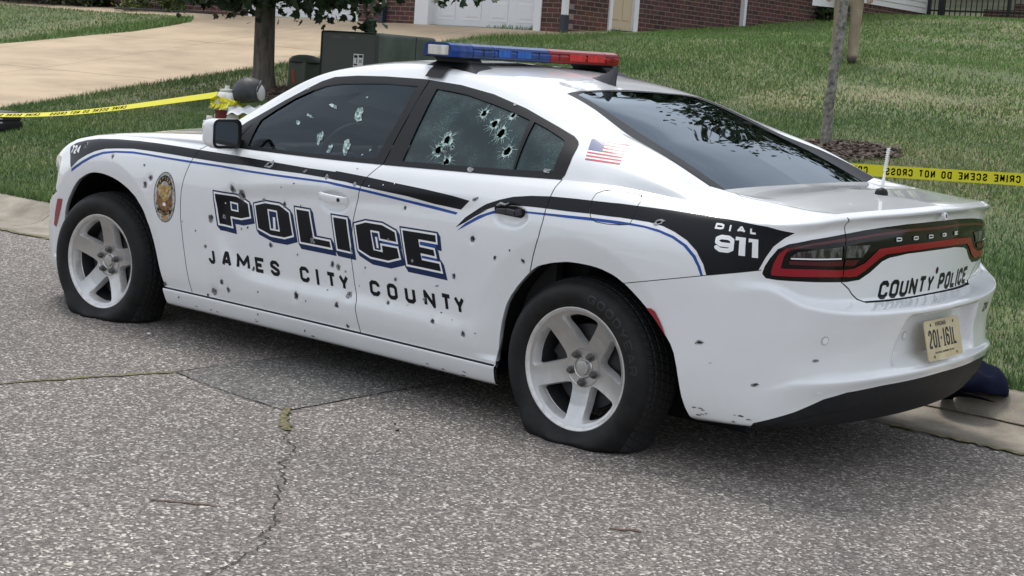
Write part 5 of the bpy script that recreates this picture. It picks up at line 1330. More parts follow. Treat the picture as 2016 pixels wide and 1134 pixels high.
# the torn rear handle: its black pocket with bent metal left in it
P, F, N = body.patch([TR["handle2"]], 'xz', .0012, {'door_rear'})
hb = mesh_obj('handle_pocket', P, F, M_dark, parts['door_rear'], True, N)
bm = bmesh.new()
add_box(bm, (-1.135, .938, .852), (.05, .012, .020), Matrix.Rotation(.1, 3, 'Y'), .004)
add_box(bm, (-1.185, .940, .853), (.045, .014, .022), Matrix.Rotation(-.06, 3, 'Y'), .004)
add_box(bm, (-1.225, .942, .857), (.03, .010, .024), Matrix.Rotation(.3, 3, 'Y'), .003)
bm_obj('handle_bracket', bm, M_steel, parts['door_rear'], True, 30)
bm = bmesh.new(); add_tube(bm, [(-1.115, .942, .871), (-1.14, .950, .882), (-1.165, .952, .880), (-1.178, .945, .889)], [.003, .006, .005, .002], 7)
bm_obj('torn_metal', bm, M_bare, parts['door_rear'], True, 40)

# light bar
lb = empty('light_bar'); lb.parent = car; lb.location = (-.440, 0, 1.456)
M_lblue = mat('blue_lens', (.006, .035, .20), .16, coat=.15, spec=.3); noise_col(M_lblue, (.003, .030, .15), (.006, .05, .24), 9, .4, .6, vscale=(.5, 5, .5))
M_lbd = mat('dark_blue_lens', (.006, .02, .07), .14, coat=.7)
M_lbb = mat('blue_module', (.008, .085, .38), .3); noise_col(M_lbb, (.004, .05, .26), (.012, .13, .50), 60, vscale=(1, 1, .1))
M_lred = mat('red_bar_lens', (.26, .006, .010), .16, coat=.15, spec=.3)
M_lrb = mat('red_module', (.55, .015, .02), .3); noise_col(M_lrb, (.34, .008, .012), (.62, .02, .02), 60, vscale=(1, 1, .1))
M_ltop = mat('bar_top', (.62, .66, .72), .25, coat=.5)
M_alley = mat('alley_lamp', (.70, .68, .60), .25, coat=.6); noise_col(M_alley, (.50, .48, .42), (.78, .76, .68), 30, vscale=(1, 1, .2))
def bar_seg(name, ya, yb, m_, hw0=.145, hw1=.145):
    bm = bmesh.new(); secs = []
    for y, w in ((ya, hw0), (yb, hw1)):
        secs.append([bm.verts.new((x, y, z)) for x, z in ((-w, -.026), (-w - .004, .0), (-w + .006, .024), (-w + .03, .0335), (w - .03, .0335), (w - .006, .024), (w, -.026))])
    for k in range(7):
        f_ = bm.faces.new((secs[0][k], secs[0][(k + 1) % 7], secs[1][(k + 1) % 7], secs[1][k])); f_.material_index = 1 if k == 3 else 0
    bm.faces.new(secs[0]); bm.faces.new(secs[1][::-1]); bmesh.ops.recalc_face_normals(bm, faces=bm.faces[:])
    return bm_obj(name, bm, [m_, M_ltop], lb)
L2 = .605
segs = [(.575, .502, M_lblue, .100, .112), (.498, .362, M_lblue, .112, .112), (.358, -.030, M_lblue, .112, .112), (-.034, -.456, M_lred, .112, .112), (-.460, -.575, M_lred, .112, .100)]
for ya, yb, m_, a, b in segs: bar_seg('lens', ya, yb, m_, a, b)
e_ = bar_seg('lens', L2, .575, M_lblue, .082, .100); e2 = bar_seg('lens', -.575, -L2, M_lred, .100, .082)
bm = bmesh.new(); add_box(bm, (0, 0, -.0285), (.22, 1.15, .004), None, .001); bm_obj('bar_base', bm, M_trim, lb)
for y0, y1, m_ in ((.335, .25, M_lbb), (.205, .11, M_lbb), (-.17, -.29, M_lrb), (-.31, -.44, M_lrb)):
    bm = bmesh.new(); add_box(bm, (-.1165, (y0 + y1) / 2, -.001), (.003, abs(y1 - y0), .030), None, .001); bm_obj('lamp_module', bm, m_, lb)
for y0, y1 in ((.495, .365), (.355, -.026), (-.038, -.452), (-.463, -.57)):       # ribs along the lens, lit boards behind
    for z_ in (-.017, .0135):
        bm = bmesh.new(); add_box(bm, (-.1150, (y0 + y1) / 2, z_), (.003, abs(y1 - y0), .0035)); bm_obj('lens_rib', bm, M_lbd if y0 > -.03 else mat('dark_red_rib', (.09, .004, .006), .3), lb)
for y_ in (.43, .29, .16, .05, -.10, -.235, -.375, -.51):
    bm = bmesh.new(); add_box(bm, (-.1155, y_, -.001), (.003, .004, .034)); bm_obj('lens_rib', bm, M_lbd if y_ > -.03 else mat('dark_red_rib', (.09, .004, .006), .3), lb)
for sd in (1, -1):
    bm = bmesh.new(); add_box(bm, (-.006, sd * (L2 + .001), .001), (.118, .006, .042), None, .004); bm_obj('alley_lamp', bm, M_alley, lb)
for sd in (1, -1):       # mounting feet and the strap hooked over the roof edge
    bm = bmesh.new()
    top = [(-.10, .53), (.09, .53), (.09, .44), (-.10, .44)]; bot = [(-.215, .585), (.115, .585), (.105, .42), (-.19, .42)]
    za = -.030
    vt = [bm.verts.new((x, y * sd, za)) for x, y in top]; vm = [bm.verts.new((x * 1.0 - .02, y * sd, -.048)) for x, y in top]; vb = [bm.verts.new((x, y * sd, (-.082 if y > .5 else -.068) - (.010 if x < 0 else 0))) for x, y in bot]
    for A_, B_ in ((vt, vm), (vm, vb)):
        for k in range(4): bm.faces.new((A_[k], A_[(k + 1) % 4], B_[(k + 1) % 4], B_[k]))
    bm.faces.new(vt); bm.faces.new(vb[::-1]); bmesh.ops.recalc_face_normals(bm, faces=bm.faces[:])
    bm_obj('foot', bm, M_trim, lb)
    bm = bmesh.new()
    for xa in (-.045, .045):
        pass
    q_ = [(.572, -.064), (.598, -.070), (.624, -.088), (.648, -.116)]
    vs_ = [[bm.verts.new((x, (y + .0) * sd, z)) for x in (-.075, .025)] for y, z in q_]
    for i in range(3): bm.faces.new((vs_[i][0], vs_[i][1], vs_[i + 1][1], vs_[i + 1][0]))
    bmesh.ops.solidify(bm, geom=bm.faces[:], thickness=.004)
    bm_obj('strap', bm, M_steel, lb)
# shark fin
bm = bmesh.new(); secs = []
for x, h, w in ((.090, .0, .004), (.07, .012, .016), (.03, .030, .024), (-.01, .055, .026), (-.045, .088, .022), (-.055, .094, .012), (-.062, .09, .010), (-.066, .0, .026)):
    secs.append([bm.verts.new((x, -w, 0)), bm.verts.new((x - .002, -w * .45, h * .5)), bm.verts.new((x - .006, 0, h)), bm.verts.new((x - .002, w * .45, h * .5)), bm.verts.new((x, w, 0))])
for i in range(len(secs) - 1):
    for k in range(4): bm.faces.new((secs[i][k], secs[i][k + 1], secs[i + 1][k + 1], secs[i + 1][k]))
bmesh.ops.recalc_face_normals(bm, faces=bm.faces[:])
add_box(bm, (.01, 0, .001), (.165, .056, .008), None, .003)
fin = bm_obj('roof_antenna', bm, mat('fin_grey', (.03, .032, .036), .35, coat=.2), car, True, 45); fin.location = (-.885, 0, 1.352); fin.rotation_euler = (0, R(-9.5), 0)
# whip antenna on the lid
an = empty('boot_antenna'); an.parent = car; an.location = (-2.275, .01, 1.012)
bm = bmesh.new(); add_lathe(bm, [(.026, -.006), (.025, .006), (.020, .016), (.009, .022), (.0, .023)], 24, 'Z'); bm_obj('antenna_base', bm, M_trim, an, True, 50)
an.rotation_euler = (R(8), 0, 0)
bm = bmesh.new(); add_lathe(bm, [(.0, .02), (.0065, .021), (.0065, .055), (.005, .058), (.005, .075), (.004, .078), (.003, .165), (0, .165)], 12, 'Z')
pts = [(.0062 * math.cos(t * .9), .0062 * math.sin(t * .9), .090 + t * .0011) for t in range(82)]
add_tube(bm, pts, .0019, 6)
bm_obj('antenna_coil', bm, mat('white_plastic', (.75, .75, .73), .35), an, True, 50)

# ------------------------------------------------------------------ cabin
M_seat = mat('seat_cloth', (.035, .036, .04), .85); M_dash = mat('dash', (.028, .029, .032), .6)
bm = bmesh.new()
add_box(bm, (.02, 0, .30), (2.4, 1.55, .04), None); bm_obj('cabin_floor', bm, M_tub, car)
bm = bmesh.new(); add_box(bm, (-1.62, 0, .93), (.55, 1.3, .03), Matrix.Rotation(R(-3), 3, 'Y'), .01); bm_obj('parcel_shelf', bm, M_tub, car)
for y in (.38, -.38):
    s_ = empty('seat'); s_.parent = car; s_.location = (-.22, y, .45)
    bm = bmesh.new(); add_box(bm, (.15, 0, .05), (.52, .50, .16), None, .05, 3); bm_obj('seat_cushion', bm, M_seat, s_, True)
    bm = bmesh.new(); add_box(bm, (-.18, 0, .32), (.16, .48, .62), Matrix.Rotation(R(-16), 3, 'Y'), .06, 3); bm_obj('backrest', bm, M_seat, s_, True)
    bm = bmesh.new(); add_box(bm, (-.29, 0, .70), (.10, .27, .17), Matrix.Rotation(R(-12), 3, 'Y'), .04, 3); bm_obj('headrest', bm, M_seat, s_, True)
s_ = empty('rear_seat'); s_.parent = car; s_.location = (-1.15, 0, .45)
bm = bmesh.new(); add_box(bm, (.12, 0, .03), (.5, 1.35, .16), None, .05, 3); bm_obj('seat_cushion', bm, M_seat, s_, True)
bm = bmesh.new(); add_box(bm, (-.2, 0, .28), (.16, 1.35, .55), Matrix.Rotation(R(-22), 3, 'Y'), .05, 3); bm_obj('backrest', bm, M_seat, s_, True)
bm = bmesh.new(); add_box(bm, (.72, 0, .82), (.42, 1.5, .22), Matrix.Rotation(R(8), 3, 'Y'), .07, 3); add_box(bm, (.56, .38, .93), (.18, .38, .07), None, .03, 2); bm_obj('dashboard', bm, M_dash, car, True)
bm = bmesh.new()
pts = [(.33 - .06 * math.sin(a), .38 + .185 * math.cos(a), .90 + .175 * math.sin(a)) for a in np.linspace(0, 2 * math.pi, 33)]
add_tube(bm, pts, .014, 8, False); add_box(bm, (.35, .38, .89), (.05, .16, .10), None, .02)
bm_obj('steering_wheel', bm, M_dash, car, True)
bm = bmesh.new(); add_box(bm, (-.62, 0, .92), (.02, 1.30, .42), Matrix.Rotation(R(-8), 3, 'Y'), .004); bm_obj('cage_partition', bm, M_tub, car)
for sd in (1, -1): bm = bmesh.new(); add_box(bm, (-.42, .78 * sd, .62), (1.8, .04, .62), None); bm_obj('door_lining', bm, M_tub, car)

# ------------------------------------------------------------------ ground
_PY = np.array([(-60, 9.5), (-45, 6.0), (-36, 4.2), (-27, 3.25), (-22.4, 2.98), (-20.5, 2.72), (-17.9, 2.43), (-14.8, 2.15), (-12.9, 2.03), (-10, 1.5), (-8, 1.13), (-6, .80), (-4, .45), (-2.5, .24), (-1.5, .13), (-1.22, .115)])
def terrain(x, y):
    z = np.interp(y, _PY[:, 0], _PY[:, 1])
    g = 1 - .14 * np.clip((6 - x) / 4, 0, 1) * np.clip((-6 - y) / 5, 0, 1)
    return z * g
ROAD_Y, PAN_Y, KERB_Y = -.55, -.98, -1.24
# asphalt with exposed aggregate
def road_mat(name, lo, hi, tint):
    m = mat(name, (.15, .145, .14), .85)
    tc = nd(m, 'ShaderNodeTexCoord')
    v1 = nd(m, 'ShaderNodeTexVoronoi', Scale=108); v2 = nd(m, 'ShaderNodeTexVoronoi', Scale=200)
    n1 = nd(m, 'ShaderNodeTexNoise', Scale=.8, Detail=8); n2 = nd(m, 'ShaderNodeTexNoise', Scale=30, Detail=4); nw = nd(m, 'ShaderNodeTexNoise', Scale=60, Detail=2)
    wm = nd(m, 'ShaderNodeMixRGB', blend_type='ADD'); wm.inputs[0].default_value = .012
    lk(m, tc.outputs['Object'], nw.inputs['Vector']); lk(m, tc.outputs['Object'], wm.inputs[1]); lk(m, nw.outputs['Color'], wm.inputs[2])
    for t_ in (v1, v2): lk(m, wm.outputs[0], t_.inputs['Vector'])
    for t_ in (n1, n2): lk(m, tc.outputs['Object'], t_.inputs['Vector'])
    sp = nd(m, 'ShaderNodeSeparateColor'); lk(m, v1.outputs['Color'], sp.inputs[0])
    r1 = nd(m, 'ShaderNodeValToRGB'); e = r1.color_ramp.elements
    e[0].position = 0; e[0].color = (.055, .051, .049, 1); e[1].position = 1; e[1].color = (.80, .77, .70, 1)
    for p_, c_ in ((.34, (.098, .089, .084)), (.56, (.158, .142, .132)), (.74, (.225, .208, .193)), (.88, (.36, .34, .315)), (.95, (.56, .54, .50))):
        q_ = e.new(p_); q_.color = (*c_, 1)
    lk(m, sp.outputs[0], r1.inputs[0])
    sp2 = nd(m, 'ShaderNodeSeparateColor'); lk(m, v2.outputs['Color'], sp2.inputs[0])
    r2 = nd(m, 'ShaderNodeValToRGB'); e = r2.color_ramp.elements
    e[0].position = .1; e[0].color = (.05, .046, .043, 1); e[1].position = 1; e[1].color = (.32, .30, .275, 1); lk(m, sp2.outputs[1], r2.inputs[0])
    mx1 = nd(m, 'ShaderNodeMixRGB'); mx1.inputs[0].default_value = .30; lk(m, r1.outputs[0], mx1.inputs[1]); lk(m, r2.outputs[0], mx1.inputs[2])
    r3 = nd(m, 'ShaderNodeValToRGB'); e = r3.color_ramp.elements; e[0].position = .35; e[0].color = (lo, lo, lo * 1.01, 1); e[1].position = .7; e[1].color = (hi, hi * .97, hi * .94, 1)
    lk(m, n1.outputs['Fac'], r3.inputs[0])
    mx2 = nd(m, 'ShaderNodeMixRGB', blend_type='MULTIPLY'); mx2.inputs[0].default_value = 1; lk(m, mx1.outputs[0], mx2.inputs[1]); lk(m, r3.outputs[0], mx2.inputs[2])
    mx3 = nd(m, 'ShaderNodeMixRGB', blend_type='MULTIPLY'); mx3.inputs[0].default_value = 1; mx3.inputs[2].default_value = (*tint, 1); lk(m, mx2.outputs[0], mx3.inputs[1])
    lk(m, mx3.outputs[0], bsdf(m).inputs['Base Color'])
    ma = nd(m, 'ShaderNodeMath', operation='ADD'); lk(m, v1.outputs['Distance'], ma.inputs[0]); lk(m, n2.outputs['Fac'], ma.inputs[1])
    bump(m, ma.outputs[0], .55, .012)
    return m
M_road = road_mat('asphalt', .86, 1.16, (1.10, 1.075, 1.055))

def sheet(name, xs, ys, zf, m, kind='structure'):
    X, Y = np.meshgrid(xs, ys); Z = zf(X, Y)
    S = Surf.grid(np.stack([X, Y, Z], -1), X)
    S.N[:] = np.where((S.N[:, 2:3] < 0), -S.N, S.N)
    if S.P[1, 0] > S.P[0, 0]: pass
    return S
road = mesh_obj('road', [(-120, ROAD_Y, 0), (120, ROAD_Y, 0), (120, 40, 0), (-120, 40, 0)], [(0, 1, 2, 3)], M_road, None, False); tag(road, kind='structure')
# concrete gutter pan and roll kerb
M_kerb = mat('kerb_concrete', (.34, .30, .24), .9)
_r, _n, _s = noise_col(M_kerb, (.17, .145, .115), (.40, .355, .285), 3.5, .3, .72, 9)
_n3 = nd(M_kerb, 'ShaderNodeTexNoise', Scale=120, Detail=3); lk(M_kerb, _s, _n3.inputs['Vector'])
_m3 = nd(M_kerb, 'ShaderNodeMixRGB', blend_type='OVERLAY'); _m3.inputs[0].default_value = .45; lk(M_kerb, _r.outputs[0], _m3.inputs[1]); lk(M_kerb, _n3.outputs['Color'], _m3.inputs[2])
_bwm = nd(M_kerb, 'ShaderNodeRGBToBW'); lk(M_kerb, _m3.outputs[0], _bwm.inputs[0])
lk(M_kerb, _m3.outputs[0], bsdf(M_kerb).inputs['Base Color']); bump(M_kerb, _n3.outputs['Fac'], .4, .006)
prof = [(ROAD_Y + .004, -.02), (ROAD_Y, .004), (-.75, -.004), (PAN_Y + .06, .006), (PAN_Y - .02, .025), (-1.06, .062), (-1.13, .098), (-1.19, .116), (KERB_Y - .04, .120), (KERB_Y - .05, .05)]
kx = np.arange(-60, 60.01, 1.5); V = []; F = []
for x in kx:
    for y, z in prof: V.append((x, y, z))
n_ = len(prof)
for i in range(len(kx) - 1):
    for j in range(n_ - 1): F.append((i * n_ + j, i * n_ + j + 1, (i + 1) * n_ + j + 1, (i + 1) * n_ + j))
kb = mesh_obj('kerb', V, F, M_kerb, None, True); tag(kb, kind='structure')
_wk = nd(M_kerb, 'ShaderNodeTexBrick'); _wk.offset = 0; _wk.inputs['Scale'].default_value = 1; _wk.inputs['Brick Width'].default_value = 3.1; _wk.inputs['Row Height'].default_value = 50; _wk.inputs['Mortar Size'].default_value = .006
_wk.inputs['Color1'].default_value = (1, 1, 1, 1); _wk.inputs['Color2'].default_value = (.93, .93, .92, 1); _wk.inputs['Mortar'].default_value = (.3, .28, .25, 1)
_mk = nd(M_kerb, 'ShaderNodeMapping'); _mk.inputs['Location'].default_value = (1.2, 25, 0); lk(M_kerb, _s, _mk.inputs['Vector']); lk(M_kerb, _mk.outputs['Vector'], _wk.inputs['Vector'])
_m5 = nd(M_kerb, 'ShaderNodeMixRGB', blend_type='MULTIPLY'); _m5.inputs[0].default_value = 1; lk(M_kerb, _m3.outputs[0], _m5.inputs[1]); lk(M_kerb, _wk.outputs['Color'], _m5.inputs[2]); lk(M_kerb, _m5.outputs[0], bsdf(M_kerb).inputs['Base Color'])
# cracks, a sealed patch and stains in the asphalt: thin sheets just above it
def strip(name, pts, w, m, z=.004, jit=.0, kind='structure', sub=6):
    P = smooth_line(pts, sub); V = []; F = []
    P = [np.array(p) for p in P]
    for i, p in enumerate(P):
        a, b = P[max(i - 1, 0)], P[min(i + 1, len(P) - 1)]; t = (b - a) / (np.linalg.norm(b - a) + 1e-9); n = np.array((-t[1], t[0]))
        j = (rng.random() - .5) * jit; ww = w * (.45 + 1.1 * rng.random())
        q = p + n * j
        V += [(*(q + n * ww), z), (*(q - n * ww), z)]
    for i in range(len(P) - 1): F.append((2 * i, 2 * i + 2, 2 * i + 3, 2 * i + 1))
    o = mesh_obj(name, V, F, m, None, False); tag(o, kind=kind); return o
M_crack = mat('crack', (.018, .017, .016), .95)
M_moss = mat('crack_moss', (.14, .125, .05), .95); noise_col(M_moss, (.07, .065, .03), (.24, .21, .10), 45)
strip('road_crack', [(-.55, 1.50), (-.80, 1.70), (-.86, 1.77), (-.98, 1.84), (-1.09, 1.945), (-1.13, 2.02), (-1.30, 2.17), (-1.44, 2.32), (-1.62, 2.47), (-1.70, 2.60), (-1.78, 2.67), (-1.89, 2.95)], .0024, M_crack, .004, .030, sub=9)
strip('road_crack', [(.24, 1.42), (-.18, 1.48), (-.56, 1.495)], .0022, M_crack, .004, .012)
strip('road_crack', [(.25, 1.43), (.27, 1.02), (.21, .57), (.15, .2)], .0036, M_crack, .004, .012)
strip('road_crack', [(-.56, 1.495), (-.52, .9), (-.54, .5), (-.55, .1)], .0022, M_crack, .004, .012)
strip('road_moss', [(.55, 3.3), (.46, 2.5), (.42, 2.16), (.34, 1.78), (.25, 1.43)], .011, M_moss, .004, .02)
strip('road_moss', [(-.53, 1.46), (-.62, 1.56), (-.74, 1.66), (-.80, 1.71)], .018, M_moss, .006, .012)
strip('kerb_weeds', [(-3.2, ROAD_Y + .01), (-2.72, ROAD_Y + .012), (-2.5, ROAD_Y + .012), (-2.3, ROAD_Y + .015), (-2.15, ROAD_Y + .01)], .014, M_moss, .008, .03)
strip('kerb_weeds', [(4.2, ROAD_Y), (4.6, ROAD_Y + .02), (4.9, ROAD_Y), (5.6, ROAD_Y)], .02, M_moss, .008, .05)
M_dirt = mat('gutter_dirt', (.10, .075, .05), .95); noise_col(M_dirt, (.05, .038, .026), (.17, .135, .095), 30)
strip('gutter_dirt', [(-3.4, -1.0), (-2.8, -.99), (-2.2, -1.0), (-1.6, -.985), (-1.0, -1.0)], .010, M_dirt, .0285, .02)
M_patch = road_mat('patched_asphalt', .84, 1.02, (.90, .935, .935))
pt = mesh_obj('road_patch', [(.24, 1.42, .0025), (-.18, 1.475, .0025), (-.555, 1.49, .0025), (-.52, .9, .0025), (-.54, .3, .0025), (-.55, -.3, .0025), (.13, -.3, .0025), (.20, .57, .0025), (.265, 1.02, .0025)], [tuple(range(9))], M_patch, None, False); tag(pt, kind='structure')
M_rust = mat('rust_stain', (.11, .062, .042), .95); noise_col(M_rust, (.06, .045, .036), (.17, .10, .07), 60)
strip('road_stain', [(-1.235, 2.65), (-1.30, 2.60), (-1.41, 2.52)], .006, M_rust, .003, .01)
strip('road_stain', [(-2.30, 1.70), (-2.38, 1.64)], .008, M_rust, .003, .01)
for i, (x, y, r) in enumerate([(-1.03, 1.35, .009), (-.95, 1.28, .007), (1.02, .98, .012)]):
    bm = bmesh.new(); bmesh.ops.create_icosphere(bm, subdivisions=2, radius=r)
    for v in bm.verts: v.co *= .8 + .4 * noise.noise(v.co * 90); v.co.z *= .55
    bmesh.ops.translate(bm, vec=(x, y, r * .4), verts=bm.verts[:])
    o = bm_obj('road_pebble', bm, M_crack if i < 2 else M_wvin, None, True)
    tag(o, ['black pebble on the asphalt beside the rear tyre', 'tiny black pebble on the asphalt nearest the sill', 'flat white chip lying behind the front tyre'][i], 'pebble')

# lawn, driveway and walk share one terrain sheet
gx = np.concatenate([np.arange(-30, -6, 2.0), np.arange(-6, 20, .33), np.arange(20, 45.1, 1.2)])
gy = np.concatenate([np.arange(-60, -28, 2.0), np.arange(-28, -13, .6), np.arange(-13, -1.29, .24), [-1.285]])
X, Y = np.meshgrid(gx, gy); Z = terrain(X, Y)
for i in range(X.shape[0]):
    for j in range(X.shape[1]): Z[i, j] += .018 * noise.noise((X[i, j] * .9, Y[i, j] * .9, 0)) * min(1, max(0, (-1.5 - Y[i, j])))
land = Surf.grid(np.stack([X, Y, Z], -1), X)
if land.N[5, 2] < 0: land.N = -land.N; land.F = [tuple(reversed(q)) for q in land.F]
DRIVE = [(11.4, -1.2), (11.15, -3), (11.05, -5.3), (11.15, -7.3), (11.1, -8.3), (10.9, -9.4), (10.6, -11.4), (10.2, -12.05), (9.2, -12.5), (8.75, -12.8), (8.6, -13.4), (8.9, -14.1), (9.2, -15.0), (9.7, -15.05), (9.7, -12.95), (19.4, -12.95), (19.6, -13.3), (27, -13.3), (27, -12.75), (23.4, -12.62),
         (20.8, -12.42), (19.0, -12.42), (17.6, -12.25), (17.1, -11.8), (16.95, -11.2), (16.9, -10.4), (17.2, -9.4), (17.7, -8.4), (18.0, -5), (18.4, -1.2)]
land.mark([DRIVE], 'drive', 'xy')
M_soil = mat('lawn_soil', (.07, .075, .03), .95)
_r, _n, _s = noise_col(M_soil, (.10, .145, .045), (.24, .22, .10), .55, .36, .68, 9)
_n3 = nd(M_soil, 'ShaderNodeTexNoise', Scale=35, Detail=4); lk(M_soil, _s, _n3.inputs['Vector'])
_m3 = nd(M_soil, 'ShaderNodeMixRGB', blend_type='OVERLAY'); _m3.inputs[0].default_value = .8; lk(M_soil, _r.outputs[0], _m3.inputs[1]); lk(M_soil, _n3.outputs['Color'], _m3.inputs[2])
_hs = nd(M_soil, 'ShaderNodeHueSaturation'); _hs.inputs['Saturation'].default_value = .8; lk(M_soil, _m3.outputs[0], _hs.inputs['Color'])
lk(M_soil, _hs.outputs[0], bsdf(M_soil).inputs['Base Color']); bump(M_soil, _n3.outputs['Fac'], .8, .03)
tag(land.obj('lawn', {''}, M_soil), kind='structure')
M_conc = mat('driveway_concrete', (.52, .40, .27), .85)
_r, _n, _s = noise_col(M_conc, (.36, .275, .185), (.55, .425, .29), .7, .28, .62, 9, vscale=(1, 2.4, 1))
_w = nd(M_conc, 'ShaderNodeTexBrick'); _w.offset = 0
_w.inputs['Scale'].default_value = 1; _w.inputs['Brick Width'].default_value = 3.0; _w.inputs['Row Height'].default_value = 3.05; _w.inputs['Mortar Size'].default_value = .012
_w.inputs['Color1'].default_value = (1, 1, 1, 1); _w.inputs['Color2'].default_value = (.97, .97, .96, 1); _w.inputs['Mortar'].default_value = (.52, .48, .44, 1)
_mp = nd(M_conc, 'ShaderNodeMapping'); _mp.inputs['Location'].default_value = (.8, .75, 0); lk(M_conc, nd(M_conc, 'ShaderNodeTexCoord').outputs['Object'], _mp.inputs['Vector']); lk(M_conc, _mp.outputs['Vector'], _w.inputs['Vector'])
_m3 = nd(M_conc, 'ShaderNodeMixRGB', blend_type='MULTIPLY'); _m3.inputs[0].default_value = 1; lk(M_conc, _r.outputs[0], _m3.inputs[1]); lk(M_conc, _w.outputs['Color'], _m3.inputs[2])
lk(M_conc, _m3.outputs[0], bsdf(M_conc).inputs['Base Color'])
tag(land.obj('driveway', {'drive'}, M_conc), kind='structure')
# grass blades
M_grass = mat('grass_blades', (.08, .12, .03), .75)
_tc = nd(M_grass, 'ShaderNodeTexCoord'); _n1 = nd(M_grass, 'ShaderNodeTexNoise', Scale=.55, Detail=8, Roughness=.65); _n2 = nd(M_grass, 'ShaderNodeTexNoise', Scale=26, Detail=2)
lk(M_grass, _tc.outputs['Object'], _n1.inputs['Vector']); lk(M_grass, _tc.outputs['Object'], _n2.inputs['Vector'])
_r1 = nd(M_grass, 'ShaderNodeValToRGB'); _e = _r1.color_ramp.elements; _e[0].position = .40; _e[0].color = (.085, .178, .034, 1); _e[1].position = .78; _e[1].color = (.31, .29, .12, 1)
q_ = _e.new(.57); q_.color = (.150, .235, .056, 1)
lk(M_grass, _n1.outputs['Fac'], _r1.inputs[0])
_r2 = nd(M_grass, 'ShaderNodeValToRGB'); _e = _r2.color_ramp.elements; _e[0].position = .3; _e[0].color = (.45, .5, .4, 1); _e[1].position = .75; _e[1].color = (1.5, 1.45, 1.3, 1)
lk(M_grass, _n2.outputs['Fac'], _r2.inputs[0])
_m3 = nd(M_grass, 'ShaderNodeMixRGB', blend_type='MULTIPLY'); _m3.inputs[0].default_value = 1; lk(M_grass, _r1.outputs[0], _m3.inputs[1]); lk(M_grass, _r2.outputs[0], _m3.inputs[2])
# the lawn beyond the drive and below the house is tinted greener
_sx_ = nd(M_grass, 'ShaderNodeSeparateXYZ'); lk(M_grass, _tc.outputs['Object'], _sx_.inputs[0])
_g1 = nd(M_grass, 'ShaderNodeMapRange'); _g1.inputs[1].default_value = -9; _g1.inputs[2].default_value = -12.5; lk(M_grass, _sx_.outputs['Y'], _g1.inputs[0])
_g2 = nd(M_grass, 'ShaderNodeMapRange'); _g2.inputs[1].default_value = 16; _g2.inputs[2].default_value = 17; lk(M_grass, _sx_.outputs['X'], _g2.inputs[0])
_gm = nd(M_grass, 'ShaderNodeMath', operation='MAXIMUM'); lk(M_grass, _g1.outputs[0], _gm.inputs[0]); lk(M_grass, _g2.outputs[0], _gm.inputs[1])
_g3 = nd(M_grass, 'ShaderNodeMath', operation='MULTIPLY'); _g3.inputs[1].default_value = .65; lk(M_grass, _gm.outputs[0], _g3.inputs[0])
_m4 = nd(M_grass, 'ShaderNodeMixRGB'); _m4.inputs[2].default_value = (.15, .27, .05, 1); lk(M_grass, _g3.outputs[0], _m4.inputs[0]); lk(M_grass, _m3.outputs[0], _m4.inputs[1])
lk(M_grass, _m4.outputs[0], bsdf(M_grass).inputs['Base Color'])
_ge = nd(M_grass, 'ShaderNodeNewGeometry'); _gv = nd(M_grass, 'ShaderNodeVectorMath', operation='MULTIPLY_ADD'); _gv.inputs[1].default_value = (.45, .45, .45); _gv.inputs[2].default_value = (0, .05, .8)
_gn = nd(M_grass, 'ShaderNodeVectorMath', operation='NORMALIZE'); lk(M_grass, _ge.outputs['Normal'], _gv.inputs[0]); lk(M_grass, _gv.outputs[0], _gn.inputs[0]); lk(M_grass, _gn.outputs[0], bsdf(M_grass).inputs['Normal'])
nrg = np.random.default_rng(5)
def blades(n, x0, x1, y0, y1, h, w, flt=None):
    x = nrg.uniform(x0, x1, n); y = nrg.uniform(y0, y1, n)
    k = ~in_poly(np.stack([x, y], 1), [DRIVE])
    k &= np.hypot(x - 1.55, y + 6.65) > .50 + .1 * nrg.random(n)
    k &= np.hypot(x - 9.05, y + 6.6) > .55 + .1 * nrg.random(n)
    x, y = x[k], y[k]; n = len(x)
    z = terrain(x, y); a = nrg.uniform(0, 6.283, n); hh = h * (.5 + .9 * nrg.random(n)); ww = w * (.7 + .6 * nrg.random(n))
    ln = hh * nrg.uniform(.1, .9, n); b = nrg.uniform(0, 6.283, n)
    P = np.empty((n, 3, 3))
    P[:, 0] = np.stack([x - np.cos(a) * ww, y - np.sin(a) * ww, z - .012], 1)
    P[:, 1] = np.stack([x + np.cos(a) * ww, y + np.sin(a) * ww, z - .012], 1)
    P[:, 2] = np.stack([x + np.cos(b) * ln, y + np.sin(b) * ln, z + hh], 1)
    return P
BL = np.concatenate([
    blades(170000, -6, 3.5, -5.2, -1.30, .032, .0040), blades(150000, -4, 8, -9, -5.2, .032, .005), blades(90000, 3.5, 11.2, -5.2, -1.30, .042, .0055),
    blades(60000, 4, 11.2, -13, -5.2, .045, .006), blades(80000, -2, 9.5, -16, -9, .036, .008), blades(60000, 0, 11, -27, -16, .038, .011),
    blades(60000, 16.5, 27, -13, -1.3, .036, .010), blades(16000, -3, 11, -1.42, -1.27, .055, .005), blades(9000, 10.6, 11.3, -11, -2, .06, .006), blades(9000, 16.7, 18.0, -12.6, -6, .07, .008), blades(5000, 8.5, 11, -13, -11.6, .07, .008)])
me = bpy.data.meshes.new('grass'); n_ = len(BL)
me.vertices.add(n_ * 3); me.vertices.foreach_set('co', BL.reshape(-1)); me.loops.add(n_ * 3); me.loops.foreach_set('vertex_index', np.arange(n_ * 3, dtype=np.int32))
me.polygons.add(n_); me.polygons.foreach_set('loop_start', np.arange(0, n_ * 3, 3, dtype=np.int32))
me.update(calc_edges=True); me.materials.append(M_grass)
tag(link(bpy.data.objects.new('grass', me)), 'mown lawn of green and straw-coloured blades', 'grass', kind='stuff')

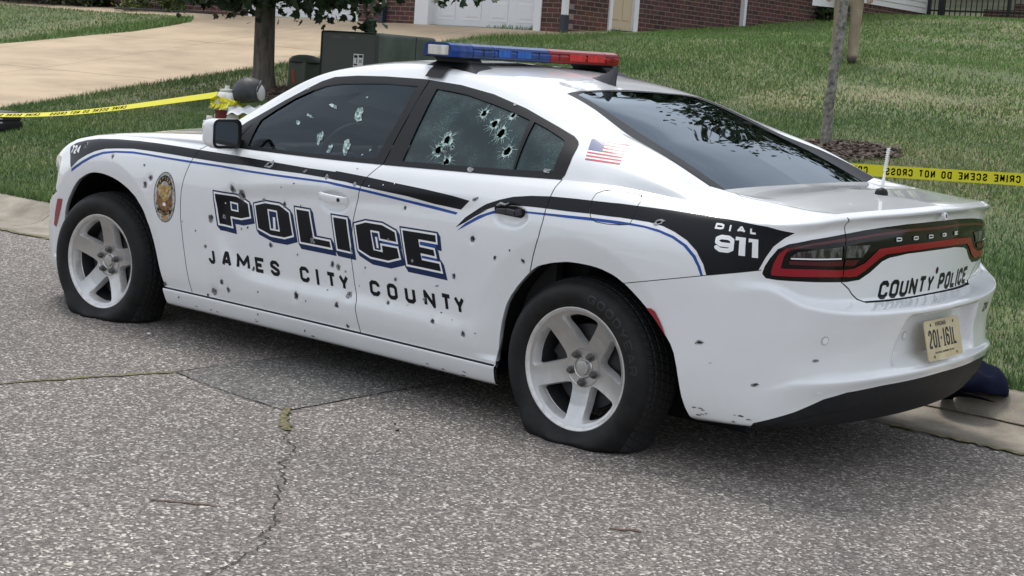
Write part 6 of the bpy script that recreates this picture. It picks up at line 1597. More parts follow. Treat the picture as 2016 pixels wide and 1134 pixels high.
# ------------------------------------------------------------------ trees
M_bark = mat('bark', (.09, .075, .06), .95); _r, _n, _s = noise_col(M_bark, (.045, .04, .034), (.17, .15, .125), 14, .3, .7, 8, vscale=(1, 1, .25)); bump(M_bark, _n.outputs['Fac'], .9, .03)
M_bark2 = mat('young_bark', (.16, .15, .13), .9); _r, _n, _s = noise_col(M_bark2, (.07, .065, .058), (.30, .29, .26), 22, .34, .66, 7); bump(M_bark2, _n.outputs['Fac'], .6, .01)
def leaf_mat(name, c1, c2, sc=2.0):
    m = mat(name, c1, .6); _r, _n, _s = noise_col(m, c1, c2, sc, .38, .64, 5)
    return m
M_leaf = leaf_mat('maple_leaves', (.012, .028, .010), (.036, .070, .022), 1.6)
M_leaf2 = leaf_mat('sapling_leaves', (.02, .045, .012), (.06, .11, .03))
M_far = leaf_mat('far_leaves', (.015, .03, .010), (.05, .085, .028), .6)
M_shrub = leaf_mat('shrub_leaves', (.010, .022, .008), (.050, .085, .024), 2.4); M_shrub2 = leaf_mat('light_shrub', (.05, .09, .015), (.15, .20, .04), 3)
LOBES = [(0, 0), (.28, .06), (.50, .22), (.38, .34), (.46, .62), (.24, .58), (0, 1.0), (-.24, .58), (-.46, .62), (-.38, .34), (-.50, .22), (-.28, .06)]
OVAL = [(0, 0), (.26, .35), (.2, .7), (0, 1), (-.2, .7), (-.26, .35)]
def leaf_cloud(name, centres, per, spread, size, m, parent, shape, seed, droop=.5):
    g = np.random.default_rng(seed); V = []; F = []
    sh = np.array(shape); k = len(sh)
    for c in centres:
        c, r = np.array(c[:3]), (c[3] if len(c) > 3 else spread)
        for _ in range(per):
            p = c + g.normal(0, 1, 3) * r * np.array((1, 1, .7))
            n = g.normal(0, 1, 3) * .8 + np.array((0, 0, .8)); n /= np.linalg.norm(n)
            u = g.normal(0, 1, 3); u[2] -= droop; u -= n * (u @ n); u /= np.linalg.norm(u) + 1e-9
            v = np.cross(n, u); s = size * (.6 + .8 * g.random())
            b = len(V)
            for a_, l_ in sh: V.append(p + v * a_ * s + u * l_ * s - n * (.25 * s * a_ * a_))
            F.append(tuple(range(b, b + k)))
    return mesh_obj(name, V, F, m, parent, False)
def trunk_mesh(name, paths, m, parent):
    bm = bmesh.new()
    for pts, rads, n in paths: add_tube(bm, pts, rads, n, True)
    return bm_obj(name, bm, m, parent, True)
# street maple beside the transformer
mp = empty('maple_tree', (9.09, -6.62, terrain(9.09, -6.62))); tag(mp, 'dark-leaved street maple with a bare grey trunk between hydrant and driveway', 'tree')
g = np.random.default_rng(11); paths = [([(0, 0, -.05), (.0, 0, .08), (.005, 0, .30), (.01, .01, .9), (0, .02, 1.25), (.02, .02, 2.2), (0, .05, 3.6)], [.19, .150, .126, .118, .112, .08, .03], 16)]
cent = []
for i in range(22):
    a = i * 2.4 + .3; z0 = 1.0 + .10 * i; L_ = 1.9 - .05 * i
    tip = np.array((math.cos(a) * L_, math.sin(a) * L_, z0 + .35 + .03 * i)); base = np.array((0, 0, z0))
    mid = base * .5 + tip * .5 + np.array((0, 0, .16))
    paths.append(([tuple(base), tuple(mid), tuple(tip)], [.034, .020, .007], 7))
    for k in range(7):
        t = .35 + .65 * k / 6; q = base * (1 - t) + tip * t + np.array((0, 0, .10))
        cent.append((q[0], q[1], q[2] - .05, .20))
# the twigs that hang lowest, towards the road and the house
for dx, dy, dz in ((.30, .30, 1.02), (.05, .55, 1.08), (-.35, .30, 1.05), (-.75, -.05, 1.0), (-1.00, -.55, 1.02), (.55, .05, 1.03), (-1.35, -.50, 1.06), (-.10, .20, 1.10), (-.55, .15, 1.12), (-1.05, -.20, 1.14), (.15, .45, 1.14), (.65, .40, 1.10)):
    cent.append((dx, dy, dz + .05, .13)); cent.append((dx * .8, dy * .8, dz + .25, .15))
for k in range(46):
    a = g.random() * 6.28; q = .25 + 1.15 * g.random(); cent.append((q * math.cos(a) - .15, q * math.sin(a) - .05, 1.20 + .30 * g.random(), .14))
paths.append(([(-.5, -.25, 1.6), (-1.02, -.62, 1.15), (-1.06, -.64, .82)], [.02, .012, .005], 6)); cent.append((-1.04, -.63, .88, .05))
paths.append(([(-1.1, -.9, 1.75), (-1.72, -1.42, 1.38)], [.015, .005], 6)); cent.append((-1.72, -1.42, 1.33, .09)); cent.append((-1.92, -1.58, 1.36, .08))
trunk_mesh('trunk', paths, M_bark, mp)
leaf_cloud('crown', cent, 34, .2, .10, M_leaf, mp, LOBES, 3)
# sapling on the slope
sp = empty('sapling', (1.69, -6.80, terrain(1.69, -6.80))); tag(sp, 'thin young tree with mottled grey trunk standing in a mulch ring on the slope', 'tree')
paths = [([(0, 0, -.05), (-.01, 0, .05), (-.01, .01, .35), (-.03, .02, .72), (-.042, .01, .80), (-.05, .0, 1.2), (-.06, 0, 1.8), (-.08, 0, 2.5), (-.12, 0, 3.5)], [.058, .050, .044, .043, .046, .040, .036, .028, .012], 12)]; cent = []
for i in range(12):
    a = i * 2.4; z0 = 2.35 + .07 * i; L_ = .62 - .02 * i
    tip = (math.cos(a) * L_ - .12, math.sin(a) * L_, z0 + .45); paths.append(([(-.12, 0, z0), (tip[0] * .5 - .06, tip[1] * .5, z0 + .3), tip], [.014, .010, .004], 6))
    for k in range(5): t = .35 + .16 * k; cent.append((tip[0] * t, tip[1] * t, z0 + .45 * t, .19))
trunk_mesh('trunk', paths, M_bark2, sp); leaf_cloud('crown', cent, 22, .2, .08, M_leaf2, sp, OVAL, 4)
# mulch rings
M_mulch = mat('bark_mulch', (.06, .04, .03), .95); noise_col(M_mulch, (.035, .025, .02), (.21, .16, .13), 40, .3, .7)
def mulch(name, cx, cy, r, label, n=420, seed=1):
    g = np.random.default_rng(seed); V = []; F = []
    for i in range(n):
        a = g.random() * 6.283; q = r * math.sqrt(g.random()); x, y = cx + q * math.cos(a), cy + q * math.sin(a) * .9
        z = float(terrain(x, y)) + .035 * (1 - (q / r)**2) + .012 * g.random() + .004
        l, w, t = .03 + .04 * g.random(), .010 + .012 * g.random(), .004
        rt = Matrix.Rotation(g.random() * 6.28, 3, 'Z') @ Matrix.Rotation((g.random() - .5) * .9, 3, 'Y') @ Matrix.Rotation((g.random() - .5) * .9, 3, 'X')
        b = len(V)
        for sx in (-1, 1):
            for sy in (-1, 1):
                for sz in (-1, 1): V.append(tuple(Vector((x, y, z)) + rt @ Vector((sx * l, sy * w, sz * t))))
        for f_ in ((0, 1, 3, 2), (4, 6, 7, 5), (0, 4, 5, 1), (2, 3, 7, 6), (0, 2, 6, 4), (1, 5, 7, 3)): F.append(tuple(b + k for k in f_))
    b = len(V); nn = 26
    for k in range(nn): V.append((cx + r * math.cos(6.283 * k / nn), cy + r * .9 * math.sin(6.283 * k / nn), float(terrain(cx + r * math.cos(6.283 * k / nn), cy + r * .9 * math.sin(6.283 * k / nn))) + .004))
    V.append((cx, cy, float(terrain(cx, cy)) + .045))
    for k in range(nn): F.append((b + k, b + (k + 1) % nn, b + nn))
    tag(mesh_obj(name, V, F, M_mulch, None, False), label, 'mulch', kind='stuff')
mulch('mulch_bed', 1.55, -6.65, .62, 'brown bark mulch round the sapling'); mulch('mulch_bed', 9.0, -6.55, .62, 'dark mulch round the foot of the maple', 420, 2)
# woodland behind the house, seen only mirrored in the glass and paint
wood = []
for i, (x, y, h_) in enumerate([(-14, -33, 10.5), (-9, -36, 11.5), (-3, -34, 10), (3, -37, 12), (8, -34, 10.5), (14, -37, 12), (20, -35, 11), (-20, -35, 11)]):
    cs_ = [(g.normal(0, 2.2), g.normal(0, 2.2), h_ * (.42 + .5 * g.random()), .9) for _ in range(46)]
    tr_ = empty('broadleaf_tree', (x, y, float(terrain(x, y)) - .2)); tag(tr_, ['tall tree behind the back fence, %s' % s_ for s_ in ('far right', 'second from the far right', 'third from the far right', 'behind the black fence', 'behind the siding', 'behind the brick side wall', 'behind the garage', 'at the far right end')][i], 'tree', 'trees behind the house')
    trunk_mesh('trunk', [([(0, 0, 0), (0, 0, h_ * .5), (0, 0, h_ * .9)], [.3, .2, .05], 10)], M_bark, tr_); leaf_cloud('crown', cs_, 90, .9, .62, M_far, tr_, OVAL, 20 + i)

# unseen trees behind the camera, added to darken what glass and stripe mirror
cs_ = []
for k in range(150):
    x = -34 + 62 * g.random(); cs_.append((x, 30 + 3 * g.random(), .8 + (7.5 + 2.5 * math.sin(x * .45)) * g.random()**.8, 1.0))
far_ = leaf_cloud('unseen_tree_line', cs_, 46, 1.0, .62, M_far, None, OVAL, 77); tag(far_, 'unseen line of trees across the road, added to darken reflections', 'trees', kind='stuff')
# ------------------------------------------------------------------ the house
def brick_mat(name, ax):
    m = mat(name, (.1, .05, .04), .85); tc = nd(m, 'ShaderNodeTexCoord'); sx = nd(m, 'ShaderNodeSeparateXYZ'); cb = nd(m, 'ShaderNodeCombineXYZ')
    lk(m, tc.outputs['Object'], sx.inputs[0]); lk(m, sx.outputs[ax], cb.inputs[0]); lk(m, sx.outputs['Z'], cb.inputs[1])
    b = nd(m, 'ShaderNodeTexBrick'); b.inputs['Scale'].default_value = 1; b.inputs['Brick Width'].default_value = .215; b.inputs['Row Height'].default_value = .075; b.inputs['Mortar Size'].default_value = .006
    b.inputs['Color1'].default_value = (.105, .036, .028, 1); b.inputs['Color2'].default_value = (.050, .021, .019, 1); b.inputs['Mortar'].default_value = (.235, .175, .135, 1); b.inputs['Mortar Smooth'].default_value = .2
    n = nd(m, 'ShaderNodeTexNoise', Scale=7, Detail=5); lk(m, cb.outputs[0], b.inputs['Vector']); lk(m, tc.outputs['Object'], n.inputs['Vector'])
    mx = nd(m, 'ShaderNodeMixRGB', blend_type='OVERLAY'); mx.inputs[0].default_value = .55; lk(m, b.outputs['Color'], mx.inputs[1]); lk(m, n.outputs['Color'], mx.inputs[2])
    hs = nd(m, 'ShaderNodeHueSaturation'); hs.inputs['Saturation'].default_value = .9; lk(m, mx.outputs[0], hs.inputs['Color']); lk(m, hs.outputs[0], bsdf(m).inputs['Base Color'])
    iv = nd(m, 'ShaderNodeMath', operation='SUBTRACT'); iv.inputs[0].default_value = 1; lk(m, b.outputs['Fac'], iv.inputs[1]); bump(m, iv.outputs[0], .6, .008)
    return m
M_brx = brick_mat('brick_front', 'X'); M_bry = brick_mat('brick_side', 'Y')
M_wtrim = mat('white_trim', (.74, .75, .76), .5); M_gdoor = mat('garage_door_white', (.70, .715, .74), .45); M_tan = mat('tan_door', (.56, .46, .31), .5)
M_down = mat('dark_boot', (.022, .028, .04), .5); M_side = mat('vinyl_siding', (.72, .71, .67), .55); M_roofm = mat('shingles', (.06, .058, .056), .9); noise_col(M_roofm, (.04, .039, .038), (.09, .087, .083), 12)
hs_ = empty('brick_house', (9.6, -12.9, 2.0)); tag(hs_, 'red brick house with white garage doors at the head of the driveway', 'house')
HZ = 2.0
def hb(name, c, d, m, par=None, bev=.0):
    bm = bmesh.new(); add_box(bm, (c[0] - 9.6, c[1] + 12.9, c[2] - HZ), d, None, bev); return bm_obj(name, bm, m, par or hs_)
def hspan(name, x0, x1, y0, y1, z0, z1, m, par=None, bev=0): return hb(name, ((x0 + x1) / 2, (y0 + y1) / 2, (z0 + z1) / 2), (abs(x1 - x0), abs(y1 - y0), abs(z1 - z0)), m, par, bev)
WT = 5.2
# front wall piers (garage openings left free), lintel, side walls
for x0, x1 in ((9.6, 10.03), (12.70, 14.02), (16.86, 18.7)): hspan('front_wall', x0, x1, -13.15, -12.9, 1.7, 4.40, M_brx)
hspan('front_wall', 9.6, 18.7, -13.15, -12.9, 4.40, WT, M_brx)
hspan('side_wall', 9.6, 9.85, -14.02, -13.15, 1.7, WT, M_bry); hspan('side_wall', 9.6, 9.85, -14.80, -14.02, 4.25, WT, M_bry)
hspan('side_wall', 9.6, 9.85, -22.25, -14.80, 1.7, WT, M_bry); hspan('side_wall', 9.6, 9.85, -25.2, -22.25, 2.3, 3.205, M_bry)
hspan('side_wall', 18.45, 18.7, -25.2, -13.15, 1.7, WT, M_bry); hspan('back_wall', 9.85, 18.45, -25.2, -24.95, 2.5, WT, M_brx)
# lap siding
V = []; F = []
z = 3.205
while z < WT:
    b = len(V)
    for y in (-25.2, -22.25): V += [(.0 - .022, y + 12.9, z - HZ), (.0 - .004, y + 12.9, z + .115 - HZ), (.0 - .022, y + 12.9, z + .1151 - HZ)]
    F += [(b, b + 3, b + 4, b + 1), (b + 1, b + 4, b + 5, b + 2)]; z += .115
sd_ = mesh_obj('lap_siding', V, F, M_side, hs_, False)
hspan('siding_backing', 9.612, 9.85, -25.2, -22.25, 3.205, WT, M_side)
hspan('trim_board', 9.55, 9.60, -22.31, -22.20, 3.205, WT, M_wtrim)
hspan('trim_board', 9.55, 9.61, -25.30, -25.18, 2.9, WT, M_wtrim)
# roof
def gable(name, x0, x1, y0, y1, z0, zr, m):
    xm = (x0 + x1) / 2; o = .35
    V = [(x0 - o, y0 - o, z0), (x0 - o, y1 + o, z0), (xm, y0 - o, zr), (xm, y1 + o, zr), (x1 + o, y0 - o, z0), (x1 + o, y1 + o, z0)]
    V = [(a - 9.6, b + 12.9, c - HZ) for a, b, c in V]; V2 = [(a, b, c - .12) for a, b, c in V]
    F = [(0, 2, 3, 1), (2, 4, 5, 3), (6, 7, 9, 8), (8, 9, 11, 10), (0, 6, 8, 2), (2, 8, 10, 4), (1, 3, 9, 7), (3, 5, 11, 9), (0, 1, 7, 6), (4, 10, 11, 5)]
    mesh_obj(name, V + V2, F, m, hs_, False)
gable('roof', 9.6, 18.7, -25.2, -12.9, WT + .02, 8.6, M_roofm)
# garage doors with raised panels
def garage(x0, x1, ncol):
    d = hspan('garage_door', x0, x1, -13.08, -13.03, 2.03, 4.22, M_gdoor); w = (x1 - x0) / ncol; h_ = 2.19 / 4
    for r in range(4):
        hspan('door_rail', x0, x1, -13.03, -13.026, 2.03 + r * h_ - .006, 2.03 + r * h_ + .006, mat('door_joint', (.30, .31, .33), .6), d) if r else None
        for c in range(ncol):
            xa, xb, za, zb = x0 + c * w + .09, x0 + (c + 1) * w - .09, 2.03 + r * h_ + .10, 2.03 + (r + 1) * h_ - .10
            bm = bmesh.new()
            o_ = [(xa, za), (xb, za), (xb, zb), (xa, zb)]; e_ = [(xa + .035, za + .035), (xb - .035, za + .035), (xb - .035, zb - .035), (xa + .035, zb - .035)]; f2 = [(xa + .07, za + .07), (xb - .07, za + .07), (xb - .07, zb - .07), (xa + .07, zb - .07)]
            A_ = [bm.verts.new((x - 9.6, -13.029 + 12.9, z - HZ)) for x, z in o_]; B_ = [bm.verts.new((x - 9.6, -13.044 + 12.9, z - HZ)) for x, z in e_]; C_ = [bm.verts.new((x - 9.6, -13.022 + 12.9, z - HZ)) for x, z in f2]
            # a moulded groove round a raised field, set proud of the leaf
            for q in A_: q.co.y += .0045
            for q in B_: q.co.y += .0165
            for P_, Q_ in ((A_, B_), (B_, C_)):
                for k in range(4): bm.faces.new((P_[k], P_[(k + 1) % 4], Q_[(k + 1) % 4], Q_[k]))
            bm.faces.new(C_); bmesh.ops.recalc_face_normals(bm, faces=bm.faces[:])
            bm_obj('door_panel', bm, M_gdoor, d)
    hspan('door_seal', x0, x1, -13.075, -13.028, 2.012, 2.03, M_down, d)
garage(10.17, 12.40, 4); garage(14.14, 16.72, 4)
for x0, x1 in ((10.03, 10.17), (12.40, 12.70), (14.02, 14.14), (16.72, 16.86)): hspan('door_jamb', x0, x1, -13.03, -12.885, 1.95, 4.40, M_wtrim)
for x0, x1 in ((10.17, 12.40), (14.14, 16.72)): hspan('door_head', x0, x1, -13.03, -12.885, 4.22, 4.40, M_wtrim)
# side door with frame and step
dd = hspan('side_door', 9.63, 9.68, -14.68, -14.10, 2.14, 4.10, M_tan)
for za, zb in ((2.30, 2.95), (3.10, 3.90)):
    for ya, yb in ((-14.62, -14.43), (-14.35, -14.16)): hspan('door_panel', 9.618, 9.63, ya, yb, za, zb, M_tan, dd, .006)
for ya, yb in ((-14.80, -14.68), (-14.10, -14.02)): hspan('door_frame', 9.57, 9.70, ya, yb, 2.06, 4.25, M_wtrim)
hspan('door_frame', 9.57, 9.70, -14.68, -14.10, 4.10, 4.25, M_wtrim); hspan('door_sill', 9.55, 9.70, -14.68, -14.10, 2.07, 2.14, M_down)
# downspouts
def spout(x, y, z0, zb, horizontal=False):
    hspan('downspout', x - .045, x + .045, y - .04, y + .04, zb, WT, M_wtrim, None, .012); hspan('downspout_boot', x - .055, x + .055, y - .05, y + .05, z0, zb + .002, M_down, None, .012)
spout(9.53, -12.84, 2.0, 2.27); spout(13.40, -12.845, 2.0, 2.32)
hspan('downspout', 9.51, 9.60, -17.95, -17.87, 2.36, WT, M_wtrim, None, .01)
# porch wall with soldier course, left of the garage
hspan('porch_wall', 19.4, 27, -14.2, -13.75, 1.75, 4.4, M_brx)
M_sold = brick_mat('soldier_course', 'X')
for n_s in M_sold.node_tree.nodes:
    if n_s.type == 'TEX_BRICK': n_s.inputs['Brick Width'].default_value = .075; n_s.inputs['Row Height'].default_value = .215; n_s.offset = 0
hspan('soldier_course', 19.4, 27, -13.755, -13.735, 2.15, 2.365, M_sold)
hspan('white_eave', 19.4, 27, -13.9, -13.4, 4.4, 4.6, M_wtrim)

# shrubs
def shrub(x, y, r, h_, label, m=M_shrub, seed=0, n=34, sz=.075):
    o = empty('shrub', (x, y, float(terrain(x, y)))); tag(o, label, 'shrub')
    g = np.random.default_rng(40 + seed); cs_ = []
    for _ in range(n):
        a = g.random() * 6.28; q = math.sqrt(g.random()) * r; cs_.append((q * math.cos(a), q * math.sin(a) * .8, h_ * (.15 + .75 * g.random()), .10))
    trunk_mesh('stem', [([(0, 0, -.05), (.02, 0, h_ * .3), (0, .02, h_ * .7)], [.03, .02, .01], 7)] + [([(0, 0, .02), (.3 * r * math.cos(k), .3 * r * math.sin(k), h_ * .5)], [.015, .006], 6) for k in range(5)], M_bark, o)
    leaf_cloud('foliage', cs_, 60, .1, sz, m, o, OVAL, 60 + seed, .1)
shrub(19.0, -13.2, .55, 1.3, 'dark evergreen shrub next to the white garage trim', M_shrub, 1)
shrub(19.75, -13.15, .50, 1.2, 'mid-green rounded shrub left of the dark evergreen', leaf_mat('mid_shrub', (.02, .045, .010), (.085, .13, .03), 3), 2)
shrub(20.35, -12.95, .34, .34, 'low pale yellow-green plant at the bend of the walk', M_shrub2, 3, 14, .06)
shrub(18.9, -12.85, .22, .22, 'small pale plant at the edge of the bed beside the driveway', M_shrub2, 4, 9, .05)
shrub(22.4, -13.3, .45, .62, 'dark low shrub in front of the porch wall', M_shrub, 5); shrub(23.5, -13.2, .55, .72, 'broad dark shrub at the corner of the porch wall', M_shrub, 6); shrub(24.8, -13.2, .60, .80, 'dark shrub furthest along the porch wall', M_shrub, 7)
shrub(9.32, -20.7, .28, .75, 'dark narrow shrub against the brick side wall', M_shrub, 8, 22)
M_edge = mat('bed_edging', (.05, .045, .045), .9)
bm = bmesh.new(); add_tube(bm, [(17.75, -12.80, 2.03), (18.8, -12.72, 2.03), (19.8, -12.66, 2.03), (20.4, -12.64, 2.03), (20.7, -12.75, 2.03)], .022, 8); tag(bm_obj('bed_edging', bm, M_edge, None, True), 'dark edging along the shrub bed beside the driveway', 'edging')

# fence by the back yard
M_iron = mat('black_iron', (.012, .012, .013), .45)
fn = empty('iron_fence', (9.4, -24.9, 3.1)); tag(fn, 'black metal picket fence running from the corner of the siding', 'fence')
for k in range(4):
    x = -.02 - k * 1.72
    bm = bmesh.new(); add_box(bm, (x, 0, .55), (.07, .07, 1.4), None, .006); add_box(bm, (x, 0, 1.27), (.085, .085, .04), None, .008); bm_obj('post', bm, M_iron, fn)
    for z in (.16, 1.02, 1.16):
        bm = bmesh.new(); add_box(bm, (x - .86, 0, z), (1.65, .03, .035)); bm_obj('rail', bm, M_iron, fn)
    for q in range(1, 15):
        xq = x - q * 1.72 / 15; bm = bmesh.new(); add_box(bm, (xq, .0, .56), (.018, .018, 1.24)); bm_obj('picket', bm, M_iron, fn)
bm = bmesh.new(); add_box(bm, (.0 - .30, .02, .52), (.13, .06, 1.3)); bm_obj('gate_post', bm, M_iron, fn)
st = empty('brick_steps', (7.9, -27.2, 3.2)); tag(st, 'low brick garden steps behind the iron fence', 'steps')
for k in range(3): bm = bmesh.new(); add_box(bm, (.4 - .3 * k, -.35 * k, .10 + .16 * k), (1.6 - .5 * k, .4, .30)); bm_obj('step', bm, M_brx, st)

# ------------------------------------------------------------------ utilities
M_tgreen = mat('utility_green', (.055, .072, .055), .55); noise_col(M_tgreen, (.045, .058, .046), (.075, .092, .072), 5)
tz = float(terrain(7.6, -6.6))
tf = empty('transformer_cabinet', (7.65, -7.08, tz - .05)); tag(tf, 'large dark green pad-mounted utility cabinet behind the car', 'utility box')
def cab(name, x0, x1, y0, y1, z0, z1, m, bev): bm = bmesh.new(); add_box(bm, ((x0 + x1) / 2, (y0 + y1) / 2, (z0 + z1) / 2), (x1 - x0, y1 - y0, z1 - z0), None, bev, 4); return bm_obj(name, bm, m, tf, True, 50)
cab('body', -.455, .46, -.48, .455, .06, .845, M_tgreen, .05); cab('pad', -.6, .6, -.65, .6, -.2, .06, M_kerb, .01)
cab('door', -.445, .45, .452, .478, .10, .840, mat('cabinet_door_green', (.030, .040, .033), .5), .035); cab('seam', -.4575, -.452, -.14, -.132, .08, .83, M_dark, 0)
M_label = mat('label_white', (.62, .62, .60), .5)
lb_ = cab('warning_label', -.245, -.09, .478, .4805, .38, .60, M_label, 0)
for x0, x1, z0, z1, m in ((-.155, -.10, .555, .585, M_dark), (-.155, -.10, .47, .49, M_redd), (-.235, -.175, .56, .59, M_dark), (-.235, -.17, .44, .46, M_redd), (-.23, -.18, .50, .54, mat('label_grey', (.3, .3, .3), .6)), (-.15, -.105, .40, .45, mat('label_grey', (.3, .3, .3), .6)), (-.15, -.14, .50, .55, M_dark)):
    bm = bmesh.new(); add_box(bm, ((x0 + x1) / 2, .481, (z0 + z1) / 2), (x1 - x0, .001, z1 - z0)); bm_obj('label_print', bm, m, lb_)
# stencilled faded marks on the door
bm = bmesh.new()
for x0, w in ((.20, .14), (-.05, .10)):
    add_box(bm, (x0, .4795, .775), (w, .001, .022))
bm_obj('faded_stencil', bm, mat('faded_paint', (.075, .09, .078), .6), tf)
pz = float(terrain(8.85, -7.05))
pd = empty('cable_pedestal', (8.85, -7.05, pz)); tag(pd, 'small grey-green cable pedestal with an orange mark beside the maple', 'utility box')
bm = bmesh.new(); add_box(bm, (0, 0, .17), (.30, .28, .36), None, .03, 3); bm_obj('body', bm, mat('pedestal_green', (.10, .115, .085), .6), pd, True, 40)
bm = bmesh.new(); add_lathe(bm, [(.185, .33), (.195, .34), (.190, .365), (.15, .40), (.08, .42), (0, .425)], 24, 'Z'); bm_obj('cap', bm, mat('pedestal_cap', (.06, .075, .055), .6), pd, True, 40)
bm = bmesh.new(); add_box(bm, (.04, .141, .16), (.045, .004, .17), Matrix.Rotation(.15, 3, 'Y'), .0); bm_obj('orange_mark', bm, mat('orange_paint', (.42, .09, .03), .6), pd)

# hydrant
hz = float(terrain(6.0, -3.5)); hy = empty('fire_hydrant', (5.96, -3.50, hz)); tag(hy, 'red fire hydrant with white bonnet and caps, yellow tape tied round it', 'hydrant')
M_hred = mat('hydrant_red', (.16, .012, .018), .4, coat=.3); M_hwhite = mat('hydrant_white', (.66, .66, .62), .45); noise_col(M_hwhite, (.52, .52, .48), (.72, .72, .69), 12)
bm = bmesh.new(); add_lathe(bm, [(.0, -.1), (.13, -.1), (.13, .02), (.10, .03), (.095, .06), (.095, .43), (.105, .46), (.105, .475)], 28, 'Z'); bm_obj('barrel', bm, M_hred, hy, True, 40)
bm = bmesh.new(); add_lathe(bm, [(.0, .475), (.135, .475), (.138, .495), (.128, .505), (.115, .515), (.11, .55), (.098, .60), (.07, .632), (.045, .640), (.0, .642)], 28, 'Z'); add_lathe(bm, [(0, .64), (.062, .64), (.062, .658), (.03, .661), (0, .661)], 20, 'Z'); add_lathe(bm, [(0, .661), (.024, .661), (.020, .692), (0, .692)], 5, 'Z'); bm_obj('bonnet', bm, M_hwhite, hy, True, 35)
def cap_on(dirv, r, l, z):
    d = Vector(dirv).normalized(); c = Vector((0, 0, z)); bm = bmesh.new()
    add_tube(bm, [c + d * .06, c + d * (l - .05), c + d * (l - .049), c + d * l, c + d * (l + .004), c + d * (l + .03)], [r * .8, r * .8, r, r, .022, .020], 20); bm_obj('nozzle_cap', bm, M_hwhite, hy, True, 40)
cap_on((.55, .83, 0), .064, .17, .35); cap_on((-.9, .2, 0), .05, .16, .40); cap_on((.9, -.3, 0), .05, .16, .40)
# yellow tape: a strip with its words
M_tape = mat('barrier_tape', (.72, .66, .02), .35); M_ink = mat('tape_ink', (.03, .03, .02), .5)
def tape(name, path, label, h_=.076, tilt=None, phrase='CRIME SCENE DO NOT CROSS', mirror_txt=True, seg=120, phase=0.0, word=True):
    P = np.array(path, float); s = np.concatenate([[0], np.cumsum(np.linalg.norm(np.diff(P, axis=0), axis=1))])
    q = np.linspace(0, s[-1], seg); C_ = np.stack([cspline(s, P[:, k], q) for k in range(3)], 1)
    t = np.gradient(C_, axis=0); t /= np.linalg.norm(t, axis=1, keepdims=True)
    tl = np.interp(q / s[-1], [a for a, b in tilt], [b for a, b in tilt]) if tilt else np.zeros(seg)
    hor = np.cross(t, (0, 0, 1.)); hor /= np.linalg.norm(hor, axis=1, keepdims=True); upv = np.cross(hor, t)
    W_ = upv * np.cos(tl)[:, None] + hor * np.sin(tl)[:, None]
    v = np.linspace(-.5, .5, 7)
    G = C_[None] + W_[None] * (v * h_)[:, None, None]
    S = Surf.grid(G, np.repeat(q[None], 7, 0)); S.C[:, 1] = np.repeat(v * h_, seg)
    fl_ = np.cross(t, W_); S.N = np.tile(fl_, (7, 1))
    camd = np.array(cam.matrix_world.translation) - C_.mean(0)
    if (S.N.mean(0) @ camd) < 0: S.N = -S.N
    o = mesh_obj(name, S.P, S.F, M_tape, None, True); tag(o, label, 'barrier tape')
    if word:
        cs = []; _, w_ = text_polys(phrase, .046, .0285, .0115, .0085, lambda a, b: (a, b))
        per = w_ + .125; u0 = .02 + (phase - .02) % per
        while u0 < s[-1] - w_:
            k_, _ = text_polys(phrase, .046, .0285, .0115, .0085, lambda a, b: (u0 + a, b - .023)); cs += k_; u0 += per
        Pp, Ff, Nn = S.patch(cs, 'sz', .0012, None, True)
        if Ff: mesh_obj('tape_lettering', Pp, Ff, M_ink, o, True, Nn)
        Pp, Ff, Nn = S.patch(cs, 'sz', -.0012, None, True)
        if Ff: mesh_obj('tape_lettering', Pp, Ff, M_ink, o, True, Nn)
    return o
# text runs in the direction of the path; the right-hand tape is seen from its back, so its words read mirrored
tape('barrier_tape', [(5.9, -3.56, .775), (4.6, -3.6, .842), (1.5, -3.68, .872), (-.3, -3.76, .915), (-1.3, -3.80, .955), (-3.2, -3.88, 1.05), (-5.5, -3.95, 1.2)][::-1], 'long yellow CRIME SCENE DO NOT CROSS tape running behind the car', .076, None, phase=4.2, seg=300)
tape('barrier_tape', [(5.98, -3.40, .985), (6.59, -3.22, .865), (7.34, -3.03, .73), (8.21, -2.75, .62), (9.3, -2.45, .60), (10.5, -2.1, .70)], 'twisted yellow tape sagging to the left of the hydrant', .076, [(0, .75), (.3, .95), (.6, 1.15), (1, 1.2)], seg=200)
M_tapeb = M_tape
bm = bmesh.new(); g = np.random.default_rng(9)
for k in range(3):
    pts = [(.125 * math.cos(a) + .01 * g.normal(), .125 * math.sin(a) + .01 * g.normal(), .525 + .022 * k + .015 * math.sin(3 * a + k)) for a in np.linspace(0, 6.283, 26)]
    for i in range(25):
        a, b = Vector(pts[i]), Vector(pts[i + 1]); w = Vector((0, 0, .009 + .006 * g.random())); w += Vector((a.x, a.y, 0)).normalized() * .012 * g.normal()
        bm.faces.new([bm.verts.new(a - w), bm.verts.new(b - w), bm.verts.new(b + w), bm.verts.new(a + w)])
for k in range(9):
    a = 1.2 + .16 * k; c = Vector((.14 * math.cos(a), .14 * math.sin(a), .53)); e = Vector((math.cos(a) * .03, math.sin(a) * .03, -.03 - .03 * g.random())); w = Vector((-math.sin(a), math.cos(a), .5)) * .014
    bm.faces.new([bm.verts.new(c - w), bm.verts.new(c + w), bm.verts.new(c + e + w * .8), bm.verts.new(c + e - w)])
tw = bm_obj('tape_wrap', bm, M_tape, hy)
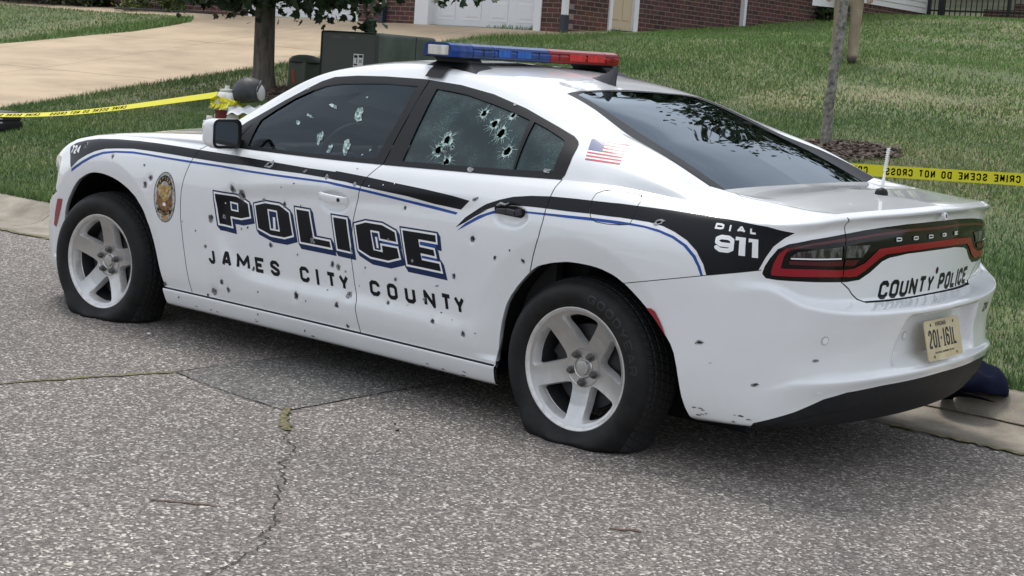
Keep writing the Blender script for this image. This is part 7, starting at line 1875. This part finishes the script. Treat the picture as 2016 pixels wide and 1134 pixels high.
# black helmet set down on the hydrant, white cloth under it
M_helm = mat('black_vinyl_cloth', (.018, .020, .024), .5); _r, _n, _s = noise_col(M_helm, (.012, .013, .016), (.035, .037, .042), 9); bump(M_helm, _n.outputs['Fac'], .4, .02)
bm = bmesh.new(); bmesh.ops.create_uvsphere(bm, u_segments=32, v_segments=20, radius=1)
for v in bm.verts:
    d = v.co.copy(); v.co = Vector((d.x * .150, d.y * .130, d.z * .152))
    if d.z < -.40: v.co.z = -.062 - .01 * d.x
    if d.x < -.5: v.co.z += .02 * (-d.x - .5); v.co.x *= 1.04
    v.co += Vector((0, 0, .006 * noise.noise(d * 3)))
hm = bm_obj('helmet', bm, M_helm, None, True); hm.location = (5.80, -3.62, hz + .63); hm.rotation_euler = (R(6), R(8), R(30)); tag(hm, 'black domed helmet resting on top of the fire hydrant', 'helmet')
bm = bmesh.new(); bmesh.ops.create_uvsphere(bm, u_segments=16, v_segments=10, radius=1); bmesh.ops.transform(bm, matrix=Matrix.Translation((-.125, .03, .0)) @ Matrix.Diagonal((.035, .075, .075, 1)), verts=bm.verts[:]); bm_obj('visor', bm, mat('visor_grey', (.42, .43, .43), .3), hm, True)
bm = bmesh.new(); add_tube(bm, [(-.10, -.05, .115), (-.13, .02, .105), (-.135, .08, .06), (-.12, .11, 0)], [.006, .012, .012, .006], 8); bm_obj('brow', bm, M_helm, hm, True)
bm = bmesh.new()
nx_, ny_ = 22, 10; vv = [[bm.verts.new((-.17 + .34 * i / nx_, -.10 + .22 * j / ny_, .012 * math.sin(i * .9 + j) + .01 * math.sin(j * 2.1) - .05 * ((j / ny_ - .5)**2) * 4)) for j in range(ny_ + 1)] for i in range(nx_ + 1)]
for i in range(nx_):
    for j in range(ny_): bm.faces.new((vv[i][j], vv[i + 1][j], vv[i + 1][j + 1], vv[i][j + 1]))
cl = bm_obj('cloth', bm, mat('white_cloth', (.70, .71, .72), .7), None, True); cl.location = (5.72, -3.56, hz + .515); cl.rotation_euler = (R(-8), R(4), R(30)); tag(cl, 'crumpled white cloth under the black helmet on the hydrant', 'cloth')
# padded case on the verge at the left edge
pc = empty('padded_case', (9.66, -3.36, float(terrain(9.5, -3.5)))); tag(pc, 'folded grey and black padded case lying on the grass under the tape', 'case'); pc.rotation_euler = (0, 0, R(25)); pc.scale = (1, 1, 1.35)
def slab(name, x, y, z, dx, dy, dz, m, bev, tilt=0.0): bm = bmesh.new(); add_box(bm, (x, y, z), (dx, dy, dz), Matrix.Rotation(tilt, 3, 'Y'), bev, 3); bm_obj(name, bm, m, pc, True, 50)
M_sil = mat('silver_fabric', (.30, .32, .33), .4)
slab('base', 0, 0, .04, .62, .36, .08, M_dark, .03); slab('lid', 0, 0, .12, .60, .34, .07, M_helm, .03, -.03)
for k, zz in enumerate((.075, .105, .140)): slab('ridge', 0, .01, zz, .585 - .01 * k, .35, .014, M_sil, .006, -.03)
# cap dropped on the kerb
cp = empty("baseball_cap", (-2.31, -1.10, .075)); tag(cp, 'crumpled navy cap lying on the kerb behind the rear bumper', 'cap'); cp.rotation_euler = (R(10), R(-8), R(75)); cp.scale = (1.25, 1.25, 1.45)
M_cap = mat('navy_cloth', (.006, .008, .022), .9, spec=.08)
bm = bmesh.new(); bmesh.ops.create_uvsphere(bm, u_segments=28, v_segments=18, radius=1)
bmesh.ops.delete(bm, geom=[v for v in bm.verts if v.co.z < -.15], context='VERTS')
for v in bm.verts:
    d = v.co.copy(); v.co = Vector((d.x * .105, d.y * .092, d.z * .105 + .02)); dent = max(0, 1 - ((d.x - .2)**2 + (d.y - .25)**2 + (d.z - .75)**2) / .28)
    v.co.z -= .035 * dent; v.co += Vector((noise.noise(d * 2.3), noise.noise(d * 2.3 + Vector((5, 0, 0))), noise.noise(d * 2.3 + Vector((0, 7, 0))))) * .011
bmesh.ops.solidify(bm, geom=bm.faces[:], thickness=.003); bm_obj('crown', bm, M_cap, cp, True)
bm = bmesh.new(); rows = []
for i in range(9):
    t = i / 8; row = []
    for j in range(13):
        a = R(-62 + 124 * j / 12); r0 = .098; r1 = .098 + .078 * t * math.cos(a * .9); row.append(bm.verts.new((r1 * math.cos(a), .092 / .098 * r1 * math.sin(a), .006 + .012 * t - .030 * (math.sin(a)**2) * (.4 + .6 * t))))
    rows.append(row)
for i in range(8):
    for j in range(12): bm.faces.new((rows[i][j], rows[i + 1][j], rows[i + 1][j + 1], rows[i][j + 1]))
bmesh.ops.solidify(bm, geom=bm.faces[:], thickness=.004); bm_obj('brim', bm, M_cap, cp, True)

# ------------------------------------------------------------------ the person on the slope
M_khaki = mat('khaki', (.21, .165, .11), .85); _r, _n, _s = noise_col(M_khaki, (.22, .175, .12), (.36, .295, .21), 6, .3, .7, 5, vscale=(1, 1, .5)); bump(M_khaki, _n.outputs['Fac'], .7, .03)
M_skin = mat('skin', (.36, .20, .14), .55); M_shirt = mat('dark_green_shirt', (.015, .03, .024), .8); M_shoe = mat('brown_shoes', (.05, .035, .025), .6); M_hair = mat('dark_hair', (.02, .014, .01), .8)
def skinned(name, verts, edges, rad, m, parent, root=0, lev=2):
    me = bpy.data.meshes.new(name); me.from_pydata(verts, edges, []); o = link(bpy.data.objects.new(name, me), parent); me.materials.append(m)
    sk = o.modifiers.new('skin', 'SKIN'); sk.use_smooth_shade = True
    for i, d in enumerate(me.skin_vertices[0].data): d.radius = (rad[i], rad[i]) if not hasattr(rad[i], '__len__') else rad[i]; d.use_root = (i == root)
    sb = o.modifiers.new('sub', 'SUBSURF'); sb.levels = lev; sb.render_levels = lev
    return o
px_, py_ = 4.46, -12.18
pp = empty('person', (px_, py_, float(terrain(px_, py_)))); tag(pp, 'person in khaki trousers and dark shirt standing on the lawn holding a white sheet', 'person'); pp.rotation_euler = (0, 0, R(118))
# local frame: +x faces the camera side, y to the person's left
body_v = [(0, 0, .95), (0, 0, 1.10), (0, 0, 1.30), (0, 0, 1.44), (0, 0, 1.53), (.02, 0, 1.62), (.03, 0, 1.70),
          (0, .19, 1.40), (.02, .27, 1.15), (.10, .25, .92), (0, -.19, 1.40), (.02, -.27, 1.15), (.10, -.26, .92)]
body_e = [(0, 1), (1, 2), (2, 3), (3, 4), (4, 5), (5, 6), (3, 7), (7, 8), (8, 9), (3, 10), (10, 11), (11, 12)]
bo = skinned('body', body_v, body_e, [.15, .15, .165, .12, .055, .085, .095, .075, .048, .034, .075, .048, .034], M_skin, pp)
skinned('shirt', [(0, 0, .93), (0, 0, 1.12), (0, 0, 1.30), (0, 0, 1.43), (0, .20, 1.40), (.01, .25, 1.22), (0, -.20, 1.40), (.01, -.25, 1.22)], [(0, 1), (1, 2), (2, 3), (3, 4), (4, 5), (3, 6), (6, 7)], [.175, .175, .185, .13, .09, .072, .09, .072], M_shirt, pp)
skinned('trousers', [(0, 0, .98), (0, 0, .88), (.0, .10, .76), (.03, .098, .50), (-.01, .105, .12), (.01, .108, .04), (.0, -.10, .76), (.05, -.098, .50), (.0, -.105, .12), (.03, -.108, .04)], [(0, 1), (1, 2), (2, 3), (3, 4), (4, 5), (1, 6), (6, 7), (7, 8), (8, 9)], [.165, .150, .098, .078, .074, .086, .098, .078, .074, .086], M_khaki, pp)
for y_, x_ in ((.10, .03), (-.095, .05)): bm = bmesh.new(); add_box(bm, (x_, y_, .035), (.28, .10, .08), None, .03, 3); bm_obj('shoe', bm, M_shoe, pp, True)
bm = bmesh.new(); bmesh.ops.create_uvsphere(bm, u_segments=20, v_segments=14, radius=.108); bmesh.ops.delete(bm, geom=[v for v in bm.verts if v.co.z < -.02 and v.co.x > -.03], context='VERTS'); bmesh.ops.translate(bm, vec=(.015, 0, 1.70), verts=bm.verts[:]); bm_obj('hair', bm, M_hair, pp, True)
bm = bmesh.new(); add_tube(bm, [(.125, 0, 1.68), (.145, 0, 1.655), (.12, 0, 1.645)], [.008, .014, .008], 8); bm_obj('nose', bm, M_skin, pp, True)
for y_ in (.035, -.035): bm = bmesh.new(); bmesh.ops.create_icosphere(bm, subdivisions=2, radius=.011); bmesh.ops.translate(bm, vec=(.112, y_, 1.69), verts=bm.verts[:]); bm_obj('eye', bm, M_dark, pp, True)
for s_ in (1, -1):      # hands with five fingers
    w = Vector((.10, .25 * s_, .92)); hv = [tuple(w), (w.x + .01, w.y, w.z - .045), (w.x + .015, w.y, w.z - .085)]; he = [(0, 1), (1, 2)]; hr = [.028, (.020, .036), (.018, .040)]
    for f_ in range(4):
        b = len(hv); yo = (-.03 + .02 * f_); l_ = (.075, .085, .08, .062)[f_]
        hv += [(w.x + .018 + yo * .4, w.y + yo, w.z - .105), (w.x + .03 + yo * .4, w.y + yo, w.z - .105 - l_ * .5), (w.x + .012, w.y + yo * .9, w.z - .105 - l_)]; he += [(2, b), (b, b + 1), (b + 1, b + 2)]; hr += [.0095, .0085, .007]
    b = len(hv); hv += [(w.x + .035, w.y - .03 * s_, w.z - .055), (w.x + .055, w.y - .035 * s_, w.z - .09)]; he += [(1, b), (b, b + 1)]; hr += [.011, .009]
    skinned('hand', hv, he, hr, M_skin, pp)
pr = mesh_obj('paper_sheet', [(-.14, 0, -.18), (.14, 0, -.18), (.14, .03, .20), (-.14, .03, .20)], [(0, 1, 2, 3)], mat('paper', (.80, .81, .84), .7), None, False); bm = bmesh.new(); bm.from_mesh(pr.data); bmesh.ops.solidify(bm, geom=bm.faces[:], thickness=.002); bm.to_mesh(pr.data); bm.free()
tag(pr, 'white sheet of paper held by the person in khaki trousers', 'paper'); pr.location = (4.77, -12.10, 2.66); pr.rotation_euler = (0, R(-2), R(30))
